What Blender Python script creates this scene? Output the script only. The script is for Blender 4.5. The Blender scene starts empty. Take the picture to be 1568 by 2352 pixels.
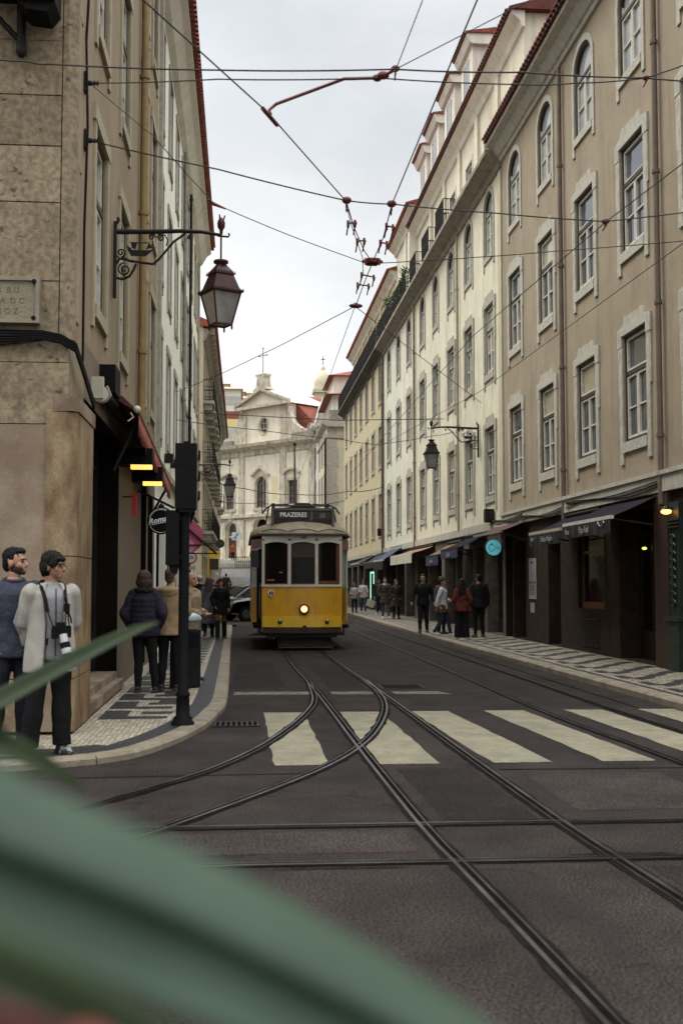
import bpy, bmesh, math, random
from mathutils import Vector, Matrix, Euler
random.seed(7)
PI = math.pi
def rad(d): return math.radians(d)
scene = bpy.context.scene
COL = scene.collection

# ---------------------------------------------------------------- camera model (measured from the photograph)
FPX, CX, CY, EYE = 2650.0, 784.0, 1176.0, 1.58
PITCH = math.atan(166/FPX); YAW = math.atan(229*math.cos(PITCH)/FPX)
CF = Vector((math.sin(YAW)*math.cos(PITCH), math.cos(YAW)*math.cos(PITCH), math.sin(PITCH)))
CR = Vector((math.cos(YAW), -math.sin(YAW), 0)); CU = CR.cross(CF)
CAM = Vector((0, 0, EYE))
def ray(x, y): return CF + CR*((x-CX)/FPX) - CU*((y-CY)/FPX)
def atX(x, y, X): d = ray(x, y); return CAM + d*(X/d.x)
def atY(x, y, Y): d = ray(x, y); return CAM + d*(Y/d.y)
def atZ(x, y, Z): d = ray(x, y); return CAM + d*((Z-EYE)/d.z)

# ---------------------------------------------------------------- mesh builder
class MB:
    def __init__(s): s.v = []; s.f = []; s.m = []; s.M = Matrix.Identity(4); s.sm = []
    def add(s, vs, fs, mi=0, smooth=False):
        b = len(s.v); M = s.M
        s.v += [tuple(M @ Vector(p)) for p in vs]
        s.f += [tuple(b+i for i in f) for f in fs]
        s.m += [mi]*len(fs); s.sm += [smooth]*len(fs)
    def quad(s, a, b, c, d, mi=0): s.add([a, b, c, d], [(0, 1, 2, 3)], mi)
    def poly(s, pts, mi=0): s.add(pts, [tuple(range(len(pts)))], mi)
    def box(s, x0, x1, y0, y1, z0, z1, mi=0):
        if x0 > x1: x0, x1 = x1, x0
        if y0 > y1: y0, y1 = y1, y0
        if z0 > z1: z0, z1 = z1, z0
        s.add([(x0,y0,z0),(x1,y0,z0),(x1,y1,z0),(x0,y1,z0),(x0,y0,z1),(x1,y0,z1),(x1,y1,z1),(x0,y1,z1)],
              [(0,3,2,1),(4,5,6,7),(0,1,5,4),(1,2,6,5),(2,3,7,6),(3,0,4,7)], mi)
    def obox(s, a, b, w, h, mi=0, up=(0,0,1)):
        "box running from a to b, w wide across, h tall"
        a = Vector(a); b = Vector(b); d = (b-a).normalized(); u = Vector(up)
        r = d.cross(u)
        if r.length < 1e-4: r = d.cross(Vector((0,1,0)))
        r.normalize(); u = r.cross(d)
        r *= w/2; u *= h/2
        vs = [a-r-u, a+r-u, a+r+u, a-r+u, b-r-u, b+r-u, b+r+u, b-r+u]
        s.add(vs, [(0,1,2,3),(7,6,5,4),(0,4,5,1),(1,5,6,2),(2,6,7,3),(3,7,4,0)], mi)
    def prism(s, pts, axis, d0, d1, mi=0, smooth=False):
        "2-D outline extruded along axis ('x': pts=(y,z); 'y': pts=(x,z); 'z': pts=(x,y))"
        def mk(p, d):
            return (d,p[0],p[1]) if axis == 'x' else (p[0],d,p[1]) if axis == 'y' else (p[0],p[1],d)
        n = len(pts); vs = [mk(p, d0) for p in pts] + [mk(p, d1) for p in pts]
        s.add(vs, [tuple(range(n))[::-1], tuple(range(n, 2*n))], mi)
        s.add(vs, [(i, (i+1) % n, n+(i+1) % n, n+i) for i in range(n)], mi, smooth)
    def tube(s, pts, r, n=8, mi=0, caps=True, smooth=True, ry=None):
        "r: radius or list; ry: second radius list (ellipse along the side vector)"
        pts = [Vector(p) for p in pts]; k = len(pts)
        rs = r if isinstance(r, (list, tuple)) else [r]*k
        ref = Vector((0,0,1)); d0 = (pts[1]-pts[0]).normalized()
        if abs(d0.z) > .9: ref = Vector((0,1,0))
        vs = []; prev = None
        for i, p in enumerate(pts):
            d = (pts[min(i+1,k-1)]-pts[max(i-1,0)])
            d = d.normalized() if d.length > 1e-9 else d0
            if prev is None: a = d.cross(ref).normalized()
            else:
                a = prev - d*prev.dot(d)
                a = a.normalized() if a.length > 1e-6 else d.cross(ref).normalized()
            prev = a; b = a.cross(d)
            q = ry[i] if ry else rs[i]
            for j in range(n):
                t = 2*PI*j/n
                vs.append(p + a*(rs[i]*math.cos(t)) + b*(q*math.sin(t)))
        fs = [(i*n+j, i*n+(j+1) % n, (i+1)*n+(j+1) % n, (i+1)*n+j) for i in range(k-1) for j in range(n)]
        s.add(vs, fs, mi, smooth)
        if caps: s.add(vs, [tuple(range(n))[::-1], tuple(range((k-1)*n, k*n))], mi, False)
    def rings(s, rings, mi=0, smooth=True):
        "closed loft: rings of (cx,cy,z,rx,ry)"
        n = 20; vs = []
        for (cx, cy, z, rx, ry) in rings:
            for j in range(n):
                t = 2*PI*j/n; vs.append((cx+rx*math.cos(t), cy+ry*math.sin(t), z))
        k = len(rings)
        s.add(vs, [(i*n+j, i*n+(j+1) % n, (i+1)*n+(j+1) % n, (i+1)*n+j) for i in range(k-1) for j in range(n)]
              + [tuple(range(n))[::-1], tuple(range((k-1)*n, k*n))], mi, smooth)
    def lathe(s, prof, c=(0,0,0), n=16, mi=0, smooth=True, sq=False):
        "prof: list of (r,z) from bottom to top; sq -> square plan"
        if sq: n = 4
        off = PI/4 if sq else 0; k = len(prof); vs = []
        for (r, z) in prof:
            for j in range(n):
                t = 2*PI*j/n+off; vs.append((c[0]+r*math.cos(t), c[1]+r*math.sin(t), c[2]+z))
        s.add(vs, [(i*n+j, i*n+(j+1) % n, (i+1)*n+(j+1) % n, (i+1)*n+j) for i in range(k-1) for j in range(n)], mi, smooth and not sq)
        s.add(vs, [tuple(range(n))[::-1], tuple(range((k-1)*n, k*n))], mi)
    def ell(s, c, r, mi=0, n=14, k=9, rot=None):
        c = Vector(c); r = (r, r, r) if not isinstance(r, (list, tuple)) else r
        vs = []; R = rot.to_matrix() if rot else Matrix.Identity(3)
        for i in range(k+1):
            ph = -PI/2 + PI*i/k
            for j in range(n):
                t = 2*PI*j/n
                vs.append(c + R @ Vector((r[0]*math.cos(ph)*math.cos(t), r[1]*math.cos(ph)*math.sin(t), r[2]*math.sin(ph))))
        s.add(vs, [(i*n+j, i*n+(j+1) % n, (i+1)*n+(j+1) % n, (i+1)*n+j) for i in range(k) for j in range(n)], mi, True)
    def mesh(s, name, mats):
        me = bpy.data.meshes.new(name)
        me.from_pydata(s.v, [], s.f)
        for m in (mats if isinstance(mats, (list, tuple)) else [mats]): me.materials.append(m)
        me.polygons.foreach_set('material_index', s.m)
        me.polygons.foreach_set('use_smooth', s.sm)
        me.update(); me.validate()
        return me
    def build(s, name, mats, parent=None, loc=None, rz=None):
        return link(name, s.mesh(name, mats), parent, loc, rz)

def link(name, me, parent=None, loc=None, rz=None):
    o = bpy.data.objects.new(name, me); COL.objects.link(o)
    if parent: o.parent = parent
    if loc is not None: o.location = loc
    if rz is not None: o.rotation_euler = (0, 0, rz)
    return o
def tag(o, label=None, cat=None, group=None, kind=None):
    if label: o['label'] = label
    if cat: o['category'] = cat
    if group: o['group'] = group
    if kind: o['kind'] = kind
    return o
def thing(name, label, cat, loc=(0,0,0), rz=0, group=None):
    return tag(link(name, None, None, loc, rz), label, cat, group)
def each(parent, name, m, boxes):
    for b in boxes:
        mb = MB(); mb.box(*b); mb.build(name, m, parent)
def struct(name, mb, mats, label=None, cat=None):
    return tag(mb.build(name, mats), label, cat, None, 'structure')
def copy_tree(o, parent=None):
    c = o.copy(); COL.objects.link(c); c.parent = parent
    for ch in [x for x in bpy.data.objects if x.parent == o]: copy_tree(ch, c)
    return c
def remeshed(mb, name, mats, voxel, smooth=2, parent=None, factor=.5, jitter=None):
    "union of closed shapes -> one continuous skin"
    o = mb.build(name, mats)
    r = o.modifiers.new('r', 'REMESH'); r.mode = 'VOXEL'; r.voxel_size = voxel; r.use_smooth_shade = True
    if smooth:
        q = o.modifiers.new('s', 'SMOOTH'); q.iterations = smooth; q.factor = factor
    dg = bpy.context.evaluated_depsgraph_get(); dg.update()
    me = bpy.data.meshes.new_from_object(o.evaluated_get(dg), preserve_all_data_layers=False, depsgraph=dg)
    me.name = name
    o.modifiers.clear(); old = o.data; o.data = me; bpy.data.meshes.remove(old)
    if not me.materials:
        for m in (mats if isinstance(mats, (list, tuple)) else [mats]): me.materials.append(m)
    if jitter:      # uneven strands and folds
        from mathutils import noise
        nf, na, zs = jitter
        n_ = len(me.vertices); co_ = [0.0]*(3*n_); no_ = [0.0]*(3*n_); me.vertices.foreach_get('co', co_); me.vertex_normals.foreach_get('vector', no_)
        for i in range(0, 3*n_, 3):
            d = noise.noise((co_[i]*nf, co_[i+1]*nf, co_[i+2]*nf*zs))*na
            co_[i] += no_[i]*d; co_[i+1] += no_[i+1]*d; co_[i+2] += no_[i+2]*d
        me.vertices.foreach_set('co', co_); me.update()
    if parent: o.parent = parent
    return o
def letters(body, size, mat, name='lettering', extrude=.004, bold=0, parent=None, align='CENTER', shear=0, sx=1.0):
    "text lying in the local XZ plane, facing local -Y"
    cu = bpy.data.curves.new(name, 'FONT'); cu.body = body; cu.size = size; cu.extrude = extrude
    cu.align_x = align; cu.align_y = 'CENTER'; cu.offset = bold; cu.shear = shear; cu.resolution_u = 2
    t = bpy.data.objects.new(name, cu); COL.objects.link(t)
    dg = bpy.context.evaluated_depsgraph_get(); dg.update()
    me = bpy.data.meshes.new_from_object(t.evaluated_get(dg))
    me.transform(Matrix.Rotation(PI/2, 4, 'X') @ Matrix.Diagonal((sx, 1, 1, 1)))
    me.materials.clear(); me.materials.append(mat)
    bpy.data.objects.remove(t); bpy.data.curves.remove(cu)
    return link(name, me, parent)

# ---------------------------------------------------------------- materials
def srgb(r, g, b):
    f = lambda c: (c/255/12.92) if c/255 <= .04045 else ((c/255+.055)/1.055)**2.4
    return (f(r), f(g), f(b))
def mat(name, c1, c2=None, scale=4., rough=.8, metal=0, bump=0., bscale=40., spec=.4, stretch=(1,1,1), lo=.35, hi=.65, emit=None, estr=0, detail=6., fine=0., alpha=1., coat=0):
    m = bpy.data.materials.new(name); m.use_nodes = True
    nt = m.node_tree; n = nt.nodes; L = nt.links; b = n['Principled BSDF']
    b.inputs['Roughness'].default_value = rough; b.inputs['Metallic'].default_value = metal
    b.inputs['Specular IOR Level'].default_value = spec
    b.inputs['Coat Weight'].default_value = coat
    b.inputs['Base Color'].default_value = (*c1, 1)
    tc = n.new('ShaderNodeTexCoord'); mp = n.new('ShaderNodeMapping'); mp.inputs['Scale'].default_value = stretch
    L.new(tc.outputs['Object'], mp.inputs['Vector'])
    if c2:
        nz = n.new('ShaderNodeTexNoise'); nz.inputs['Scale'].default_value = scale; nz.inputs['Detail'].default_value = detail
        nz.inputs['Roughness'].default_value = .62
        L.new(mp.outputs[0], nz.inputs['Vector'])
        cr = n.new('ShaderNodeValToRGB'); cr.color_ramp.elements[0].position = lo; cr.color_ramp.elements[1].position = hi
        cr.color_ramp.elements[0].color = (*c1, 1); cr.color_ramp.elements[1].color = (*c2, 1)
        L.new(nz.outputs['Fac'], cr.inputs['Fac'])
        out = cr.outputs['Color']
        if fine:
            nf = n.new('ShaderNodeTexNoise'); nf.inputs['Scale'].default_value = bscale*2; nf.inputs['Detail'].default_value = 2
            L.new(tc.outputs['Object'], nf.inputs['Vector'])
            mm = n.new('ShaderNodeMapRange'); mm.inputs['From Min'].default_value = .37; mm.inputs['From Max'].default_value = .63
            mm.inputs['To Min'].default_value = 1-fine; mm.inputs['To Max'].default_value = 1+fine
            L.new(nf.outputs['Fac'], mm.inputs['Value'])
            vm = n.new('ShaderNodeVectorMath'); vm.operation = 'SCALE'
            L.new(out, vm.inputs[0]); L.new(mm.outputs[0], vm.inputs['Scale']); out = vm.outputs[0]
        L.new(out, b.inputs['Base Color'])
    if bump:
        nb = n.new('ShaderNodeTexNoise'); nb.inputs['Scale'].default_value = bscale; nb.inputs['Detail'].default_value = 5
        L.new(tc.outputs['Object'], nb.inputs['Vector'])
        bp = n.new('ShaderNodeBump'); bp.inputs['Strength'].default_value = bump; bp.inputs['Distance'].default_value = .02
        L.new(nb.outputs['Fac'], bp.inputs['Height']); L.new(bp.outputs[0], b.inputs['Normal'])
    if emit:
        b.inputs['Emission Color'].default_value = (*emit, 1); b.inputs['Emission Strength'].default_value = estr
    if alpha < 1: b.inputs['Alpha'].default_value = alpha
    return m
def nodes(m): return m.node_tree.nodes, m.node_tree.links, m.node_tree.nodes['Principled BSDF']
def weather(m, dark=(.06,.05,.04), amt=.5, sx=1.2, sz=.12, lo=.5, hi=.75):
    "rain-streak grime down a wall (its own shape, soaked into the plaster)"
    n, L, b = nodes(m)
    src = b.inputs['Base Color'].links[0].from_socket
    tc = n.new('ShaderNodeTexCoord'); mp = n.new('ShaderNodeMapping'); mp.inputs['Scale'].default_value = (sx, sx, sz)
    L.new(tc.outputs['Object'], mp.inputs['Vector'])
    nz = n.new('ShaderNodeTexNoise'); nz.inputs['Scale'].default_value = 2.2; nz.inputs['Detail'].default_value = 8; nz.inputs['Roughness'].default_value = .7
    L.new(mp.outputs[0], nz.inputs['Vector'])
    mr = n.new('ShaderNodeMapRange'); mr.inputs['From Min'].default_value = lo; mr.inputs['From Max'].default_value = hi; mr.inputs['To Max'].default_value = amt
    L.new(nz.outputs['Fac'], mr.inputs['Value'])
    mx = n.new('ShaderNodeMix'); mx.data_type = 'RGBA'
    L.new(mr.outputs[0], mx.inputs['Factor']); L.new(src, mx.inputs['A']); mx.inputs['B'].default_value = (*dark, 1)
    L.new(mx.outputs['Result'], b.inputs['Base Color'])
    return m
def cobble(name, c1, c2, joint, cell=.055):
    m = mat(name, c1, c2, scale=1.3, rough=.6, spec=.4)
    n, L, b = nodes(m); src = b.inputs['Base Color'].links[0].from_socket
    tc = n.new('ShaderNodeTexCoord')
    v = n.new('ShaderNodeTexVoronoi'); v.feature = 'DISTANCE_TO_EDGE'; v.inputs['Scale'].default_value = 1/cell; v.inputs['Randomness'].default_value = .55
    v2 = n.new('ShaderNodeTexVoronoi'); v2.inputs['Scale'].default_value = 1/cell; v2.inputs['Randomness'].default_value = .55
    L.new(tc.outputs['Object'], v.inputs['Vector']); L.new(tc.outputs['Object'], v2.inputs['Vector'])
    mr = n.new('ShaderNodeMapRange'); mr.inputs['From Min'].default_value = .03; mr.inputs['From Max'].default_value = .12
    L.new(v.outputs['Distance'], mr.inputs['Value'])
    sp = n.new('ShaderNodeSeparateColor'); L.new(v2.outputs['Color'], sp.inputs[0])
    tone = n.new('ShaderNodeMapRange'); tone.inputs['To Min'].default_value = .62; tone.inputs['To Max'].default_value = 1.2; L.new(sp.outputs[0], tone.inputs['Value'])
    vm = n.new('ShaderNodeVectorMath'); vm.operation = 'SCALE'; L.new(src, vm.inputs[0]); L.new(tone.outputs[0], vm.inputs['Scale'])
    mx = n.new('ShaderNodeMix'); mx.data_type = 'RGBA'; mx.inputs['A'].default_value = (*joint, 1)
    L.new(mr.outputs[0], mx.inputs['Factor']); L.new(vm.outputs[0], mx.inputs['B']); L.new(mx.outputs['Result'], b.inputs['Base Color'])
    bp = n.new('ShaderNodeBump'); bp.inputs['Strength'].default_value = .6; bp.inputs['Distance'].default_value = .01
    L.new(mr.outputs[0], bp.inputs['Height']); L.new(bp.outputs[0], b.inputs['Normal'])
    return m
def tiles(name, c1, c2, pitch=.22, axis=0):
    m = mat(name, c1, c2, scale=2.5, rough=.85, fine=.25, bscale=8)
    n, L, b = nodes(m); tc = n.new('ShaderNodeTexCoord')
    w = n.new('ShaderNodeTexWave'); w.bands_direction = 'XYZ'[axis]; w.inputs['Scale'].default_value = 1/pitch*.5*.62; w.inputs['Distortion'].default_value = .3
    L.new(tc.outputs['Object'], w.inputs['Vector'])
    bp = n.new('ShaderNodeBump'); bp.inputs['Strength'].default_value = .9; bp.inputs['Distance'].default_value = .05
    L.new(w.outputs['Fac'], bp.inputs['Height']); L.new(bp.outputs[0], b.inputs['Normal'])
    return m
def glassy(name, c, rough=.06, c2=None, scale=1.5, spec=.8):
    return mat(name, c, c2, scale=scale, rough=rough, spec=spec, bump=.02, bscale=3)
M = {}
M['iron'] = mat('black_iron', (.007,.006,.006), (.016,.012,.010), 6, .6, spec=.25, bump=.2)
M['red_iron'] = mat('dark_red_lantern_iron', (.022,.005,.004), (.060,.010,.008), 7, .5, spec=.35, bump=.15)
M['black'] = mat('matte_black', (.004,.004,.0045), (.007,.0065,.0065), 8, .7, spec=.12)
M['dark_void'] = mat('dark_interior', (.006,.005,.0045), (.012,.009,.007), 1.5, .9, spec=.1)
M['white_paint'] = mat('white_window_paint', (.62,.60,.53), (.48,.46,.40), 9, .5, fine=.1)
M['brown_frame'] = mat('dark_brown_frame', (.022,.013,.010), (.04,.024,.016), 7, .5)
M['glass'] = glassy('window_glass', (.035,.042,.055), .04, (.07,.078,.085), spec=1.0)
M['glass_pale'] = glassy('glass_with_blind', (.30,.32,.33), .06, (.44,.45,.43), .9, spec=1.0)
M['glass_cream'] = glassy('glass_with_cream_curtain', (.33,.30,.20), .12, (.44,.41,.29), 1.6)
M['glass_net'] = glassy('glass_with_net_curtain', (.10,.11,.12), .08, (.26,.27,.27), 2.2)
M['limestone'] = mat('limestone_trim', (.40,.37,.30), (.29,.27,.225), 5, .85, bump=.35, bscale=35, fine=.15)
M['limestone_grey'] = mat('grey_limestone_trim', (.46,.44,.375), (.33,.315,.27), 5, .85, bump=.4, bscale=35, fine=.2)
M['tile'] = tiles('terracotta_tile', (.27,.062,.035), (.15,.045,.03))
M['tile_dark'] = tiles('old_red_tile', (.12,.030,.022), (.065,.022,.018))
M['steel'] = mat('steel', (.22,.22,.23), (.12,.11,.11), 12, .35, metal=.9)
# ================================================================ CAMERA, SKY, SUN
cam = bpy.data.cameras.new('camera'); co = bpy.data.objects.new('camera', cam); COL.objects.link(co)
co.location = CAM
co.rotation_euler = Matrix((CR, CU, -CF)).transposed().to_euler()
cam.sensor_fit = 'HORIZONTAL'; cam.sensor_width = 24.0; cam.lens = FPX/1568*24.0
cam.clip_start = .02; cam.clip_end = 4000
cam.dof.use_dof = True; cam.dof.focus_distance = 22; cam.dof.aperture_fstop = 2.7
scene.camera = co
scene.view_settings.view_transform = 'Standard'; scene.view_settings.look = 'None'
scene.view_settings.exposure = EXPOSURE = .30; scene.view_settings.gamma = 1
scene.render.engine = 'CYCLES'; scene.cycles.use_denoising = True
scene.cycles.max_bounces = 5; scene.cycles.diffuse_bounces = 3; scene.cycles.glossy_bounces = 3; scene.cycles.transparent_max_bounces = 8
scene.cycles.sample_clamp_indirect = 4
W = bpy.data.worlds.new('World'); scene.world = W; W.use_nodes = True
wn = W.node_tree.nodes; wl = W.node_tree.links; bg = wn['Background']
SUN_EL, SUN_AZ = rad(53), rad(308)     # azimuth clockwise from +Y: high beyond the street's end, a little left, veiled by cloud
sk = wn.new('ShaderNodeTexSky'); sk.sky_type = 'NISHITA'; sk.sun_disc = False; sk.sun_elevation = SUN_EL; sk.sun_rotation = SUN_AZ
sk.air_density = 1; sk.dust_density = 3
tc = wn.new('ShaderNodeTexCoord'); sp = wn.new('ShaderNodeSeparateXYZ'); wl.new(tc.outputs['Generated'], sp.inputs[0])
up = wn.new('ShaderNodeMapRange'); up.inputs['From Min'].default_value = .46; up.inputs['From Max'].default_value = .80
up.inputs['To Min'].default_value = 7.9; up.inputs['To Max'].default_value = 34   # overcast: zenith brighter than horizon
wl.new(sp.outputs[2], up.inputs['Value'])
mp = wn.new('ShaderNodeMapping'); mp.inputs['Scale'].default_value = (1,1,2.2); wl.new(tc.outputs['Generated'], mp.inputs['Vector'])
nz = wn.new('ShaderNodeTexNoise'); nz.inputs['Scale'].default_value = 3.2; nz.inputs['Detail'].default_value = 6; nz.inputs['Roughness'].default_value = .55
wl.new(mp.outputs[0], nz.inputs['Vector'])
sh = wn.new('ShaderNodeMapRange'); sh.inputs['From Min'].default_value = .35; sh.inputs['From Max'].default_value = .65
sh.inputs['To Min'].default_value = .88; sh.inputs['To Max'].default_value = 1.10; wl.new(nz.outputs['Fac'], sh.inputs['Value'])
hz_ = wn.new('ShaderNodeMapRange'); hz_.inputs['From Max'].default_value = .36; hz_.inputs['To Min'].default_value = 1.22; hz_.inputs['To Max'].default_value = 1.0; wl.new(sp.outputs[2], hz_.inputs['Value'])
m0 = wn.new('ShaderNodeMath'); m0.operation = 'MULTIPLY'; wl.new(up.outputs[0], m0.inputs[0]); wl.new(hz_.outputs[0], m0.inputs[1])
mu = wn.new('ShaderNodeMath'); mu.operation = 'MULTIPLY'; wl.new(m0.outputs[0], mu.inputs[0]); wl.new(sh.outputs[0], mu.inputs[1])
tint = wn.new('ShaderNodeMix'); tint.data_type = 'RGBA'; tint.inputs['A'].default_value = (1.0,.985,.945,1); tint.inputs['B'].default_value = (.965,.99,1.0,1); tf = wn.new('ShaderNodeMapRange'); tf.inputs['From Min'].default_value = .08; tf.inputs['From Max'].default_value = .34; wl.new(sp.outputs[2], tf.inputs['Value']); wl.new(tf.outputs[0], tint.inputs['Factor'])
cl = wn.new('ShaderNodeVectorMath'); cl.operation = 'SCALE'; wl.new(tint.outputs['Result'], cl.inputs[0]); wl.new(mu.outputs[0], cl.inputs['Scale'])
cf = wn.new('ShaderNodeMapRange'); cf.inputs['From Min'].default_value = .42; cf.inputs['From Max'].default_value = .60
cf.inputs['To Min'].default_value = .74; cf.inputs['To Max'].default_value = 1.0
nz2 = wn.new('ShaderNodeTexNoise'); nz2.inputs['Scale'].default_value = 2.1; nz2.inputs['Detail'].default_value = 7; wl.new(mp.outputs[0], nz2.inputs['Vector'])
wl.new(nz2.outputs['Fac'], cf.inputs['Value'])
mx = wn.new('ShaderNodeMix'); mx.data_type = 'RGBA'
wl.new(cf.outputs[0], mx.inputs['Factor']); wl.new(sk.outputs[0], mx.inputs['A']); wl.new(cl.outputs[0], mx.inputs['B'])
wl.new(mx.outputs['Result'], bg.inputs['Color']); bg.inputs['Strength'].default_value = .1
sl = bpy.data.lights.new('sun', 'SUN'); sl.energy = 1.75; sl.angle = rad(28); sl.color = (1,.92,.76)
so = bpy.data.objects.new('sun', sl); COL.objects.link(so)
sd = Vector((math.sin(SUN_AZ)*math.cos(SUN_EL), math.cos(SUN_AZ)*math.cos(SUN_EL), math.sin(SUN_EL)))
so.rotation_euler = sd.to_track_quat('Z', 'Y').to_euler(); so.location = (0,0,60)
# ================================================================ GROUND
asph = mat('asphalt', (.0165,.0130,.0116), (.038,.0300,.0262), 1.3, .88, bump=.8, bscale=38, spec=.12, fine=.95, lo=.3, hi=.7)
nA, lA, bA = nodes(asph)          # worn tyre lanes and tar stains
srcA = bA.inputs['Base Color'].links[0].from_socket
tcA = nA.new('ShaderNodeTexCoord'); mpA = nA.new('ShaderNodeMapping'); mpA.inputs['Scale'].default_value = (.9, .16, 1)
lA.new(tcA.outputs['Object'], mpA.inputs['Vector'])
nzA = nA.new('ShaderNodeTexNoise'); nzA.inputs['Scale'].default_value = 1.6; nzA.inputs['Detail'].default_value = 9; nzA.inputs['Roughness'].default_value = .68
lA.new(mpA.outputs[0], nzA.inputs['Vector'])
mrA = nA.new('ShaderNodeMapRange'); mrA.inputs['From Min'].default_value = .48; mrA.inputs['From Max'].default_value = .72; mrA.inputs['To Max'].default_value = .6
lA.new(nzA.outputs['Fac'], mrA.inputs['Value'])
mxA = nA.new('ShaderNodeMix'); mxA.data_type = 'RGBA'; mxA.inputs['B'].default_value = (.013,.011,.011,1)
lA.new(mrA.outputs[0], mxA.inputs['Factor']); lA.new(srcA, mxA.inputs['A']); lA.new(mxA.outputs['Result'], bA.inputs['Base Color'])
# cracks
tK = nA.new('ShaderNodeTexCoord'); dK = nA.new('ShaderNodeTexNoise'); dK.inputs['Scale'].default_value = 2.4; dK.inputs['Detail'].default_value = 5; lA.new(tK.outputs['Object'], dK.inputs['Vector'])
aK = nA.new('ShaderNodeVectorMath'); aK.operation = 'MULTIPLY_ADD'; aK.inputs[1].default_value = (.55,.55,0); lA.new(dK.outputs['Color'], aK.inputs[0]); lA.new(tK.outputs['Object'], aK.inputs[2])
vK = nA.new('ShaderNodeTexVoronoi'); vK.feature = 'DISTANCE_TO_EDGE'; vK.inputs['Scale'].default_value = .55; lA.new(aK.outputs[0], vK.inputs['Vector'])
rK = nA.new('ShaderNodeMapRange'); rK.inputs['From Min'].default_value = .003; rK.inputs['From Max'].default_value = .011; rK.inputs['To Min'].default_value = .62; rK.inputs['To Max'].default_value = 0; lA.new(vK.outputs['Distance'], rK.inputs['Value'])
gK = nA.new('ShaderNodeMapRange'); gK.inputs['From Min'].default_value = .48; gK.inputs['From Max'].default_value = .58; lA.new(nzA.outputs['Fac'], gK.inputs['Value'])
pK = nA.new('ShaderNodeMath'); pK.operation = 'MULTIPLY'; lA.new(rK.outputs[0], pK.inputs[0]); lA.new(gK.outputs[0], pK.inputs[1])
xK = nA.new('ShaderNodeMix'); xK.data_type = 'RGBA'; xK.inputs['B'].default_value = (.006,.005,.005,1); lA.new(pK.outputs[0], xK.inputs['Factor']); lA.new(mxA.outputs['Result'], xK.inputs['A']); lA.new(xK.outputs['Result'], bA.inputs['Base Color'])
M['asphalt'] = asph
M['asphalt_light'] = mat('patched_asphalt', (.027,.0212,.0192), (.045,.0355,.032), 1.6, .88, bump=.8, bscale=38, spec=.12, fine=.9)
M['asphalt_dark'] = mat('dark_patched_asphalt', (.013,.0102,.0098), (.022,.017,.0155), 1.2, .88, bump=.8, bscale=38, spec=.12, fine=.9)
M['tar'] = mat('tar_seam', (.006,.005,.005), (.013,.0105,.010), 5, .9, bump=.5, bscale=60, spec=.06, fine=.3)
M['rail'] = mat('rail_steel', (.14,.135,.14), (.035,.029,.027), 2.2, .38, metal=.85, bump=.1, bscale=60)
M['groove'] = mat('rail_groove', (.0045,.004,.004), (.009,.007,.006), 6, .95, spec=.02)
M['paint'] = mat('road_paint', (.25,.222,.142), (.165,.147,.100), 2.6, .75, bump=.35, bscale=120, fine=.22)
nP, lP, bP = nodes(M['paint'])     # cracks and worn spots
sP = bP.inputs['Base Color'].links[0].from_socket
tP = nP.new('ShaderNodeTexCoord'); zP = nP.new('ShaderNodeTexNoise'); zP.inputs['Scale'].default_value = 9; zP.inputs['Detail'].default_value = 10; zP.inputs['Roughness'].default_value = .75
lP.new(tP.outputs['Object'], zP.inputs['Vector'])
rP = nP.new('ShaderNodeMapRange'); rP.inputs['From Min'].default_value = .50; rP.inputs['From Max'].default_value = .68; rP.inputs['To Max'].default_value = .75
lP.new(zP.outputs['Fac'], rP.inputs['Value'])
xP = nP.new('ShaderNodeMix'); xP.data_type = 'RGBA'; xP.inputs['B'].default_value = (.09,.08,.07,1)
lP.new(rP.outputs[0], xP.inputs['Factor']); lP.new(sP, xP.inputs['A']); lP.new(xP.outputs['Result'], bP.inputs['Base Color'])
M['paint_worn'] = mat('worn_road_paint', (.17,.15,.11), (.045,.038,.034), 7, .8, bump=.3, bscale=120, fine=.2, lo=.4, hi=.62)
M['cob_light'] = cobble('limestone_cobbles', (.46,.405,.295), (.32,.275,.21), (.10,.085,.065))
M['cob_dark'] = cobble('basalt_cobbles', (.024,.022,.028), (.015,.014,.017), (.017,.015,.014))
M['kerb'] = mat('kerb_limestone', (.25,.212,.145), (.145,.12,.088), 3, .7, bump=.4, bscale=40, fine=.15)
M['cobble_road'] = cobble('granite_setts', (.12,.117,.112), (.07,.068,.066), (.03,.027,.024), .3)

def slope(y):
    if y < 72: return 0.0
    if y < 105: return 3.1*((y-72)/33.0)
    return 3.1
def ground_sheet():
    mb = MB(); ys = [-300,-60,-20,0,20,40,60,72] + list(range(74, 105, 3)) + [105,130,180,300,700,1500]
    ys = sorted(set(ys)); xs = [-1500,-300,-60,-20,-8,0,8,20,60,300,1500]
    vs = [(x, y, slope(y)) for y in ys for x in xs]; k = len(xs)
    fs = [(i*k+j, i*k+j+1, (i+1)*k+j+1, (i+1)*k+j) for i in range(len(ys)-1) for j in range(k-1)]
    mb.add(vs, fs); return mb
struct('road', ground_sheet(), M['asphalt'])
mb = MB()   # steep paved street climbing to the church
for i in range(11):
    y0, y1 = 73+i*3, 76+i*3
    mb.quad((-1.75,y0,slope(y0)+.02), (6.8,y0,slope(y0)+.02), (6.8,y1,slope(y1)+.02), (-1.75,y1,slope(y1)+.02))
struct('hill_road', mb, M['cobble_road'])

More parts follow.
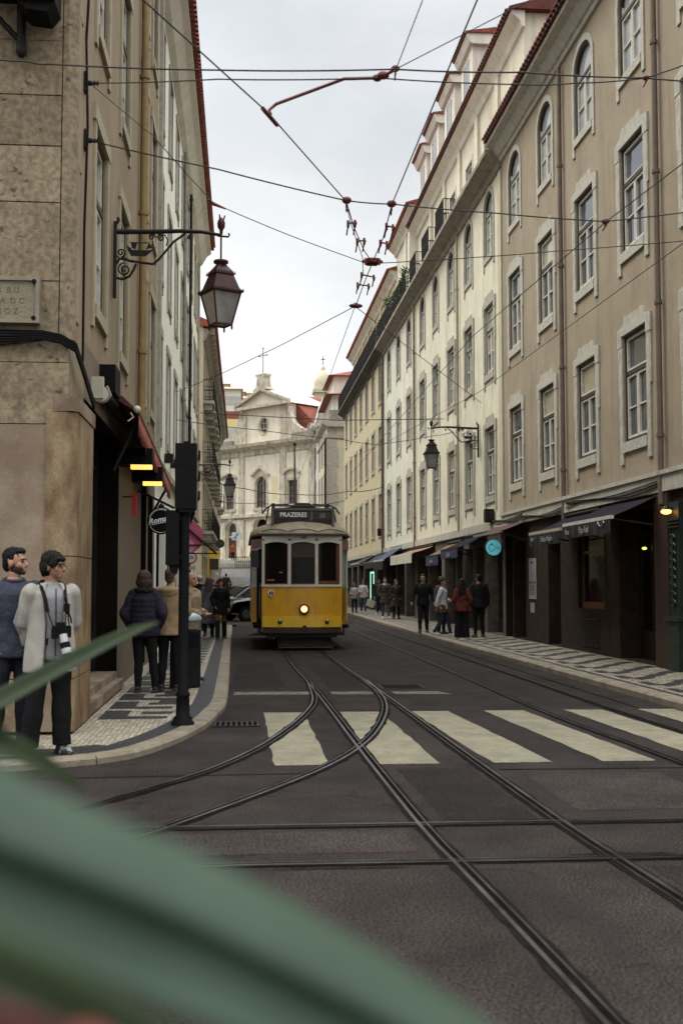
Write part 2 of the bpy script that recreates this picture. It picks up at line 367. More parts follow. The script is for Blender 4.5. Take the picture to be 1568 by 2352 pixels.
def offs(pts, o):
    r = []
    for i, p in enumerate(pts):
        a = Vector(pts[max(i-1,0)]); b = Vector(pts[min(i+1,len(pts)-1)]); d = (b-a).normalized()
        r.append(Vector(p) + Vector((d.y, -d.x))*o)      # + = to the right of travel
    return r
def ribbon(mb, pts, o0, o1, z, mi=0, z1=None):
    A = offs(pts, o0); B = offs(pts, o1); z1 = z if z1 is None else z1
    vs = [(p.x,p.y,z) for p in A] + [(p.x,p.y,z1) for p in B]; n = len(A)
    mb.add(vs, [(i, n+i, n+i+1, i+1) for i in range(n-1)], mi)
def dense(pts, step=.35):
    "Catmull-Rom through the points"
    P = [Vector(p) for p in pts]; P = [2*P[0]-P[1]] + P + [2*P[-1]-P[-2]]; out = []
    for i in range(1, len(P)-2):
        n = max(1, int((P[i+1]-P[i]).length/step))
        for k in range(n):
            t = k/n; a, b, c, d = P[i-1], P[i], P[i+1], P[i+2]
            out.append(.5*((2*b)+(c-a)*t+(2*a-5*b+4*c-d)*t*t+(3*b-a-3*c+d)*t**3))
    out.append(P[-2]); return out

# ---- tram tracks
lift = [0]
def rail(parent, pts, side=1, dz=0.0, wide=.0):
    p = dense(pts); mb = MB()
    ribbon(mb, p, -.038*side, -.014*side, .014+dz, 0)
    ribbon(mb, p, -.014*side, .024*side, .0095+dz, 1)
    ribbon(mb, p, .024*side, .034*side, .0130+dz, 0)
    mb.build('rail', [M['rail'], M['groove']], parent)
    return p
def bed(parent, pts, z=.007, w=.062):
    p = dense(pts, .16); mb = MB(); rnd = random.Random(len(p))
    A = offs(p, -w); B = offs(p, w)
    vs = []
    for q, c in zip(A, p): k = rnd.uniform(.9, 1.15)+(rnd.random() < .06)*.22; v = c+(q-c)*k; vs.append((v.x, v.y, z))
    for q, c in zip(B, p): k = rnd.uniform(.9, 1.15)+(rnd.random() < .06)*.22; v = c+(q-c)*k; vs.append((v.x, v.y, z))
    n = len(p); mb.add(vs, [(i, n+i, n+i+1, i+1) for i in range(n-1)])
    mb.build('track_seam', M['tar'], parent)
ML = [(1.48,-4),(1.40,2),(1.33,4.2),(1.28,5.5),(1.23,6.6),(1.19,7.6),(1.15,11.1),(1.13,14.7),(1.09,18.7),(1.03,22),(.99,27.4),(.96,34),(.95,60),(.95,74)]
MR = [(x+.92-.0012*max(0,y-8), y) for x, y in ML]
t = thing('tram_track', 'straight tram track in the asphalt that the yellow tram is running on', 'track')
bed(t, ML); bed(t, MR); rail(t, ML, 1); rail(t, MR, -1)
t = thing('tram_track', 'empty second tram track running along the right side of the road', 'track')
R1t = [(4.05,-4),(3.95,4),(3.88,10),(3.74,14),(3.78,20),(3.80,28),(3.80,74)]; R2t = [(x+.92, y) for x, y in R1t]
bed(t, R1t, .0068, .058); bed(t, R2t, .0068, .058); rail(t, R1t, 1); rail(t, R2t, -1)
t = thing('tram_track', 'tram track crossing the foreground from side to side along the cross street', 'track')
for i, y in enumerate((7.61, 6.60)):
    pts = [(-14,y+.10),(-4,y+.05),(1.2,y),(6,y-.03),(16,y-.1)]
    bed(t, pts, .0064, .058); rail(t, pts, 1 if i == 0 else -1, dz=-.001)
CA = [(-7,5.6),(-3.6,6.35),(-2.3,7.15),(-1.5,7.95),(-.99,8.57),(-.68,9.12),(-.27,9.91),(.15,11.16),(.50,12.61),(.81,14.28),(1.0,15.87),(1.09,18.6)]
CB = [(-6,4.7),(-2.9,5.45),(-1.6,6.3),(-1.0,6.95),(-.51,7.60),(-.22,8.14),(.16,8.86),(.61,9.79),(1.0,10.8),(1.36,12.1),(1.68,13.74),(1.89,15.3),(2.0,17.1),(2.03,19)]
t = thing('tram_track', 'curved branch tram track bending off to the left across the zebra crossing', 'track')
bed(t, CA, .0072, .062); bed(t, CB, .0072, .062); rail(t, CA, 1, dz=.001); rail(t, CB, -1, dz=.001)

# ---- painted markings
S14 = [(.27,.77),(1.22,1.71),(2.10,2.56),(3.02,3.51),(4.05,4.52),(5.0,5.45)]
S10 = [(.29,.77),(1.18,1.75),(2.22,2.76),(3.22,3.70),(4.18,4.68),(5.15,5.47)]
def wobble_poly(mb, quad, z, seed, amp=.012, n=14):
    r = random.Random(seed); pts = []
    for i in range(4):
        a = Vector(quad[i]); b = Vector(quad[(i+1) % 4])
        for k in range(n):
            p = a.lerp(b, k/n); pts.append((p.x+r.uniform(-amp,amp), p.y+r.uniform(-amp,amp), z))
    mb.poly(pts)
zc = thing('zebra_crossing', 'cream zebra crossing stripes painted across the road in front of the tram', 'road marking')
for i in range(6):
    mb = MB(); a, b = S14[i]; c, d = S10[i]
    wobble_poly(mb, [(c,10.17),(d,10.17),(b,14.32),(a,14.34)], .004, i)
    mb.build('stripe', M['paint'], zc)
mb = MB()
wobble_poly(mb, [(-.1,16.62),(1.0,16.62),(1.0,17.06),(-.1,17.10)], .004, 31)
wobble_poly(mb, [(1.3,16.6),(1.9,16.6),(1.9,17.02),(1.3,17.02)], .004, 32)
wobble_poly(mb, [(2.2,16.58),(3.02,16.5),(2.9,16.95),(2.2,17.0)], .004, 33)
tag(mb.build('stop_line', M['paint_worn']), 'worn broken stop line between zebra crossing and tram', 'road marking')
mb = MB(); rr = random.Random(4)      # old tar repairs, flush with the asphalt
for (cx, cy, w, d) in ((2.05,7.69,.75,.03),(3.0,7.66,.6,.025),(2.2,6.70,.32,.05),(.55,7.69,.45,.02),(.6,6.5,.5,.02),(-.1,7.7,.3,.03)):
    pts = []
    for k in range(26):
        a = 2*PI*k/26; q = rr.uniform(.6,1.15); pts.append((cx+w*q*math.cos(a), cy+d*q*math.sin(a), .0025))
    mb.poly(pts)
struct('tar_patch', mb, M['tar'])

for nm, mm, quads in (('asphalt_patch', M['asphalt_light'], [[(2.35,8.0),(3.5,8.0),(3.5,9.55),(2.35,9.55)],[(-.9,6.9),(1.05,6.85),(1.05,7.45),(-.9,7.45)],[(5.0,8.2),(9,8.1),(9,9.6),(5.0,9.65)]]), ('asphalt_patch', M['asphalt_dark'], [[(2.3,5.0),(3.7,4.9),(3.75,6.35),(2.3,6.4)],[(1.35,17.6),(1.9,17.6),(1.85,22.5),(1.3,22.5)],[(-.15,17.6),(.7,17.7),(.6,23),(-.1,23)],[(1.36,7.75),(2.0,7.75),(1.98,9.9),(1.33,9.9)]])):
    mb = MB()
    for k, q in enumerate(quads): wobble_poly(mb, q, .0022, 50+k, .015)
    struct(nm, mb, mm)
mb = MB()
for k, q in enumerate(([(2.2,9.78),(9,9.62),(9,9.66),(2.2,9.82)], [(-3,9.6),(.55,9.72),(.55,9.76),(-3,9.64)], [(5.02,10),(5.06,10),(5.1,30),(5.06,30)])): wobble_poly(mb, q, .0024, 70+k, .008)
struct('tar_seam', mb, M['tar'])
# ---- kerbs and pavements
KL = dense([(-9,9.85),(-4,9.9),(-2.2,10.02),(-1.55,10.22),(-1.0,10.66),(-.62,11.7),(-.36,13),(-.27,14),(-.19,15.3),(-.20,19.5),(-.27,30),(-.33,42.4),(-.42,43.4),(-.8,44.3),(-1.6,44.8),(-6,45)], .3)
def kerb_row(pts, side, name, H=.105, wd=.26):
    "single dressed stones laid end to end"
    mb = MB(); L = 0; n = len(pts); i = 0; rnd = random.Random(n)
    A = pts; B = offs(pts, side*wd); C = offs(pts, side*.025)
    while i < n-1:
        j = min(n-1, i+rnd.choice((3,4,4,5))); seg = range(i, j+1); h = H+rnd.uniform(-.004,.004)
        sh = .008
        va = []
        for k in seg:
            f = 0
            d = (Vector(pts[min(k+1,n-1)])-Vector(pts[max(k-1,0)])).normalized()
            if k == i: f = sh
            if k == j: f = -sh
            for P, z in ((A[k],-.02),(A[k],h-.025),(C[k],h),(B[k],h),(B[k],-.02)):
                va.append((P[0]+d.x*f, P[1]+d.y*f, z))
        m_ = len(seg)
        fs = [(a*5+b, (a+1)*5+b, (a+1)*5+b+1, a*5+b+1) for a in range(m_-1) for b in range(4)]
        fs += [(0,1,2,3,4), tuple((m_-1)*5+q for q in (4,3,2,1,0))]
        mb.add(va, fs); i = j
    return struct(name, mb, M['kerb'])
kerb_row(KL, -1, 'kerb', .072, .19)
KL2 = dense([(-6,52),(-1.6,52.1),(-.8,52.6),(-.5,53.6),(-.45,60),(-.45,72)], .4)
kerb_row(KL2, -1, 'kerb')
KR = dense([(5.50,-6),(5.50,14),(5.47,24),(5.42,34),(5.50,46),(5.55,60),(5.55,74)], .35)
kerb_row(KR, 1, 'kerb')
mb = MB(); inn = offs(KL, -.19)
mb.poly([(p.x,p.y,.066) for p in inn] + [(-9,45,.066),(-9,9.9,.066)])
struct('pavement', mb, M['cob_light'])
mb = MB(); inn2 = offs(KL2, -.26)
mb.poly([(p.x,p.y,.098) for p in inn2] + [(-6,72,.098)]); struct('pavement', mb, M['cob_light'])
mb = MB(); innR = offs(KR, .26)
mb.poly([(p.x,p.y,.098) for p in innR] + [(9,74,.098),(9,-6,.098)]); struct('pavement', mb, M['cob_light'])
# dark basalt ornament, laid in the same surface
mb = MB()
band = [p for p in KL if p.y > 9.87]
ribbon(mb, KL[4:-8], -.192, -.42, .0695)
for i in range(30):       # ladder of setts next to the band
    y = 15.0+i*.92
    mb.quad((-1.05,y,.0695),(-.74,y,.0695),(-.74,y+.5,.0695),(-1.05,y+.5,.0695))
for i in range(28):
    y = 13.25+i*1.06
    mb.quad((-1.60,y,.0697),(-1.30,y,.0697),(-1.30,y+.86,.0697),(-1.60,y+.86,.0697))
    mb.quad((-1.30,y,.0697),(-.84,y,.0697),(-.84,y+.24,.0697),(-1.30,y+.24,.0697))
    mb.quad((-1.16,y+.46,.0697),(-.80,y+.46,.0697),(-.80,y+.72,.0697),(-1.16,y+.72,.0697))
mb.poly([(-2.5,10.55,.0697),(-1.5,10.62,.0697),(-1.1,10.95,.0697),(-1.35,11.15,.0697),(-1.75,10.9,.0697),(-2.4,10.8,.0697)])
mb.quad((-9,10.25,.0697),(-2.5,10.55,.0697),(-2.4,10.8,.0697),(-9,10.5,.0697))
struct('pavement_pattern', mb, M['cob_dark'])
mb = MB()
ribbon(mb, KR, .262, .36, .1015)
for i in range(58):       # bold diagonal meander
    y = 6+i*1.15
    for (x0, x1, dy) in ((6.16,6.55,0),(6.55,6.95,.575),(6.95,7.4,0)):
        yy = y+dy
        mb.quad((x0,yy,.1016),(x1,yy+.42,.1016),(x1,yy+.78,.1016),(x0,yy+.36,.1016))
    mb.quad((5.98,y+.30,.1017),(6.16,y+.30,.1017),(6.16,y+.86,.1017),(5.98,y+.86,.1017))
struct('pavement_pattern', mb, M['cob_dark'])
# drain grate and covers in the road
g = thing('drain_grate', 'slotted iron drain grate in the road at the left kerb corner', 'drain grate', (-.05,13.15,0))
mb = MB(); mb.box(-.24,.24,-.20,.20,-.05,.004); mb.build('grate_pit', M['groove'], g)
mb = MB()
for i in range(9): mb.box(-.24+i*.06-.012,-.24+i*.06+.012,-.19,.19,.004,.014)
mb.box(-.27,.27,-.22,-.19,.004,.014); mb.box(-.27,.27,.19,.22,.004,.014); mb.build('grate_bars', M['iron'], g)
g = thing('manhole_cover', 'rectangular iron cover outlined in the road beyond the stop line', 'manhole cover', (2.46,17.75,0))
mb = MB()
for (a,b,c,d) in ((-.33,.33,-.35,-.32),(-.33,.33,.32,.35),(-.33,-.30,-.32,.32),(.30,.33,-.32,.32)): mb.box(a,b,c,d,0,.008)
mb.build('cover_rim', M['iron'], g)
mb = MB(); mb.box(-.29,.29,-.31,.31,0,.005); mb.build('cover_plate', M['tar'], g)
# ================================================================ FACADE KIT
# local frame of every building: x along the facade (to the right seen from outside), wall face at y=0, outside is -y, z up
def facade(mb, x0, x1, z0, z1, ops, depth=.22, mi=0, y=0.0, rmi=None):
    xs = sorted({x0, x1} | {o[0] for o in ops if x0 < o[0] < x1} | {o[1] for o in ops if x0 < o[1] < x1})
    zs = sorted({z0, z1} | {o[2] for o in ops if z0 < o[2] < z1} | {o[3] for o in ops if z0 < o[3] < z1})
    for i in range(len(xs)-1):
        for j in range(len(zs)-1):
            cx, cz = (xs[i]+xs[i+1])/2, (zs[j]+zs[j+1])/2
            if any(o[0] < cx < o[1] and o[2] < cz < o[3] for o in ops): continue
            mb.quad((xs[i],y,zs[j]), (xs[i+1],y,zs[j]), (xs[i+1],y,zs[j+1]), (xs[i],y,zs[j+1]), mi)
    r = mi if rmi is None else rmi
    for (a, b, c, d) in [o[:4] for o in ops]:
        a, b, c, d = max(a,x0), min(b,x1), max(c,z0), min(d,z1)
        if a >= b or c >= d: continue
        e = y+depth
        mb.quad((a,y,c),(a,e,c),(a,e,d),(a,y,d), r); mb.quad((b,y,c),(b,y,d),(b,e,d),(b,e,c), r)
        mb.quad((a,y,d),(a,e,d),(b,e,d),(b,y,d), r); mb.quad((a,y,c),(b,y,c),(b,e,c),(a,e,c), r)
def shell(mb, x0, x1, z0, z1, deep, mi=0, y=0.0):
    "ends, back and top of the block behind a facade"
    mb.quad((x0,y,z0),(x0,y,z1),(x0,deep,z1),(x0,deep,z0), mi); mb.quad((x1,y,z0),(x1,deep,z0),(x1,deep,z1),(x1,y,z1), mi)
    mb.quad((x0,deep,z0),(x0,deep,z1),(x1,deep,z1),(x1,deep,z0), mi); mb.quad((x0,y,z1),(x1,y,z1),(x1,deep,z1),(x0,deep,z1), mi)
def arch_fill(mb, xc, w, zt, rise, depth=.22, mi=0, y=0.0, n=10):
    "two spandrels that turn a square-headed opening into an arched one"
    for s in (-1, 1):
        pts = [(xc+s*w/2, zt), (xc+s*w/2, zt-rise)]
        for k in range(1, n+1):
            t = PI/2*k/n; pts.append((xc+s*w/2*math.cos(t), zt-rise+rise*math.sin(t)))
        mb.prism(pts, 'y', y+.001, y+depth-.001, mi)
def arc_pts(w, zt, rise, n=12): return [(w/2*math.cos(PI*k/n), zt-rise+rise*math.sin(PI*k/n)) for k in range(n+1)]
WIN = {}
def window_meshes(key, w, h, style, trim, frame=None, sash=None, rise=.42):
    """surround / frame / pane meshes of one window, origin at the middle of the opening's sill"""
    s = MB(); a = w/2; frame = frame or M['brown_frame']; sash = sash or M['white_paint']
    if style == 'ears':
        for q in (-1, 1):
            s.box(q*a, q*(a+.19), -.035, .0, -.42, h-.2); s.box(q*(a+.19), q*(a+.235), -.03, 0, h*.45, h-.2)
        s.box(-a, a, -.05, .0, -.20, -.0)
        b = a+.25
        s.prism([(-b,h-.2),(-b,h+.15),(-a*.86,h+.20),(-a*.72,h+.37),(-a*.45,h+.33),(0,h+.35),(a*.45,h+.33),(a*.72,h+.37),(a*.86,h+.20),(b,h+.15),(b,h-.2),(a,h-.2),(a,h),(-a,h),(-a,h-.2)], 'y', -.045, 0)
    elif style == 'arch':
        for q in (-1, 1): s.box(q*a, q*(a+.15), -.03, .0, -.38, h-rise)
        s.box(-a, a, -.045, .0, -.17, 0)
        o = arc_pts(w+.30, h+.15, rise+.15); i = arc_pts(w, h, rise)
        s.prism(o+i[::-1], 'y', -.03, 0)
    elif style == 'plain':
        for q in (-1, 1): s.box(q*a, q*(a+.16), -.03, .0, -.30, h)
        s.box(-a, a, -.05, .0, -.16, 0); s.box(-a-.2, a+.2, -.04, 0, h, h+.2)
    elif style == 'flat':
        for q in (-1, 1): s.box(q*a, q*(a+.12), -.02, .0, -.12, h)
        s.box(-a, a, -.03, .0, -.12, 0); s.box(-a-.12, a+.12, -.025, 0, h, h+.14)
    f = MB(); y0, y1 = .035, .09; tz = h*.62; B_ = .085
    f.box(-a,-a+B_,y0,y1,0,h); f.box(a-B_,a,y0,y1,0,h); f.box(-a+B_,a-B_,y0,y1,0,.07); f.box(-a+B_,a-B_,y0-.012,y1,tz,tz+.085)
    if style != 'arch': f.box(-a+B_,a-B_,y0,y1,h-.075,h)
    else: f.prism(arc_pts(w,h,rise)+arc_pts(w-.13,h-.065,rise-.04)[::-1], 'y', y0, y1)
    c = .048; y2, y3 = .042, .094; i0, i1 = -a+B_+.004, a-B_-.004
    for (u0, u1) in ((i0, -.012), (.012, i1)):
        f.box(u0,u0+c,y2,y3,.075,tz-.004,1); f.box(u1-c,u1,y2,y3,.075,tz-.004,1)
        f.box(u0+c,u1-c,y2,y3,.075,.075+c,1); f.box(u0+c,u1-c,y2,y3,tz-.004-c,tz-.004,1); f.box(u0+c,u1-c,y2+.01,y3,tz*.5,tz*.5+.028,1)
    f.box(i0,i1,y2,y3,tz+.09,tz+.09+c*.8,1); ht = h-.075 if style != 'arch' else h-rise
    f.box(i0,i0+c*.8,y2,y3,tz+.122,ht,1); f.box(i1-c*.8,i1,y2,y3,tz+.122,ht,1)
    if style != 'arch': f.box(i0+c*.8,i1-c*.8,y2,y3,ht-c*.8,ht,1)
    p = {}
    for g in ('glass','glass_pale','glass_cream','glass_net'):
        q = MB()
        if style == 'arch': q.poly([(x,.092,z) for x, z in [(-a,0),(a,0)]+arc_pts(w,h,rise)])
        else: q.quad((-a,.092,0),(a,.092,0),(a,.092,h),(-a,.092,h))
        p[g] = q.mesh('pane', M[g])
    for nm, zb_ in (('half', h*.60), ('low', h*.30)):
        q = MB(); ft = (lambda x: h-rise+rise*math.sqrt(max(0,1-(x/a)**2))) if style == 'arch' else (lambda x: h)
        q.quad((-a,.092,0),(a,.092,0),(a,.092,zb_),(-a,.092,zb_), 0)
        q.poly([(-a,.0915,zb_),(a,.0915,zb_)]+[(a-2*a*k/12,.0915,ft(a-2*a*k/12)) for k in range(13)], 1)
        p[nm] = q.mesh('pane', [M['glass'], M['glass_cream']])
    WIN[key] = (s.mesh('window', trim), f.mesh('frame', [frame, sash]), p, (w, h, rise))
def put_window(root, key, x, z, glass='glass', y=0.0, label=None):
    s, f, p, _ = WIN[key]
    o = link('window', s, root, (x, y-.001, z)); link('frame', f, o); link('pane', p[glass], o)
    if label: o['label'] = label
    return o
def window_grid(root, wall_ops, arches, key, xs, z, glasses, rnd):
    w, h, rise = WIN[key][3]
    for x in xs:
        wall_ops.append((x-w/2, x+w/2, z, z+h)); put_window(root, key, x, z, rnd.choice(glasses))
        if arches is not None: arches.append((x, w, z+h, rise))
def eave_tiles(mb, x0, x1, y, z, pitch=.23, r=.075, L=.9, slope_=.42, mi=0):
    n = int((x1-x0)/pitch)
    for i in range(n):
        x = x0+pitch*(i+.5)
        k = 6; vs = []
        for (yy, zz) in ((y, z), (y+L, z+L*slope_)):
            for j in range(k+1):
                t = PI*j/k; vs.append((x+r*math.cos(t), yy, zz+r*math.sin(t)))
        mb.add(vs, [(j, j+1, k+1+j+1, k+1+j) for j in range(k)] + [tuple(range(k+1))], mi, False)
def drainpipe(root, x, z0, z1, m, y=-.09, r=.055):
    mb = MB(); mb.tube([(x,y,z0),(x,y,z1)], r, 8)
    z = z0+1.2
    while z < z1: mb.tube([(x,y,z),(x,y,z+.07)], r+.02, 8); z += 2.4
    return mb.build('drainpipe', m, root)
def railing(root, x0, x1, z, y, h, m, name='balcony_railing', pitch=.12, ends=True):
    mb = MB(); y1 = 0
    def run(a, b):
        a = Vector(a); b = Vector(b); L = (b-a).length; n = max(1, int(L/pitch))
        for i in range(n+1):
            p = a.lerp(b, i/n); mb.tube([p, p+Vector((0,0,h))], .011, 4, smooth=False)
        for k in (0.06, h*.5, h): mb.obox(a+Vector((0,0,k)), b+Vector((0,0,k)), .03, .025)
    run((x0,y,z), (x1,y,z))
    if ends: run((x0,y,z),(x0,y1,z)); run((x1,y,z),(x1,y1,z))
    return mb.build(name, m, root)
def plaster(name, a, b, grime=.45, dark=(.09,.075,.055), **k):
    return weather(mat(name, a, b, 1.1, .9, bump=.35, bscale=70, fine=.07, **k), dark, grime)
# ================================================================ RIGHT SIDE OF THE STREET (facade plane X=7.5)
RX = 7.5
P1 = plaster('brown_beige_plaster', (.325,.268,.192), (.265,.215,.152), .5)
P2 = plaster('cream_plaster', (.67,.638,.505), (.56,.53,.415), .5)
P3 = plaster('pale_plaster', (.68,.665,.555), (.57,.555,.46), .45)
P4 = plaster('ochre_cream_plaster', (.55,.485,.315), (.46,.405,.265), .5)
WHITE = plaster('white_plaster', (.72,.69,.60), (.62,.59,.51), .3)
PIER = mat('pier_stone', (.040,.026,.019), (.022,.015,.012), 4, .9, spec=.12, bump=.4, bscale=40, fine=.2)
GREENCAST = mat('green_cast_iron', (.010,.016,.012), (.022,.03,.022), 7, .5, bump=.5, bscale=25)
OCHREWOOD = mat('varnished_wood', (.16,.070,.020), (.10,.042,.013), 6, .4, stretch=(8,8,1))
DARKWOOD = mat('dark_wood', (.014,.008,.005), (.024,.013,.008), 6, .5, stretch=(8,8,1))
window_meshes('R_ears', 1.36, 2.12, 'ears', M['limestone_grey'])
window_meshes('R_arch', 1.32, 1.98, 'arch', M['limestone_grey'], rise=.5)
window_meshes('C_ears', 1.28, 2.10, 'ears', M['limestone'])
window_meshes('C_arch', 1.24, 1.98, 'arch', M['limestone'], rise=.5)
window_meshes('C_plain', 1.24, 2.15, 'plain', M['limestone'])
window_meshes('attic', 1.15, 2.3, 'flat', M['white_paint'], sash=M['white_paint'])
def right_building(name, label, y_far, y_near, wall, zt):
    t = thing(name, label, 'building', (RX, y_far, 0), -PI/2)
    return t, (lambda Y: y_far-Y)
rn = random.Random(11)
# ---------------- R1: near, brown-beige
B, u = right_building('apartment_building', 'nearest right-hand brown beige apartment building with grey stone window surrounds', 32.5, 13.6, P1, 14)
L = u(13.6); ops = []; arches = []
cols = [u(y) for y in (18.1, 21.35, 24.45, 27.7, 30.95, 14.9)]
window_grid(B, ops, None, 'R_ears', cols, 4.35, ['glass_net','glass','glass_pale','half','glass','low'], rn)
window_grid(B, ops, None, 'R_ears', cols, 8.12, ['glass_net','glass','glass_pale','half','glass'], rn)
window_grid(B, ops, arches, 'R_arch', cols, 11.64, ['glass_pale','glass_pale','glass_net'], rn)
mb = MB(); facade(mb, 0, L, 3.52, 14.2, ops); shell(mb, 0, L, 0, 14.40, 11)
for a in arches: arch_fill(mb, *a)
mb.build('wall', P1, B)
mb = MB(); mb.prism([(0,13.90),(-.06,13.91),(-.09,14.0),(-.14,14.03),(-.28,14.24),(-.46,14.33),(-.46,14.44),(0,14.44)], 'x', 0, L); mb.build('cornice', M['limestone_grey'], B)
mb = MB(); mb.prism([(-.54,14.45),(-.54,14.50),(5.4,17.0),(11.2,14.5),(11.2,14.45)], 'x', -.02, L+.02); eave_tiles(mb, 0, L, -.6, 14.50)
mb.build('roof', M['tile_dark'], B)
for y in (26.1, 19.86): drainpipe(B, u(y), 3.0, 13.8, mat('painted_pipe', (.17,.125,.095), (.12,.09,.07), 5, .6))
mb = MB(); mb.box(0, L, -.10, -.0, 3.22, 3.52); mb.box(0, L, -.14, -.0, 3.52, 3.60); mb.build('string_course', M['limestone_grey'], B)
# ground floor: piers with openings between
gops = [(u(33.0)+.6,u(31.6),0,2.95),(u(31.5),u(30.1),.12,2.75),(u(27.85),u(26.75),.12,2.7),(u(25.35),u(23.45),1.05,2.75),(u(22.5),u(20.35),.12,3.05),(u(18.9),u(16.4),.12,2.95),(u(15.8),u(14.2),.12,2.9)]
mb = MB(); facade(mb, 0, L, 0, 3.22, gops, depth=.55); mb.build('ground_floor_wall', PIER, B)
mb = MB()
for o in gops: mb.box(o[0], o[1], .62, .68, o[2], o[3])
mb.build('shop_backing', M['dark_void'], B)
def shop_door(root, x0, x1, z0, z1, m, y=.42, glass='glass', bars=2, low=.55, name='door'):
    f = MB(); t = .07
    f.box(x0,x0+t,y,y+.05,z0,z1); f.box(x1-t,x1,y,y+.05,z0,z1); f.box(x0+t,x1-t,y,y+.05,z1-t,z1); f.box(x0+t,x1-t,y-.01,y+.05,z0,z0+low)
    for k in range(1, bars): x = x0+(x1-x0)*k/bars; f.box(x-.03,x+.03,y+.002,y+.052,z0+low,z1-t)
    f.box(x0+t,x1-t,y-.005,y+.055,z1-.5,z1-.44)
    o = f.build(name, m, root); g = MB(); g.quad((x0+t,y+.03,z0+low),(x1-t,y+.03,z0+low),(x1-t,y+.03,z1-t),(x0+t,y+.03,z1-t)); g.build('pane', SHOPGLASS, o)
    h = MB(); h.box((x0+x1)/2+.06,(x0+x1)/2+.09,y-.06,y-.02,z0+.95,z0+1.15); h.build('handle', M['steel'], o)
    return o
SHOPGLASS = glassy('dark_shop_glass', (.006,.006,.007), .06, (.012,.011,.010), spec=.4)
shop_door(B, u(31.5), u(30.1), .12, 2.75, DARKWOOD); shop_door(B, u(27.85), u(26.75), .12, 2.7, DARKWOOD); shop_door(B, u(22.5), u(20.35), .12, 3.05, DARKWOOD, bars=3)
shop_door(B, u(18.9), u(16.4), .12, 2.95, DARKWOOD, bars=3); shop_door(B, u(15.8), u(14.2), .12, 2.9, DARKWOOD)
o = shop_door(B, u(25.35), u(23.45), 1.05, 2.75, OCHREWOOD, y=.10, low=.14, bars=1, name='shop_window')
mb = MB()      # bottles and dishes behind the glass
for k in range(7): mb.lathe([(.05,0),(.09,.03),(.10,.10),(.02,.12)], (u(25.1)+.25*k, .3, 1.28), 10)
mb.build('display_dishes', mat('white_china', (.35,.42,.5), None, rough=.2), o)
mb = MB(); 
for k in range(9): mb.box(u(24.95), u(23.85), -.012, -.002, .30+k*.055, .33+k*.055)
mb.box(u(25.0), u(23.8), -.02, -.003, .24, .28); mb.box(u(25.0), u(23.8), -.02, -.003, .80, .84); mb.build('vent_grille', M['iron'], B)
mb = MB(); mb.box(u(33)+.55, u(31.55), .25, .30, 0, 2.9)
for k in range(28): mb.box(u(33)+.56, u(31.56), .235, .25, .05+k*.1, .12+k*.1)
mb.build('roller_shutter', mat('dark_shutter', (.02,.018,.016), (.032,.028,.024), 5, .5), B)
mb = MB(); mb.box(u(29.75), u(29.0), -.012, -.001, 1.2, 2.25); mb.build('menu_board', mat('paper_menu', (.30,.28,.29), (.24,.22,.23), 3, .8), B)
for k, zz in enumerate((2.14, 1.62)):
    tx = letters('MENU' if k == 0 else 'PRATOS DO DIA', .09, M['black'], parent=B, extrude=.001); tx.location = (u(29.38), -.014, zz)
mb = MB()
for k in range(8): mb.box(u(29.7), u(29.1), -.0135, -.0125, 1.30+k*.035, 1.312+k*.035)
mb.build('menu_lines', M['black'], B)
mb = MB(); mb.box(u(29.6), u(29.2), -.012, -.001, .85, 1.1); mb.build('notice', mat('notice_paper', (.26,.24,.25), None), B)
# ornate green iron front at the near end
gx = u(19.15)
mb = MB(); mb.box(gx-.42, gx+.16, -.16, -.002, .1, .95); mb.box(gx-.46, gx+.2, -.2, -.002, .95, 1.02)
mb.box(gx-.36, gx+.10, -.10, -.002, 1.02, 3.0)
for k in range(3): mb.box(gx-.40, gx+.14, -.15, -.1, 2.55+k*.06, 2.58+k*.06)
for k in range(9):
    c = Vector((gx-.13, -.11, 1.25+k*.14))
    for s in (-1, 1):
        mb.tube([c+Vector((s*(.03+.10*math.cos(a)*(1-a/7)), -.02, .05*math.sin(a)*1.2)) for a in [q*.6 for q in range(9)]], .017, 5)
mb.build('cast_iron_pilaster', GREENCAST, B)
mb = MB(); mb.box(u(20.3), u(19.62), -.08, -.002, 0, 3.2); mb.build('pilaster', mat('red_granite', (.062,.034,.025), (.035,.021,.016), 12, .6, spec=.2), B)
# wall lamp (lit) by the iron front, and the globe in the window
o = thing('wall_lamp', 'lit orange wall lamp by the green iron shopfront at the right edge', 'lamp', (RX-.22, 19.3, 2.86))
mb = MB(); mb.tube([(.2,0,.0),(0,0,.06)], .015, 6); mb.lathe([(.10,0),(.06,.05),(.02,.07)], (0,0,.0), 12); mb.build('bracket', M['iron'], o)
mb = MB(); mb.ell((0,0,-.03), (.09,.09,.045)); mb.build('bulb', mat('orange_glow', (.9,.5,.15), emit=(1,.42,.08), estr=5), o)
o = thing('globe_lamp', 'round lit globe lamp hanging behind the wooden shop window', 'lamp', (RX+.30, 24.6, 2.32))
mb = MB(); mb.ell((0,0,0), .09); mb.build('globe', mat('globe_glow', (.9,.8,.4), emit=(1,.80,.28), estr=2.2), o)
mb = MB(); mb.tube([(0,0,.08),(0,0,.45)], .008, 5); mb.build('cord', M['iron'], o)
o = thing('ceiling_lamp', 'small greenish lit lamp inside the dark doorway by the wooden shop window', 'lamp', (RX+.33, 21.95, 2.28))
mb = MB(); mb.ell((0,0,0), (.05,.05,.03)); mb.build('bulb', mat('green_glow', (.7,.7,.2), emit=(.75,.8,.15), estr=1.2), o)
mb = MB(); mb.tube([(0,0,.03),(0,0,.75)], .006, 5); mb.build('cord', M['iron'], o)

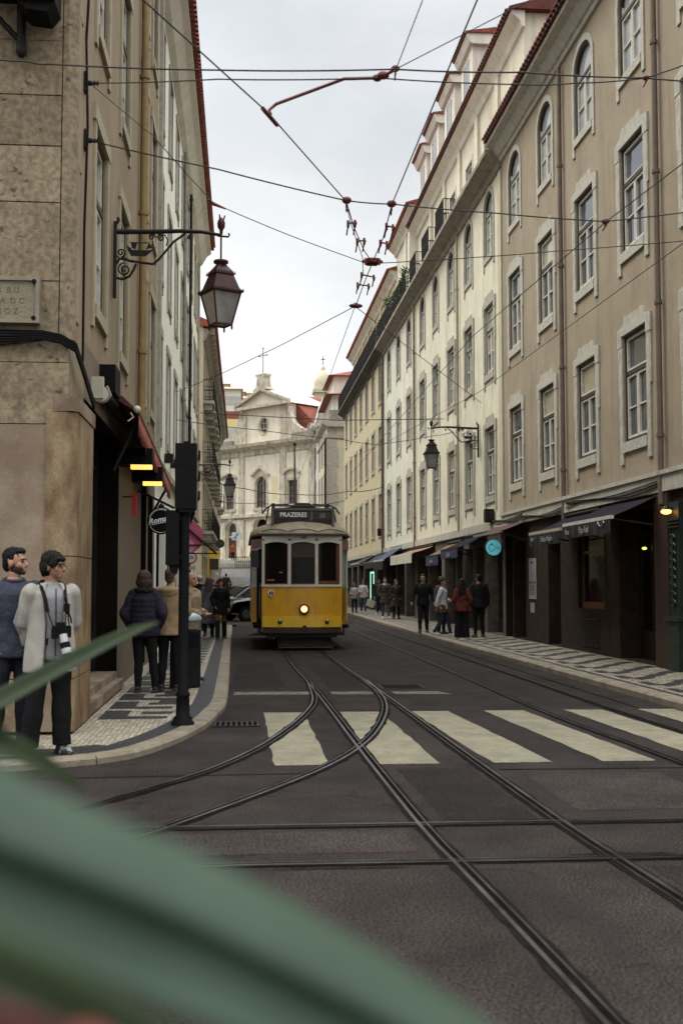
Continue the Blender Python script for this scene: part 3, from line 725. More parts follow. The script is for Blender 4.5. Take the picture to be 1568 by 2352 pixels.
# ---------------- R2: cream
B, u = right_building('apartment_building', 'long cream apartment building with arched top windows, balconies and tiled dormers above', 49.4, 32.5, P2, 14)
L = u(32.5); ops = []; arches = []; cols = [u(y) for y in (34.3, 37.5, 40.75, 44.05, 47.35)]
window_grid(B, ops, None, 'C_ears', cols, 4.25, ['half','glass','glass_pale','low','glass_net','glass'], rn)
window_grid(B, ops, None, 'C_ears', cols, 8.0, ['glass','glass_net','half','low','glass'], rn)
window_grid(B, ops, arches, 'C_arch', cols, 11.65, ['glass_pale','glass_net'], rn)
mb = MB(); facade(mb, 0, L, 3.45, 14.0, ops); shell(mb, 0, L, 0, 14.3, 11)
for a in arches: arch_fill(mb, *a)
mb.build('wall', P2, B)
mb = MB(); mb.box(L-.42, L-.002, -.05, -.002, 3.45, 13.7); mb.build('corner_pilaster', mat('pilaster_cream', (.50,.46,.33), (.42,.38,.28), 3, .9, fine=.1), B)
for i in range(4): drainpipe(B, cols[i]+1.62, 3.4, 13.7, mat('cream_pipe', (.34,.29,.19), (.25,.20,.14), 5, .6), r=.045) if i in (2,) else None
drainpipe(B, .15, 3.2, 13.7, mat('rusty_pipe', (.25,.20,.13), (.17,.12,.08), 5, .6))
def cornice_ledge(B, L, m, z=13.75):
    mb = MB(); mb.prism([(0,z),(-.07,z+.03),(-.12,z+.18),(-.2,z+.22),(-.42,z+.36),(-.5,z+.38),(-.5,z+.52),(0,z+.52)], 'x', 0, L); return mb.build('cornice', m, B)
LEDGE = weather(mat('weathered_ledge', (.30,.27,.215), (.19,.17,.14), 3, .9, bump=.5, fine=.25), (.05,.045,.037), .55, 2, .8); DLEDGE = weather(mat('dark_mossy_ledge', (.10,.095,.075), (.05,.05,.042), 3, .9, bump=.5, fine=.25), (.02,.022,.016), .6, 2, .8)
cornice_ledge(B, L, LEDGE)
def attic(B, x0, x1, xs, y, z0, z1, wall, roof, eave=.45, winkey='attic', zwin=14.6, glasses=('glass','glass_net')):
    ao = []; w, h, _ = WIN[winkey][3]
    for x in xs: ao.append((x-w/2, x+w/2, zwin, zwin+h)); put_window(B, winkey, x, zwin, rn.choice(glasses), y=y)
    mb = MB(); facade(mb, x0, x1, z0, z1-.35, ao, y=y); shell(mb, x0, x1, z0, z1, y+9, y=y)
    mb.build('attic_wall', wall, B)
    each(B, 'pilaster', wall, [((a+b)/2-.25, (a+b)/2+.25, y-.09, y-.002, z0, z1-.35) for a, b in zip(sorted(xs)[:-1], sorted(xs)[1:])])
    mb = MB(); mb.prism([(y,z1-.5),(y-.08,z1-.48),(y-.15,z1-.3),(y-eave+.05,z1-.08),(y-eave+.05,z1),(y,z1)], 'x', x0-.1, x1+.15); mb.build('eave', WHITE, B)
    mb = MB(); mb.prism([(y-eave-.04,z1),(y-eave-.04,z1+.06),(y+4.3,z1+1.5),(y+9,z1+.1),(y+9,z1)], 'x', x0-.2, x1+.25)
    eave_tiles(mb, x0-.2, x1+.25, y-eave-.10, z1+.05, L=.7, slope_=.3); return mb.build('attic_roof', roof, B)
attic(B, u(53.2), L, cols+[u(50.7)], .70, 14.2, 18.45, P2, M['tile_dark'])
def dormer(B, x, y, zb, zt, w=2.6, deep=2.6):
    mb = MB(); mb.box(x-w/2+.25, x+w/2-.25, y, y+deep, zb, zt-.3)
    mb.prism([(y+.0,zt-.42),(y-.12,zt-.36),(y-.24,zt-.1),(y-.24,zt-.02),(y+deep,zt-.02),(y+deep,zt-.42)], 'x', x-w/2+.06, x+w/2-.06)
    d = mb.build('dormer', WHITE, B)
    mb = MB(); mb.prism([(y-.30,zt-.02),(y-.30,zt+.03),(y+deep,zt+.5),(y+deep,zt-.02)], 'x', x-w/2, x+w/2); eave_tiles(mb, x-w/2, x+w/2, y-.36, zt+.02, L=.8, slope_=.2)
    mb.build('dormer_roof', M['tile'], d)
    mb = MB(); mb.box(x-.42, x+.42, y-.03, y-.002, zb+.3, zt-.72); mb.box(x-.48, x-.42, y-.04, y-.002, zb+.2, zt-.66, 1); mb.box(x+.42, x+.48, y-.04, y-.002, zb+.2, zt-.66, 1); mb.box(x-.42, x+.42, y-.04, y-.002, zt-.72, zt-.66, 1)
    mb.build('dormer_window', [M['glass'], M['white_paint']], d)
for (yn, yf, zt) in ((41.5,44.2,22.3),(45.1,48.0,22.35),(49.0,51.7,22.3),(52.3,55.0,22.2)):
    dormer(B, u((yn+yf)/2), 1.05, 18.9, zt, w=yf-yn)
for y in (40.75, 44.05, 47.35): railing(B, u(y)-.85, u(y)+.85, 14.27, -.42, 1.05, M['iron'], pitch=.07)

# ---------------- R3: pale
B, u = right_building('apartment_building', 'pale weathered apartment building between the cream one and the far ochre one', 60.6, 49.4, P3, 14)
L = u(49.4); ops = []; arches = []; cols = [u(y) for y in (51.3, 54.8, 58.4)]
window_grid(B, ops, None, 'C_ears', cols, 4.3, ['glass_cream','glass','glass_pale'], rn)
window_grid(B, ops, None, 'C_ears', cols, 8.0, ['glass','glass_net','glass_pale'], rn)
window_grid(B, ops, arches, 'C_arch', cols, 11.65, ['glass_pale','glass_net'], rn)
mb = MB(); facade(mb, 0, L, 3.45, 14.0, ops); shell(mb, 0, L, 0, 14.3, 11)
for a in arches: arch_fill(mb, *a)
mb.build('wall', P3, B); cornice_ledge(B, L, LEDGE); drainpipe(B, .12, 3.2, 13.7, mat('dark_pipe', (.10,.075,.055), None, rough=.6))
attic(B, 0, L-3.95, [u(55.2), u(58.4)], .70, 14.2, 19.6, P3, M['tile'], eave=.45)
railing(B, .2, L-.2, 14.27, -.42, 1.05, M['iron'], pitch=.11)
mb = MB(); mb.box(u(53.6), u(53.2), .3, 6, 14.2, 18.3); mb.build('party_wall', WHITE, B)
# ---------------- R4: ochre cream, far end
B, u = right_building('apartment_building', 'far right ochre cream apartment building with a long dark balcony and red eave', 84.7, 60.6, P4, 14)
L = u(60.6); ops = []; arches = []; cols = [u(y) for y in (62.2, 65.6, 69.0, 72.4, 75.8, 79.2, 82.6)]
for z in (4.3, 8.0, 11.55): window_grid(B, ops, None, 'C_plain', cols, z, ['half','glass','glass','glass_net','low'], rn)
mb = MB(); facade(mb, 0, L, 3.45, 14.0, ops); shell(mb, 0, L, 0, 14.3, 11); mb.build('wall', P4, B); cornice_ledge(B, L, DLEDGE)
drainpipe(B, L-.15, 3.2, 13.7, mat('dark_pipe', (.10,.075,.055), None, rough=.6))
attic(B, -.2, L, cols, .70, 14.2, 18.4, P4, M['tile'], eave=.45)
railing(B, .1, L-.1, 14.27, -.44, 1.1, M['iron'], pitch=.10)
mb = MB(); mb.box(0.05, L-.05, -.415, -.405, 14.3, 15.2); mb.build('balcony_screen', mat('dark_balcony_sheet', (.018,.02,.03), (.03,.03,.035), 3, .6), B)
# ground floors R2..R4: piers and dark shops
for (nm, y0, y1, pm, shops) in (
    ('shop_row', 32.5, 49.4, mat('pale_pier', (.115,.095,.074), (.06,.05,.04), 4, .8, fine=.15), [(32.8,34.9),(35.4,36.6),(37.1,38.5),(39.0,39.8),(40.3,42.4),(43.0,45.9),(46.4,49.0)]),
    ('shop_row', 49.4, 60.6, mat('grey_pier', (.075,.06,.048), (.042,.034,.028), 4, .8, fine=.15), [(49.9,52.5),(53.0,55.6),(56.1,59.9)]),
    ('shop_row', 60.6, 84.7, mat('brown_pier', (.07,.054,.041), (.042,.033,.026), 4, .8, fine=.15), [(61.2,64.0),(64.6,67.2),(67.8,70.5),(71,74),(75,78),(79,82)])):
    root = [o for o in bpy.data.objects if o.get('category') == 'building' and abs(o.location.y-y1) < .01][0]
    uu = lambda Y, y1=y1: y1-Y
    go = [(uu(b), uu(a), .12, 2.75) for a, b in shops]
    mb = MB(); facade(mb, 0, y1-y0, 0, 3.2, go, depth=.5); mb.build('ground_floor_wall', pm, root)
    mb = MB(); mb.box(0, y1-y0, -.09, -.0, 3.2, 3.45); mb.build('string_course', M['limestone_grey'], root)
    for a, b in shops: shop_door(root, uu(b), uu(a), .12, 2.75, DARKWOOD, y=.34, bars=2, low=.4)
# ---------------- block beyond the cross street (cream corner block, then blue-white and yellow houses)
def stone_block(name, label, y0, y1, x, m, zt, cols_side, zs, front_w=9, trim=M['limestone']):
    t = thing(name, label, 'building', (x, y1, 0), -PI/2); uu = lambda Y: y1-Y; Lb = y1-y0; ops = []
    for z in zs:
        for y in cols_side: ops.append((uu(y)-.6, uu(y)+.6, z, z+2.1)); put_window(t, 'C_plain', uu(y), z, rn.choice(('glass','glass_net','glass_cream')))
    mb = MB(); facade(mb, 0, Lb, 0, zt, ops); shell(mb, 0, Lb, 0, zt, front_w); mb.build('wall', m, t)
    return t, uu, Lb
P5 = plaster('ivory_ashlar', (.56,.50,.37), (.48,.43,.32), .25)
t, uu, Lb = stone_block('corner_building', 'ivory corner building beyond the side street with stone quoins and a small red roof', 94, 105.5, 6.9, P5, 14.6, [96.3, 99.5, 102.7], (5.2, 8.6, 11.9))
for ya, yb in ((.02, .8), (2.6, 3.4)):      # quoined end face towards the camera
    mb = MB()
    for k in range(9): mb.box(Lb+.002, Lb+.06, ya, yb+(.15 if k % 2 else 0), .4+k*1.55, 1.94+k*1.55)
    mb.build('quoin', M['limestone'], t)
mb = MB(); mb.prism([(-.05,14.5),(-.35,14.75),(-.42,14.95),(9.3,14.95),(9.3,14.5)], 'x', -.02, Lb+.4); mb.box(-.0, Lb+.12, -.1, -.0, 13.6, 13.85); mb.box(Lb, Lb+.12, 0, 9, 13.6, 13.85); mb.build('cornice', M['limestone'], t)
mb = MB(); mb.box(.3, Lb-.1, .2, 8, 14.95, 15.95); mb.build('parapet', LEDGE, t)
mb = MB(); mb.box(1, Lb-.8, .55, 8, 15.95, 17.3); mb.build('attic_wall', WHITE, t)
def hip(mb, x0, x1, y0, y1, z, h, o=.35):
    x0-=o; x1+=o; y0-=o; y1+=o; d = min(x1-x0, y1-y0)/2
    a = (x0+d, y0+d, z+h) if (x1-x0) > (y1-y0) else (x0+d, y0+d, z+h); b = (x1-d, y1-d, z+h)
    vs = [(x0,y0,z),(x1,y0,z),(x1,y1,z),(x0,y1,z),a,b]
    if (x1-x0) > (y1-y0): mb.add(vs, [(0,1,5,4),(1,2,5),(2,3,4,5),(3,0,4),(3,2,1,0)])
    else: mb.add(vs, [(0,1,4),(1,2,5,4),(2,3,5),(3,0,4,5),(3,2,1,0)])
mb = MB(); hip(mb, 1, Lb-.8, .55, 8, 17.3, 1.1, .6); mb.build('roof', M['tile'], t)
mb = MB(); mb.box(-4, 3.5, 1.2, 9, 14.9, 20.2); mb.build('rear_wing', WHITE, t)
mb = MB(); mb.box(3.5, 3.62, 3.0, 8.5, 18.0, 19.7); mb.build('louvred_panel', M['tile'], t)
mb = MB(); hip(mb, -4, 3.5, 1.2, 9, 20.2, 1.5, .5); mb.build('wing_roof', M['tile'], t)
drainpipe(t, Lb+.12, .5, 13.5, M['iron'], y=-.12, r=.09)
PB = plaster('pale_blue_plaster', (.50,.56,.60), (.60,.62,.60), .3)
t, uu, Lb = stone_block('town_house', 'pale blue and white house seen edge on behind the ivory corner building', 106, 118, 6.9, PB, 16.2, [108, 111, 114, 117], (5.5, 9, 12.5))
mb = MB(); mb.prism([(0,16.0),(-.5,16.3),(-.5,16.5),(8,16.5),(8,16.0)], 'x', 0, Lb); mb.build('cornice', WHITE, t)
mb = MB(); mb.prism([(-.2,16.5),(.6,19.2),(7,19.4),(8,16.5)], 'x', 0, Lb); mb.build('mansard_roof', mat('white_mansard', (.55,.55,.53), (.42,.40,.38), 2, .8), t)
PY = plaster('yellow_plaster', (.50,.40,.13), (.42,.34,.13), .35)
t, uu, Lb = stone_block('town_house', 'yellow house with a dark blue mansard roof next to the church', 118.5, 140, 6.9, PY, 16.6, [120.5, 124, 127.5, 131, 134.5], (6, 9.5, 13))
mb = MB(); mb.prism([(0,16.4),(-.45,16.6),(-.45,16.85),(8,16.85),(8,16.4)], 'x', 0, Lb); mb.build('cornice', LEDGE, t)
mb = MB(); mb.prism([(-.3,16.85),(.8,20.0),(7,20.2),(8,16.85)], 'x', 0, Lb); mb.build('mansard_roof', mat('blue_slate', (.06,.07,.10), (.10,.08,.08), 1, .7), t)
mb = MB(); mb.box(0, Lb, .2, .5, 19.4, 20.1); mb.build('eave', M['tile_dark'], t)
t = thing('bell_tower', 'pale church tower with a small dome rising behind the right-hand houses', 'tower', (11.9, 170, 0))
mb = MB(); mb.box(-1.3, 1.3, -1.3, 1.3, 4, 30.5); mb.box(-1.55, 1.55, -1.55, 1.55, 29.9, 30.4); mb.build('shaft', P5, t)
mb = MB(); mb.lathe([(1.35,30.5),(1.35,31.2),(1.25,31.9),(.95,32.7),(.55,33.2),(.3,33.4),(.35,33.6),(.3,33.9),(.0,34.3)], n=16); mb.build('dome', mat('ivory_dome', (.60,.55,.42), (.5,.45,.3), 1, .8), t)
mb = MB(); mb.tube([(0,0,34.2),(0,0,35.6)], .05, 6); mb.box(-.3,.3,-.04,.04,35.05,35.15); mb.build('cross', M['iron'], t)
# ================================================================ LEFT SIDE OF THE STREET (facade plane X=-1.8)
LX = -1.8
PL1 = plaster('sandy_plaster', (.31,.237,.148), (.25,.19,.116), .4)
PL2 = plaster('pale_grey_plaster', (.85,.84,.73), (.78,.77,.66), .18)
PL3 = plaster('warm_grey_plaster', (.50,.43,.30), (.41,.35,.24), .45)
def tone(k, f): return tuple(c*f for c in k)
ASHS = [weather(mat('old_limestone_ashlar', tone((.33,.262,.168), f), tone((.245,.188,.118), f), 1.6, .9, bump=.7, bscale=8, fine=.22), (.06,.045,.034), .55, 2.2, 1.6, .54, .70) for f in (.84, .70, .96)]
for m_ in ASHS:     # pits and pock marks worn into the old blocks
    n_, L_, b_ = nodes(m_); s_ = b_.inputs['Base Color'].links[0].from_socket; t_ = n_.new('ShaderNodeTexCoord'); g_ = n_.new('ShaderNodeMapping'); g_.inputs['Scale'].default_value = (1,1,1.9); L_.new(t_.outputs['Object'], g_.inputs['Vector'])
    z_ = n_.new('ShaderNodeTexNoise'); z_.inputs['Scale'].default_value = 7.5; z_.inputs['Detail'].default_value = 3; L_.new(g_.outputs[0], z_.inputs['Vector'])
    r_ = n_.new('ShaderNodeMapRange'); r_.inputs['From Min'].default_value = .66; r_.inputs['From Max'].default_value = .70; r_.inputs['To Max'].default_value = .75; L_.new(z_.outputs['Fac'], r_.inputs['Value'])
    x_ = n_.new('ShaderNodeMix'); x_.data_type = 'RGBA'; x_.inputs['B'].default_value = (.05,.036,.026,1); L_.new(r_.outputs[0], x_.inputs['Factor']); L_.new(s_, x_.inputs['A']); L_.new(x_.outputs['Result'], b_.inputs['Base Color'])
ASH = ASHS[0]
MARB = weather(mat('pinkish_stone_cladding', (.265,.198,.136), (.150,.098,.064), 1.1, .6, bump=.2, bscale=30, fine=.1, lo=.44, hi=.57), (.38,.335,.265), .75, 1.6, .7, .55, .7)
MARB2 = weather(mat('paler_stone_cladding', (.30,.232,.162), (.19,.132,.09), 1.2, .65, bump=.15, bscale=30, fine=.08, lo=.38, hi=.6), (.22,.13,.08), .5, 1.6, .5, .54, .7)
OCHRESTONE = weather(mat('ochre_veined_stone', (.285,.205,.115), (.13,.068,.030), 1.9, .55, bump=.2, bscale=30, fine=.12, stretch=(1.6,1.6,.75), lo=.40, hi=.62), (.12,.06,.03), .5, 4, .3)
window_meshes('L_plain', 1.16, 2.2, 'plain', mat('cream_stone_trim', (.40,.35,.24), (.32,.28,.19), 4, .85, bump=.2, fine=.1))
window_meshes('L_white', 1.1, 2.1, 'plain', M['limestone'])
def left_building(name, label, y0, cat='building'):
    return thing(name, label, cat, (LX, y0, 0), PI/2), (lambda Y: Y-y0)
# ---------------- L1: corner building
y0, y1 = 12.06, 24.0
B, u = left_building('corner_building', 'sandy corner building at left with old stone quoins and a dark shop entrance', y0)
L = y1-y0; ops = []
for z in (4.95, 8.4, 11.9): window_grid(B, ops, None, 'L_plain', [u(y) for y in (14.45, 17.25, 20.65, 22.75)], z, ['glass','glass_pale','glass_net'], rn)
mb = MB(); facade(mb, .12, L, 4.35, 15.2, ops); mb.quad((L,0,0),(L,9,0),(L,9,15.2),(L,0,15.2)); mb.quad((0,.1,15.2),(L,0,15.2),(L,9,15.2),(0,9,15.2)); mb.quad((0,9,0),(0,9,15.2),(L,9,15.2),(L,9,0))
mb.box(.30, 1.15, .0, .4, 3.2, 4.35); mb.box(.131, .30, .0, .4, 3.2, 4.35)
mb.build('wall', PL1, B)
# street front that faces the camera: coursed blocks (local x=0 plane, running to +y = left in the picture)
rb = random.Random(3)
def course(mb, z0, z1, xs, th=.0, g=.006):
    for a, b in zip(xs[:-1], xs[1:]): mb.box(-.055-th-rb.uniform(0,.014), .3, a+g, b-g, z0+g, z1-g, rb.choice((0,0,1,2)))
mb = MB()
zz = [4.12, 4.72, 5.55, 6.15, 6.69, 7.28, 7.9, 8.5, 9.2, 9.9, 10.6, 11.3, 12.0, 12.8, 13.6, 14.4, 15.2]
for i in range(len(zz)-1): course(mb, zz[i], zz[i+1], [.10, .95 if i % 2 else 1.55, 2.6, 3.6, 4.7, 5.8, 7, 9])
mb.build('stone_wall', ASHS, B)
mb = MB(); mb.box(-.03, .3, .1, 9, 3.2, 15.2); mb.build('stone_joints', M['tar'], B)
mb = MB(); mb.prism([(-.055,.095),(-.055,.04),(.02,-.05),(.13,-.05),(.13,.095)], 'z', 4.12, 15.2); mb.build('corner_quoin', ASH, B)
mb = MB()
for i in range(13): mb.box(.125, .28 if i % 2 else .42, -.045, -.003, 4.36+i*.83, 4.36+i*.83+.815)
mb.build('quoins', mat('sandy_quoin', (.33,.265,.17), (.27,.21,.13), 3, .85, bump=.3, fine=.12), B)
mb = MB(); course(mb, 3.22, 3.86, [-.02, 1.3, 2.7, 9], .045); course(mb, 3.86, 4.12, [-.01, 2.2, 9], .02); mb.build('frieze', ASHS, B)
mb = MB(); course(mb, .62, 3.22, [-.03, 1.02, 2.2, 3.4, 9], .06); course(mb, .095, .62, [-.03, 1.02, 2.2, 3.4, 9], .085); mb.build('stone_cladding', [MARB, MARB2, MARB], B)
mb = MB()          # pilaster that turns the corner
for (a, b) in ((.095,.62),(.63,1.86),(1.87,3.34)):
    mb.prism([(-.145,-.04),(-.10,-.115),(1.15,-.115),(1.15,-.0),(.3,.0),(.3,.2),(-.14,.2)], 'z', a, b)
mb.build('corner_pilaster', OCHRESTONE, B)
mb = MB(); mb.prism([(-.16,-.05),(-.11,-.13),(1.2,-.13),(1.2,.0),(-.1,.15)], 'z', 3.35, 3.5); mb.build('pilaster_cap', MARB, B)
# shop front, recessed: entrance, stone piers, glass
gops = [(1.15, 5.0, .12, 3.7), (8.75, 9.9, .12, 3.4), (10.3, 11.5, .5, 3.3)]
mb = MB(); facade(mb, 1.15, L, 0, 4.35, gops, depth=.5, rmi=1); mb.build('ground_floor_wall', [mat('shop_pier_stone', (.20,.15,.10), (.13,.10,.07), 4, .7, bump=.2, fine=.15, stretch=(3,3,.7)), M['dark_void']], B)  # reveals coloured near-black: shade of the deep recess put into their colour
mb = MB()
for o in gops: mb.box(o[0]-.05, o[1]+.05, .9, .95, o[2], o[3]); mb.box(o[0]-.05, o[1]+.05, .5, .9, o[3]-.02, o[3]+.03)
mb.build('shop_backing', M['dark_void'], B)
mb = MB(); mb.box(1.16, 5.0, -.10, .9, .1, .22); mb.box(1.2, 5.0, -.0, .9, .22, .32); mb.build('doorstep', MARB, B)
for o in gops: shop_door(B, o[0], o[1], o[2], o[3], M['iron'], y=.30, bars=2, low=.12)
mb = MB(); mb.prism([(-.05,15.2),(-.2,15.25),(-.62,15.5),(-.62,15.62),(0,15.62)], 'x', 0, L); mb.build('eave', WHITE, B)
mb = MB(); mb.prism([(-.7,15.62),(-.7,15.7),(4,17.8),(9,15.6)], 'x', -.2, L); eave_tiles(mb, 0, L, -.74, 15.66); mb.build('roof', M['tile'], B)
drainpipe(B, u(19.65), 4.3, 15.3, mat('ochre_pipe', (.30,.21,.075), (.22,.15,.06), 5, .6), r=.065)
# carved street-name stone
t = thing('street_name_stone', 'carved limestone street name plaque with bolt holes on the corner wall', 'plaque', (-2.42, 12.0-.07, 4.49))
mb = MB(); mb.box(-.36, .34, -.03, .06, -.24, .24); mb.build('tablet', mat('tablet_stone', (.27,.23,.165), (.21,.175,.12), 4, .85, bump=.4, fine=.15), t)
mb = MB()
for (a, b, c, d) in ((-.36,.34,.20,.24),(-.36,.34,-.24,-.20),(.30,.34,-.20,.20)): mb.box(a, b, -.055, -.028, c, d)
mb.build('moulding', mat('tablet_edge', (.28,.245,.18), (.22,.19,.14), 5, .8), t)
mb = MB()
for z in (-.19, .19): mb.tube([(.285,-.062,z),(.285,-.02,z)], .024, 10)
mb.build('bolt', M['black'], t)
for i, (s, z) in enumerate((('R  B U', .10), ('D A  D C', -.01), ('B O Z', -.12))):
    q = letters(s, .085, mat('incised', (.14,.108,.07), None), parent=t, extrude=.001); q.location = (.02, -.0315, z)
# black cable bundle sagging round the corner
mb = MB()
for k in range(5):
    dz = -.02*k + .005*rb.random()
    mb.tube([(-6,11.90,4.33+dz),(-3.2,11.90,4.22+dz),(-2.5,11.89,4.17+dz-.01*k),(-2.05,11.89,4.165+dz),(-1.86,11.90,4.13+dz),(-1.72,11.99,4.06+dz),(-1.70,12.3,3.93+dz),(-1.70,12.9,3.78+dz),(-1.72,13.5,3.70+dz)], .014, 6)
mb.tube([(-6,11.93,3.9),(-2.9,11.93,3.98),(-2.2,11.93,4.06),(-1.9,11.93,4.10)], .006, 5)
tag(mb.build('cable_bundle', M['black']), 'thick black bundle of cables sagging round the stone corner', 'cable')
# wires running down the corner
mb = MB()
for k, x in enumerate((12.55, 12.62)): mb.tube([(LX+.07, x, 4.0), (LX+.06, x+.05, 5.5), (LX+.09, x-.02, 6.6), (LX+.06, x, 7.6), (LX+.12, x-.1, 8.6)], .010, 5)
tag(mb.build('wall_cable', M['black']), 'thin dark cables clipped up the corner of the left building', 'cable')
# ---------------- L2: pale grey-white
B, u = left_building('apartment_building', 'long pale grey white apartment building on the left beyond the sandy corner one', 24.0)
L = 22.0; ops = []
cols = [u(24.9+i*2.95) for i in range(8)][:-1] + [u(45)]
for z in (4.9, 8.3, 11.7): window_grid(B, ops, None, 'L_white', cols, z, ['glass','glass_pale','glass_net'], rn)
gops = [(u(24.6),u(27.2),.12,3.1),(u(28.2),u(30.6),.12,3.1),(u(31.6),u(34.2),.12,3.1),(u(35.2),u(38),.12,3.1),(u(39),u(41.5),.12,3.1),(u(42.4),u(45.2),.12,3.1)]
mb = MB(); facade(mb, 0, L, 0, 14.3, ops+gops, depth=.13); shell(mb, 0, L, 0, 14.9, 9); mb.build('wall', PL2, B)
for o in gops: shop_door(B, o[0], o[1], o[2], o[3], M['iron'], y=.18, bars=2, low=.3)
mb = MB(); mb.box(0, L, -.12, -.0, 4.0, 4.15); mb.build('string_course', M['limestone'], B)
each(B, 'pilaster', M['limestone'], [(u(y)-.16, u(y)+.16, -.08, -.002, 4.15, 14.3) for y in (24.25, 45.8)])
mb = MB(); mb.prism([(0,14.3),(-.15,14.4),(-.35,14.75),(-.5,14.85),(-.5,15.0),(0,15.0)], 'x', 0, L); mb.build('eave', WHITE, B)
mb = MB(); mb.prism([(-.62,15.0),(-.62,15.1),(4,17.2),(9,15.0)], 'x', -.2, L); eave_tiles(mb, 0, L, -.68, 15.05); mb.build('roof', M['tile'], B)
for y in (33.6,): drainpipe(B, u(y), 3.3, 14.3, mat('grey_pipe', (.30,.29,.25), (.2,.19,.17), 5, .6), r=.05)
drainpipe(B, u(37.3), 3.3, 14.3, M['iron'], r=.045)
each(B, 'meter_box', M['iron'], [(u(y), u(y)+.28, -.2, -.002, z, z+.2) for (y, z) in ((29.0, 4.5),(32.5,4.3),(26.8,4.4))])
# ---------------- L3, L4 beyond the side street
for (nm, lab, ya, yb, pm, zt, ncol) in (('apartment_building', 'left warm grey building with projecting iron balconies beyond the side street', 52.2, 70.5, PL3, 12.6, 6),
                                  ('apartment_building', 'far left dark stone building with a bracketed red eave and balconies', 70.5, 96, PL3, 13.0, 8)):
    B = thing(nm, lab, 'building', (LX, ya, 0), PI/2); L = yb-ya; ops = []
    cols = [1.6+i*(L-3)/(ncol-1) for i in range(ncol)]
    for z in (4.1, 7.2, 10.1): window_grid(B, ops, None, 'L_white', cols, z, ['glass','glass_net'], rn)
    sops = [(c-1.0, c+1.0, .12, 2.9) for c in cols]
    mb = MB(); facade(mb, 0, L, 0, zt, ops+sops); shell(mb, 0, L, 0, zt+.7, 9); mb.build('wall', pm, B)
    for o in sops: shop_door(B, o[0], o[1], o[2], o[3], M['iron'], y=.18, bars=2, low=.3)
    for i, z in enumerate((4.0, 7.1, 10.0)):
        for c in (cols if ya < 60 else cols[1:7:3] if i == 1 else []):
            mb = MB(); mb.box(c-1.0, c+1.0, -.50, -.0, z-.14, z); mb.box(c-.85, c-.7, -.4, 0, z-.42, z-.14); mb.box(c+.7, c+.85, -.4, 0, z-.42, z-.14)
            o = mb.build('balcony', M['limestone'], B); railing(o, c-.98, c+.98, z, -.46, .98, M['iron'], pitch=.16)
    mb = MB(); mb.prism([(0,zt),(-.1,zt+.1),(-.25,zt+.45),(-.30,zt+.6),(0,zt+.6)], 'x', 0, L); mb.build('cornice', LEDGE, B)
    each(B, 'eave_bracket', M['limestone_grey'], [(.3+k*1.1, .5+k*1.1, -.52, -.0, zt+.42, zt+.68) for k in range(int((L-.5)/1.1))])
    mb = MB(); mb.prism([(-.58,zt+.7),(-.58,zt+.8),(4,zt+2.6),(9,zt+.7)], 'x', -.1, L); eave_tiles(mb, 0, L, -.64, zt+.75, pitch=.3, r=.1); mb.build('roof', M['tile'], B)
# ================================================================ CHURCH (its plane is turned away from the street axis)
CH = thing('church', 'cream baroque church with a round window, pediment and cross closing the street', 'church', (1.47, 115, 0), rad(-50))
# local x = along facade to the near right, outward = -y, x measured from the reference point
CS = weather(mat('church_limestone', (.74,.675,.54), (.64,.58,.46), .8, .9, bump=.3, bscale=20, fine=.08), (.28,.24,.185), .5, .7, .18, .50, .72)
CTRIM = weather(mat('church_trim', (.60,.545,.43), (.46,.41,.32), 2, .9, fine=.15), (.11,.095,.08), .75, 1.5, .5, .44, .66)
CHDARK = mat('grimy_stone', (.17,.155,.13), (.30,.27,.22), 1.6, .9, fine=.2)
zb = 4.2
ops = [(-.22,1.42,9.15,12.3),(4.55,5.95,9.3,11.65),(-5.0,-3.55,9.2,11.7),(-4.75,-2.95,zb,7.9),(-.35,1.75,zb,8.2),(4.6,6.2,zb,7.6)]
mb = MB(); facade(mb, -7.2, 8.4, zb-1, 15.0, ops, depth=.5); arch_fill(mb, .6, 1.64, 12.3, .82, .5); arch_fill(mb, -3.85, 1.8, 7.9, .9, .5); arch_fill(mb, .7, 2.1, 8.2, 1.05, .5)
shell(mb, -7.2, 8.4, zb-1, 15.6, 26)
# upper stage and oculus
n = 24; oc = [(.83+.68*math.cos(2*PI*k/n), 17.35+.80*math.sin(2*PI*k/n)) for k in range(n)]
def ring_fill(mb, inner, x0, x1, z0, z1, y, mi=0):
    o = []
    for (x, z) in inner:
        dx, dz = x-.83, z-17.35; k = min(((x1-.83) if dx > 0 else (.83-x0))/max(abs(dx),1e-6), ((z1-17.35) if dz > 0 else (17.35-z0))/max(abs(dz),1e-6)); o.append((.83+dx*k, 17.35+dz*k))
    m = len(inner)
    mb.add([(a,y,b) for a,b in inner]+[(a,y,b) for a,b in o], [(i,(i+1)%m,m+(i+1)%m,m+i) for i in range(m)], mi)
    mb.add([(a,y,b) for a,b in inner]+[(a,y+.4,b) for a,b in inner], [(i,m+i,m+(i+1)%m,(i+1)%m) for i in range(m)], mi)
facade(mb, -2.5, 4.2, 15.6, 19.3, [(.15,1.51,16.55,18.15)], .4, y=.12); ring_fill(mb, oc, .15, 1.51, 16.55, 18.15, .12)
mb.quad((-2.5,.12,15.6),(-2.5,.12,19.3),(-2.5,20,19.3),(-2.5,20,15.6)); mb.quad((4.2,.12,15.6),(4.2,20,15.6),(4.2,20,19.3),(4.2,.12,19.3))
mb.prism([(-2.9,19.35),(4.6,19.35),(.83,21.0)], 'y', .0, 6)
mb.build('wall', CS, CH)
mb = MB()      # corner gaps of the ring are covered by pilasters
each(CH, 'pilaster', CTRIM, [(a, b, -.02, .118, 15.6, 19.15) for (a, b) in ((-2.55,-1.75),(3.4,4.25))])
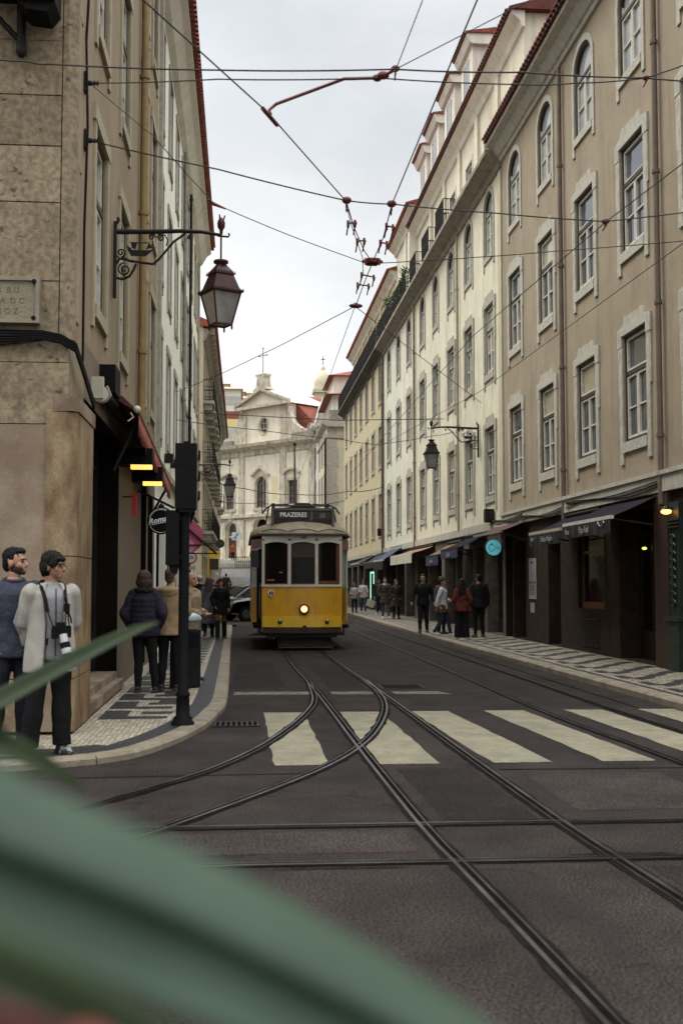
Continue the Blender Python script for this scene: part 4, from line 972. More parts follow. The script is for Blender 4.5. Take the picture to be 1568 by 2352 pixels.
each(CH, 'pilaster', CTRIM, [(a, b, -.14, -.002, zb+4.2, 14.6) for (a, b) in ((-2.7,-1.9),(3.5,4.3),(-7.2,-6.5),(7.6,8.4))])
each(CH, 'pilaster', CTRIM, [(a, b, -.25, -.002, zb-1, 8.0) for (a, b) in ((-2.9,-1.75),(3.35,4.45))])
mb = MB(); mb.prism([(0,14.4),(-.12,14.5),(-.16,14.95),(-.3,15.0),(-.75,15.3),(-.82,15.6),(0,15.6)], 'x', -7.3, 8.6)
mb.box(-7.2, 8.4, -.35, -.0, 8.25, 8.55); mb.box(-7.2, 8.4, -.15, -.0, 8.0, 8.1); mb.build('cornice', CTRIM, CH)
mb = MB(); mb.box(-3.1, 4.8, -.45, .11, 19.15, 19.45)
for s in (-1, 1):
    a = Vector((.83+s*4.0,-.17,19.5)); b = Vector((.83,-.17,20.95)); mb.obox(a, b, .62, .28, up=(0,-1,0)) if False else mb.prism([(a.x,a.z-.1),(b.x,b.z-.1),(b.x,b.z+.16),(a.x,a.z+.16)], 'y', -.45, .11)
mb.build('pediment', CTRIM, CH)
mb = MB(); mb.prism([(-.35,20.9),(2.0,20.9),(1.5,21.2),(1.3,22.2),(1.55,22.35),(1.55,22.5),(.1,22.5),(.1,22.35),(.35,22.2),(.15,21.2)], 'y', -.35, .5); mb.build('cross_base', CTRIM, CH)
mb = MB(); mb.tube([(.83,0,22.5),(.83,0,25.1)], .04, 6); mb.tube([(.30,0,24.4),(1.36,0,24.4)], .038, 6)
for p in ((.83,0,25.15),(.25,0,24.4),(1.41,0,24.4)): mb.ell(p, .09, n=8, k=5)
mb.build('cross', mat('rusty_cross', (.14,.08,.06), (.2,.12,.09), 5, .7), CH)
for s, x0 in ((1, 4.2), (-1, -2.5)):     # volutes
    pts = [(x0, 19.0)]
    for k in range(11):
        t = PI/2*k/10; pts.append((x0+s*(.4+3.0*(1-math.cos(t))), 18.9-2.5*math.sin(t)))
    pts += [(x0+s*4.0, 16.35), (x0+s*4.0, 15.6), (x0, 15.6)]
    mb = MB(); mb.prism(pts, 'y', .05, .6); v = mb.build('volute', CTRIM, CH)
    mb = MB(); mb.box(min(x0+s*1.2, x0+s*4.4), max(x0+s*1.2, x0+s*4.4), -.25, .5, 15.6, 16.2); mb.tube([(x0+s*3.6,-.1,16.5),(x0+s*3.6,.6,16.5)], .45, 14); mb.build('scroll', CHDARK, v)
def church_window(x0, x1, z0, z1, arch=0, hood=0):
    w = x1-x0; xc = (x0+x1)/2
    s = MB(); s.box(x0-.22, x0, -.06, -.002, z0, z1-arch); s.box(x1, x1+.22, -.06, -.002, z0, z1-arch); s.box(x0-.3, x1+.3, -.14, -.002, z0-.25, z0)
    if arch: s.prism([(xc+a,b) for a,b in arc_pts(w+.44, z1+.22, arch+.22)]+[(xc+a,b) for a,b in arc_pts(w, z1, arch)][::-1], 'y', -.06, -.002)
    else: s.box(x0-.22, x1+.22, -.06, -.002, z1, z1+.25)
    if hood == 1:
        for q in (-1, 1): s.prism([(xc+q*(w/2+.55), z1+.15),(xc, z1+1.05),(xc, z1+.82),(xc+q*(w/2+.42), z1+.0)], 'y', -.3, -.002)
    if hood == 2:
        s.prism([(xc+a,b) for a,b in arc_pts(w+.9, z1+1.25, .55)]+[(xc+a,b) for a,b in arc_pts(w+.7, z1+1.02, .5)][::-1], 'y', -.3, -.002)
    o = s.build('window', CTRIM, CH)
    g = MB(); g.quad((x0,.3,z0),(x1,.3,z0),(x1,.3,z1),(x0,.3,z1)); g.build('pane', M['glass'], o)
    f = MB(); nx = 3
    for k in range(nx+1): x = x0+(w)*k/nx; f.box(x-.045, x+.045, .2, .28, z0, z1)
    z = z0
    while z < z1-.1: f.box(x0, x1, .19, .275, z, z+.09); z += .78
    f.build('frame', mat('church_window_frame', (.15,.11,.085), None, rough=.7), o)
church_window(-.22, 1.42, 9.15, 12.3, .82, 1); church_window(4.55, 5.95, 9.3, 11.65, 0, 2); church_window(-5.0, -3.55, 9.2, 11.7, 0, 2)
mb = MB(); mb.poly([(x,.42,z) for x, z in oc]); w_ = mb.build('round_window', M['glass'], CH)
mb = MB(); mb.add([(x,.05,z) for x,z in oc]+[(.83+(x-.83)*1.18,.05,17.35+(z-17.35)*1.18) for x,z in oc], [(i,(i+1)%n,n+(i+1)%n,n+i) for i in range(n)])
for d in (-.22,.22): mb.box(.83+d-.03,.83+d+.03,.3,.38,16.6,18.1); mb.box(.2,1.46,.29,.37,17.35+d*1.2-.03,17.35+d*1.2+.03)
mb.build('frame', CTRIM, w_)
DOORRED = mat('church_door', (.075,.030,.022), (.05,.02,.016), 3, .6, stretch=(6,6,.6))
mb = MB(); mb.box(-4.75, -2.95, .35, .45, zb, 6.3)
for k in range(3): mb.box(-4.68+k*.6, -4.18+k*.6, .31, .36, zb+.2, 6.1)
d_ = mb.build('door', DOORRED, CH)
mb = MB(); mb.prism([(x-3.85,z) for x,z in arc_pts(1.8,7.9,.9)]+[(-4.75,6.3),(-2.95,6.3)][::-1], 'y', .40, .45); mb.build('fanlight', M['glass'], CH)
each(CH, 'transom', CTRIM, [(-4.75, -2.95, .2, .5, 6.3, 6.5)])
for (xc, w, zt, r) in ((-3.85,1.8,7.9,.9),(.7,2.1,8.2,1.05)):
    mb = MB(); mb.prism([(xc+a,b) for a,b in arc_pts(w+.8, zt+.4, r+.4)]+[(xc+a,b) for a,b in arc_pts(w, zt, r)][::-1], 'y', -.18, -.002)
    mb.box(xc-w/2-.4, xc-w/2, -.18, -.002, zb, zt-r); mb.box(xc+w/2, xc+w/2+.4, -.18, -.002, zb, zt-r); mb.box(xc-.2, xc+.2, -.28, -.18, zt+.1, zt+1.0)
    mb.build('portal', CTRIM, CH)
each(CH, 'door', M['dark_void'], [(-.35, 1.75, .35, .45, zb, 8.2), (4.6, 6.2, .35, .45, zb, 7.6)])
mb = MB(); mb.prism([(-2.4,19.3),(4.1,19.3),(.83,21.0)], 'y', 6, 26); mb.prism([(4.2,15.7),(8.5,15.7),(4.2,19.4)], 'y', 1.4, 26); mb.prism([(-2.5,15.7),(-2.5,19.4),(-7.2,15.7)], 'y', 1.4, 26); mb.build('roof', M['tile'], CH)
mb = MB(); mb.box(2.2, 3.0, -.012, -.003, 9.8, 12.2); mb.build('banner', mat('yellow_banner', (.62,.52,.24), (.6,.55,.4), 2, .8), CH)
for k in range(5): mb = MB() if k == 0 else mb; mb.box(-8, 8, -.4-.35*k, 0, zb-1.2, zb-.17*k)
mb.build('steps', CTRIM, CH)
# railing on the church terrace
mb = MB(); a = Vector((-.6,105.9,3.5)); b = Vector((3.4,104.6,3.5))
for k in range(24): p = a.lerp(b, k/23); mb.tube([p-Vector((0,0,.4)), p+Vector((0,0,.55))], .025, 5)
mb.obox(a+Vector((0,0,.55)), b+Vector((0,0,.55)), .06, .06); mb.obox(a+Vector((0,0,.1)), b+Vector((0,0,.1)), .05, .05)
tag(mb.build('street_railing', M['iron']), 'low dark railing along the sloping street below the church', 'railing')
mb = MB(); mb.box(-3, 5, 106.5, 118, 2.5, 3.45); mb.box(-3, 5, 107.4, 118, 3.45, 3.8); struct('church_terrace', mb, M['limestone_grey'])
# hill and its houses
mb = MB(); N = 14; R_ = [(x, y) for y in (128,150,180,220,270,340,450) for x in (-160,-60,-30,-12,0,15,30)]
hz = {128:4,150:9,180:16,220:25,270:36,340:50,450:52}
vs = [(x, y, hz[y]*(1 if x < 10 else .55)) for x, y in R_]
mb.add(vs, [(j*7+i, j*7+i+1, (j+1)*7+i+1, (j+1)*7+i) for j in range(6) for i in range(6)]); struct('hill', mb, mat('hillside', (.12,.13,.07), (.2,.17,.11), .1, .9))
HWIN = mat('hill_window', (.36,.35,.33), (.45,.43,.40), 1, .5); HTILE = mat('pale_hill_roof', (.42,.27,.19), (.5,.38,.3), 1, .9)  # pale window and roof tones for the far houses
HW = [mat('hill_white', (.66,.64,.58), (.58,.55,.49), .3, .9), mat('hill_cream', (.62,.55,.40), (.55,.48,.34), .3, .9), mat('hill_yellow', (.66,.56,.27), (.6,.5,.25), .3, .9), mat('hill_pink', (.55,.42,.35), (.48,.37,.3), .3, .9)]
def house(pl, pr, ptop, pbot, Y, m, label, roof=True, dark=False, nwin=3):
    a = atY(pl, ptop, Y); b = atY(pr, pbot, Y); w = b.x-a.x; h = a.z-b.z
    t = thing('hill_house', label, 'house', (a.x, Y, b.z), 0, 'houses on the hill behind the church')
    mb = MB(); mb.box(0, w, 0, 9, -8, h); mb.build('wall', m, t)
    if roof:
        mb = MB(); mb.prism([(-.4,h),(4.5,h+1.1),(9.6,h)], 'x', -.3, w+.3); mb.build('roof', HTILE, t)
    rows = max(1, int(h/3.2))
    for r in range(rows):
        for k in range(nwin):
            x = w*(k+.5)/nwin; z = h-2.4-r*3.1
            mb = MB(); mb.box(x-.4, x+.4, -.05, -.002, z, z+1.3); mb.build('window', HWIN, t)
house(503, 553, 893, 962, 175, HW[0], 'broad white house with a flat front on the hill left of the church pediment', True, nwin=4)
house(503, 545, 962, 988, 150, HW[2], 'yellow house below the red roofed row left of the church gable', False, nwin=3)
house(505, 552, 944, 961, 158, mat('hill_red_attic', (.20,.07,.05), (.14,.05,.04), .5, .8), 'red tiled attic row with white dormers above the yellow house', False, nwin=3)
house(508, 525, 882, 900, 235, HW[1], 'tall cream house highest on the hilltop at far left', True, nwin=2)
house(527, 541, 890, 905, 245, HW[0], 'small white house in the middle of the hilltop row', True, nwin=2)
house(542, 562, 900, 920, 238, HW[3], 'pinkish house on the hilltop just left of the church cross', True, nwin=3)
house(562, 590, 903, 930, 250, HW[0], 'white house on the hilltop partly behind the church pediment', True, nwin=3)
house(548, 575, 915, 945, 190, HW[1], 'cream house with dark windows tucked against the church gable', True, nwin=3)
# ================================================================ TRAM (local: x to the right in the picture, y to the rear, front face at y=0)
T = thing('tram', 'yellow and cream vintage tram coming down the street with its headlight lit', 'tram', (1.44, 27.7, 0))
TY = mat('tram_yellow', (.62,.315,.015), (.54,.265,.014), 2.2, .38, coat=.25, fine=.05, bscale=12, lo=.3, hi=.7)
TYB = mat('tram_bright_yellow', (.72,.44,.02), (.62,.37,.02), 3, .3, coat=.4)
TW = mat('tram_cream_white', (.58,.575,.50), (.47,.46,.40), 3, .45, fine=.08)
TR = mat('tram_roof_grey', (.32,.26,.17), (.24,.195,.13), 3, .7, fine=.12, bump=.1)
TRD = mat('tram_roof_rim', (.035,.028,.024), (.05,.04,.03), 5, .6)
TB = mat('tram_black', (.012,.011,.011), (.02,.017,.015), 6, .55)
TBR = mat('tram_brown_skirt', (.025,.014,.010), (.04,.02,.014), 5, .6)
TWOOD = mat('tram_wood', (.16,.045,.015), (.10,.028,.010), 5, .45, stretch=(8,8,1))
TGL = glassy('tram_glass', (.006,.006,.006), .12, (.010,.009,.008), spec=.12)
weather(TY, (.12,.075,.02), .45, 2.5, .8, .50, .74); weather(TW, (.22,.20,.16), .5, 3, .8, .5, .74); weather(TR, (.07,.06,.045), .6, 1.5, 1.5, .46, .7)
HW_ = .96
def bow(x, k=.17): return -k*(1-(x/HW_)**2)
def panel(mb, x0, x1, z0, z1, off=0, th=.03, n=12, mi=0, ztop=None):
    "curved front panel; ztop(x) gives a shaped upper edge"
    vs = []
    for i in range(n+1):
        x = x0+(x1-x0)*i/n; y = bow(x)-off; zt = ztop(x) if ztop else z1
        vs += [(x,y,z0),(x,y,zt),(x,y+th,zt),(x,y+th,z0)]
    fs = []
    for i in range(n):
        a = i*4; b = a+4
        for k in range(4): fs.append((a+k, a+(k+1)%4, b+(k+1)%4, b+k))
    mb.add(vs, fs+[(3,2,1,0),(n*4,n*4+1,n*4+2,n*4+3)], mi)
mb = MB(); panel(mb, -HW_, HW_, .82, 1.52); mb.build('front_panel', TY, T)
mb = MB(); panel(mb, -HW_+.02, HW_-.02, .56, .82, .035, .06); bp = mb.build('bumper', TYB, T)
mb = MB(); panel(mb, -HW_+.02, HW_-.02, .42, .56, .05, .09); mb.build('bumper_beam', TBR, T)
mb = MB(); panel(mb, -HW_-.01, HW_+.01, 1.52, 1.575, .025, .07); mb.build('waist_rail', TW, T)
# three arched windows: header with arched undersides, posts
posts = [(-HW_,-.90),(-.345,-.275),(.305,.375),(.90,HW_)]
mb = MB()
for a, b in posts: panel(mb, a, b, 1.575, 2.62, .012, .07, 3)
spans = [(-.90,-.345),(-.275,.305),(.375,.90)]
for a, b in spans:
    n = 12; vs = []
    for i in range(n+1):
        x = a+(b-a)*i/n; t = (2*i/n-1); zl = 2.60-.050*t*t-.010
        y = bow(x)-.012; vs += [(x,y,zl),(x,y,2.66),(x,y+.07,2.66),(x,y+.07,zl)]
    mb.add(vs, [(i*4+k, i*4+(k+1)%4, i*4+4+(k+1)%4, i*4+4+k) for i in range(n) for k in range(4)])
panel(mb, -HW_, HW_, 2.66, 2.74, .012, .07); mb.build('window_frame', TW, T)
for a, b in spans:
    mb = MB(); n = 6; mb.add([(a+(b-a)*i/n, bow(a+(b-a)*i/n)+.03, z) for z in (1.575,2.62) for i in range(n+1)], [(i,i+1,n+2+i,n+1+i) for i in range(n)]); mb.build('windscreen', TGL, T)
for a, b in spans:
    mb = MB(); panel(mb, a, a+.022, 1.58, 2.56, -.008, .02, 2); panel(mb, b-.022, b, 1.58, 2.56, -.008, .02, 2); panel(mb, a+.022, b-.022, 1.58, 1.60, -.008, .02, 3)
    mb.build('wooden_sash', TWOOD, T)
mb = MB()
panel(mb, .40, .88, 1.58, 1.66, -.012, .015, 4); panel(mb, .82, .885, 1.66, 2.53, -.012, .015, 2); mb.build('wooden_sash', TWOOD, T)
mb = MB(); panel(mb, -.27, .30, 2.22, 2.56, -.028, .004, 4); mb.build('sun_blind', mat('brown_blind', (.05,.035,.025), (.035,.025,.018), 4, .7), T)
mb = MB(); panel(mb, -.84, -.66, 1.66, 1.70, -.026, .003, 3); mb.build('route_card', mat('orange_card', (.30,.07,.03), None), T)
mb = MB(); panel(mb, -.55, -.47, 1.85, 1.875, -.026, .003, 3); mb.build('sticker', mat('green_sticker', (.2,.25,.03), None), T)
# number, headlight, emblem, lamps, crest
q = letters('580', .085, M['black'], 'fleet_number', .003, .001, T, sx=1.05); q.location = (.02, bow(0)-.016, 2.685)
HL = link('headlight', None, T, (.04, bow(0)-.01, .99))
mb = MB(); mb.lathe([(.10,0),(.125,.03),(.125,.07),(.105,.085),(.09,.07)], n=24); me = mb.mesh('headlight_rim', mat('chrome_rim', (.09,.03,.02), (.05,.02,.015), 9, .35, metal=.4)); me.transform(Matrix.Rotation(PI/2, 4, 'X')); link('rim', me, HL)
mb = MB(); mb.lathe([(.088,.055),(.075,.075),(.04,.09),(.0,.095)], n=24); me = mb.mesh('headlight_glass', mat('headlight_glow', (1,.8,.4), emit=(1,.50,.14), estr=1.9)); me.transform(Matrix.Rotation(PI/2, 4, 'X')); link('lens', me, HL)
mb = MB(); mb.ell((0,-.088,0), (.032,.012,.032)); mb.build('filament', mat('hot_bulb', (1,1,.9), emit=(1,.88,.6), estr=4), HL)
mb = MB(); mb.box(-.006,.006,-.097,-.092,-.05,.05); mb.box(0,.055,-.097,-.092,-.005,.005); mb.build('lens_bar', TBR, HL)
for s in (-1, 1):
    x = s*.56+.03
    mb = MB(); mb.lathe([(.05,0),(.055,.02),(.05,.03),(.0,.045)], n=16); me = mb.mesh('marker', M['steel']); me.transform(Matrix.Rotation(PI/2, 4, 'X')); link('marker_lamp', me, T, (x, bow(x)-.035, .69))
mb = MB(); mb.lathe([(.075,0),(.082,.012),(.06,.02),(.05,.008)], n=24); me = mb.mesh('ring', mat('white_ring', (.55,.5,.42), None, rough=.4)); me.transform(Matrix.Rotation(PI/2, 4, 'X')); e_ = link('emblem_ring', me, T, (-.74, bow(-.74)-.004, 1.36))
mb = MB(); mb.lathe([(.05,.0),(.05,.010),(.0,.012)], n=20); me = mb.mesh('disc', TB); me.transform(Matrix.Rotation(PI/2, 4, 'X')); link('emblem_disc', me, e_)
mb = MB(); mb.box(-.008,.008,-.02,-.011,-.03,.03); mb.build('emblem_slot', mat('cream_slot', (.5,.45,.35), None), e_)
mb = MB(); mb.prism([(-.06,0),(.06,0),(.05,-.05),(0,-.09),(-.05,-.05)], 'y', -.02, 0); mb.ell((0,-.02,.02), (.05,.015,.03)); c_ = mb.build('crest', TBR, T); c_.location = (.05, bow(0)-.07, .56)
# platform sides and saloon
SW = 1.19
def side(sx):
    mb = MB()   # yellow lower side (sloping from the narrow front to the full width)
    pl = [(HW_, .0), (HW_+.02, .18)]
    for (z0, z1, m_) in ((.64,1.44,TY),(1.48,2.40,None)):
        pass
    y = MB(); y.prism([(sx*HW_,.02),(sx*(HW_-.03),.02),(sx*(HW_-.03),.22),(sx*HW_,.22)], 'z', .5, 2.66); y.build('corner_post', TW, T); y = MB(); y.prism([(sx*(HW_+.002),.015),(sx*(HW_-.03),.015),(sx*(HW_-.03),.225),(sx*(HW_+.002),.225)], 'z', .45, 1.52); y.build('corner_panel', TY, T)
    a = MB(); a.box(sx*(SW-.04), sx*SW, 1.05, 1.32, .66, 1.48); a.box(sx*(SW-.04), sx*SW, 1.34, 7.1, .62, 1.48); a.build('side_panel', TY, T)
    b = MB(); b.box(sx*(SW-.03), sx*(SW+.012), 1.04, 7.1, 1.48, 1.54)
    b.box(sx*(SW-.04), sx*SW, 1.05, 1.32, 1.54, 2.45)
    for k in range(7): yy = 1.9+k*.86; b.box(sx*(SW-.04), sx*SW, yy, yy+.09, 1.54, 2.34)
    b.box(sx*(SW-.04), sx*SW, 1.32, 7.1, 2.34, 2.66); b.build('side_frame', TW, T)
    g = MB(); g.quad((sx*(SW-.02),1.32,1.54),(sx*(SW-.02),7.1,1.54),(sx*(SW-.02),7.1,2.34),(sx*(SW-.02),1.32,2.34)); g.build('side_window', TGL, T)
    d = MB(); e_x = SW-.06 if sx > 0 else SW-.125; d.quad((sx*HW_,.22,.5),(sx*e_x,1.04,.5),(sx*e_x,1.04,2.6),(sx*HW_,.22,2.6)); d.build('folding_door', M['dark_void'] if sx < 0 else TW, T)
    if sx > 0: d = MB(); d.prism([(HW_+.003,.22),(SW-.057,1.04),(SW-.09,1.05),(HW_-.03,.23)], 'z', .5, 1.48); d.build('side_panel', TY, T)
    r = MB(); r.tube([(sx*(HW_+.02),.16,.75),(sx*(HW_+.05),.14,.85),(sx*(HW_+.05),.14,1.5),(sx*(HW_+.02),.16,1.6)], .014, 6); r.build('grab_rail', M['steel'], T)
    p = MB(); p.prism([(sx*HW_,.1),(sx*(SW+.02),1.0),(sx*(SW+.02),1.5),(sx*(HW_+.0),1.5)], 'z', 2.42, 2.68); p.build('route_panel', mat('faded_pink_panel', (.36,.20,.17), (.30,.16,.14), 3, .6), T)
    s_ = MB(); q_ = 1.26 if sx < 0 else 1.05; s_.box(sx*.86, sx*q_, .28, .95, .34, .38); s_.box(sx*.86, sx*1.05, .28, .95, .38, .52); s_.build('step', TB, T)
side(-1); side(1)
mb = MB(); mb.box(-1.185, -1.07, 1.0, 1.046, .64, 1.50); mb.build('door_pillar', TY, T)
mb = MB(); mb.box(-1.185, -1.07, 1.0, 1.046, 1.505, 2.42); mb.build('door_pillar', TW, T)
mb = MB(); mb.box(-.93, .93, .15, .20, .55, 1.5); mb.box(-1.1, 1.1, 1.4, 1.45, .6, 2.6); mb.box(-1.15, 1.15, .3, 7.1, .52, .60); mb.box(-1.15, 1.15, 7.0, 7.1, .6, 2.6); mb.build('interior', M['dark_void'], T)
mb = MB(); mb.ell((-.02,.62,1.98), (.10,.11,.13)); mb.rings([(-.02,.65,1.2,.22,.14),(-.02,.65,1.6,.24,.15),(-.02,.65,1.8,.18,.12),(-.02,.64,1.9,.06,.06)]); mb.build('driver_silhouette', mat('driver_dark', (.02,.018,.02), None), T)
# mirror
mr = link('mirror', None, T, (-1.14, .05, 2.18))
def rrect(w, h, r, n=5):
    o = []
    for (cx, cz, a0) in ((w/2-r,h/2-r,0),(-w/2+r,h/2-r,PI/2),(-w/2+r,-h/2+r,PI),(w/2-r,-h/2+r,1.5*PI)):
        for k in range(n+1): t = a0+PI/2*k/n; o.append((cx+r*math.cos(t), cz+r*math.sin(t)))
    return o
mb = MB(); mb.prism(rrect(.17,.42,.05), 'y', -.02, .04); mb.build('housing', TB, mr)
mb = MB(); o1 = rrect(.18,.43,.055)
mb.tube([(x,-.02,z) for x,z in o1+[o1[0]]], .009, 5); mb.tube([(.02,0,.22),(.12,0,.25),(.20,.05,.24)], .012, 6); mb.build('chrome_edge', M['steel'], mr)
# roof: rim, dome with scalloped visor, monitor, sign box
def roof_outline(k):
    w0, w1 = HW_+.10, SW+.06
    pts = [(-w1,7.2),(-w1,1.1),(-w0,.1)]
    for i in range(13): x = -w0+2*w0*i/12; pts.append((x, -.30*(1-(x/w0)**2)+.02))
    return pts+[(w0,.1),(w1,1.1),(w1,7.2)]
mb = MB(); mb.prism(roof_outline(1), 'z', 2.74, 2.79); mb.build('roof_rim', TRD, T)
def dome(mb, levels):
    o = roof_outline(1); n = len(o); vs = []
    cx, cy = 0, 3.6
    for (z, sx_, sy_) in levels:
        for (x, y) in o: vs.append((x*sx_, cy+(y-cy)*sy_, z))
    mb.add(vs, [(i*n+j, i*n+(j+1)%n, (i+1)*n+(j+1)%n, (i+1)*n+j) for i in range(len(levels)-1) for j in range(n)], 0, True)
    mb.add(vs[-n:], [tuple(range(n))], 0)
mb = MB(); dome(mb, [(2.79,.995,.998),(2.86,.985,.985),(2.93,.94,.965),(3.00,.86,.945),(3.06,.72,.92),(3.10,.52,.89),(3.12,.3,.85)]); mb.build('roof', TR, T)
mb = MB()    # scalloped rain gutter over the windscreens
for (a, b) in ((-.98,-.36),(-.34,.36),(.38,1.0)):
    pts = []
    for i in range(11):
        t = i/10; x = a+(b-a)*t; pts.append((x, -.30*(1-(x/1.06)**2)-.005+.03, 2.835+.055*math.sin(PI*t)))
    mb.tube(pts, .013, 5)
mb.build('rain_gutter', TRD, T)
SB = link('destination_box', None, T, (.02, .0, 0))
mb = MB(); mb.box(-.76, .76, .08, .42, 3.36, 3.42); mb.box(-.76, -.70, .06, .42, 2.96, 3.36); mb.box(.70, .76, .06, .42, 2.96, 3.36); mb.build('box_frame', mat('sign_box_grey', (.13,.115,.10), (.09,.08,.07), 5, .6), SB)
mb = MB(); mb.box(-.70, .70, .12, .40, 3.0, 3.36); mb.build('box_body', TB, SB)
mb = MB(); mb.box(-.68, .17, .112, .119, 3.16, 3.34); mb.box(.25, .68, .112, .119, 3.14, 3.34); mb.build('sign_screen', mat('sign_black', (.010,.008,.008), None, rough=.3), SB)
q = letters('PRAZERES', .150, mat('sign_white', (.45,.44,.42), emit=(.8,.8,.78), estr=.16), 'destination_text', .002, .003, SB, sx=.97); q.location = (-.225, .108, 3.253)
q = letters('28', .150, mat('sign_dim', (.16,.15,.14), emit=(.5,.5,.48), estr=.03), 'route_number', .002, .002, SB, sx=1.0); q.location = (.47, .108, 3.235)
mb = MB(); mb.box(.18, .24, .10, .13, 3.12, 3.35); mb.build('divider', mat('sign_box_grey', (.10,.09,.08), None, rough=.6), SB)
mb = MB(); mb.prism([(-.48,3.46),(-.25,3.5),(-.1,3.6),(.22,3.6),(.36,3.5),(.55,3.46),(.55,3.42),(-.48,3.42)], 'y', .9, 2.4)
for s in (-1, 1): mb.tube([(s*.95,.55,3.30),(s*.86,.55,3.44),(s*.7,.55,3.52),(s*.3,.7,3.55)], .022, 6); mb.tube([(s*.86,.6,3.1),(s*.78,.6,3.5)], .018, 6)
mb.tube([(-.72,.55,3.50),(.72,.55,3.50)], .02, 6); mb.box(-.72, -.64, .5, .62, 3.42, 3.56); mb.box(.60,.68,.5,.62,3.42,3.55); mb.build('roof_gear', TB, T)
mb = MB(); mb.tube([(.02,3.6,3.5),(.03,4.6,4.6),(.06,5.4,5.62)], [.035,.03,.02], 8); mb.ell((.06,5.4,5.62), (.05,.09,.06)); mb.build('trolley_pole', TB, T)
mb = MB(); mb.box(-1.05, 1.05, .1, 7, 3.1, 3.2) if False else mb.box(-.6,.6,2.6,6.5,3.05,3.3); mb.build('roof_monitor', TR, T)
# underframe, wheels, lifeguard tray
mb = MB(); mb.box(-.85, .85, .12, 6.9, .30, .52); mb.build('underframe', TB, T)
for y in (2.4, 5.2):
    for s in (-1, 1):
        w = MB(); w.tube([(s*.40,y,.33),(s*.50,y,.33)], .33, 20); w.build('wheel', TB, T)
mb = MB()
for k in range(4): mb.box(-.52, .70, -.05+k*.16, .03+k*.16, .06+.05*k, .09+.05*k)
for x in (-.55, .72): mb.obox((x,-.08,.06), (x,.55,.28), .03, .05)
mb.box(-.55,.75,.6,.66,.06,.34); mb.build('lifeguard', mat('fender_grey', (.07,.065,.06), (.045,.04,.04), 6, .6), T)
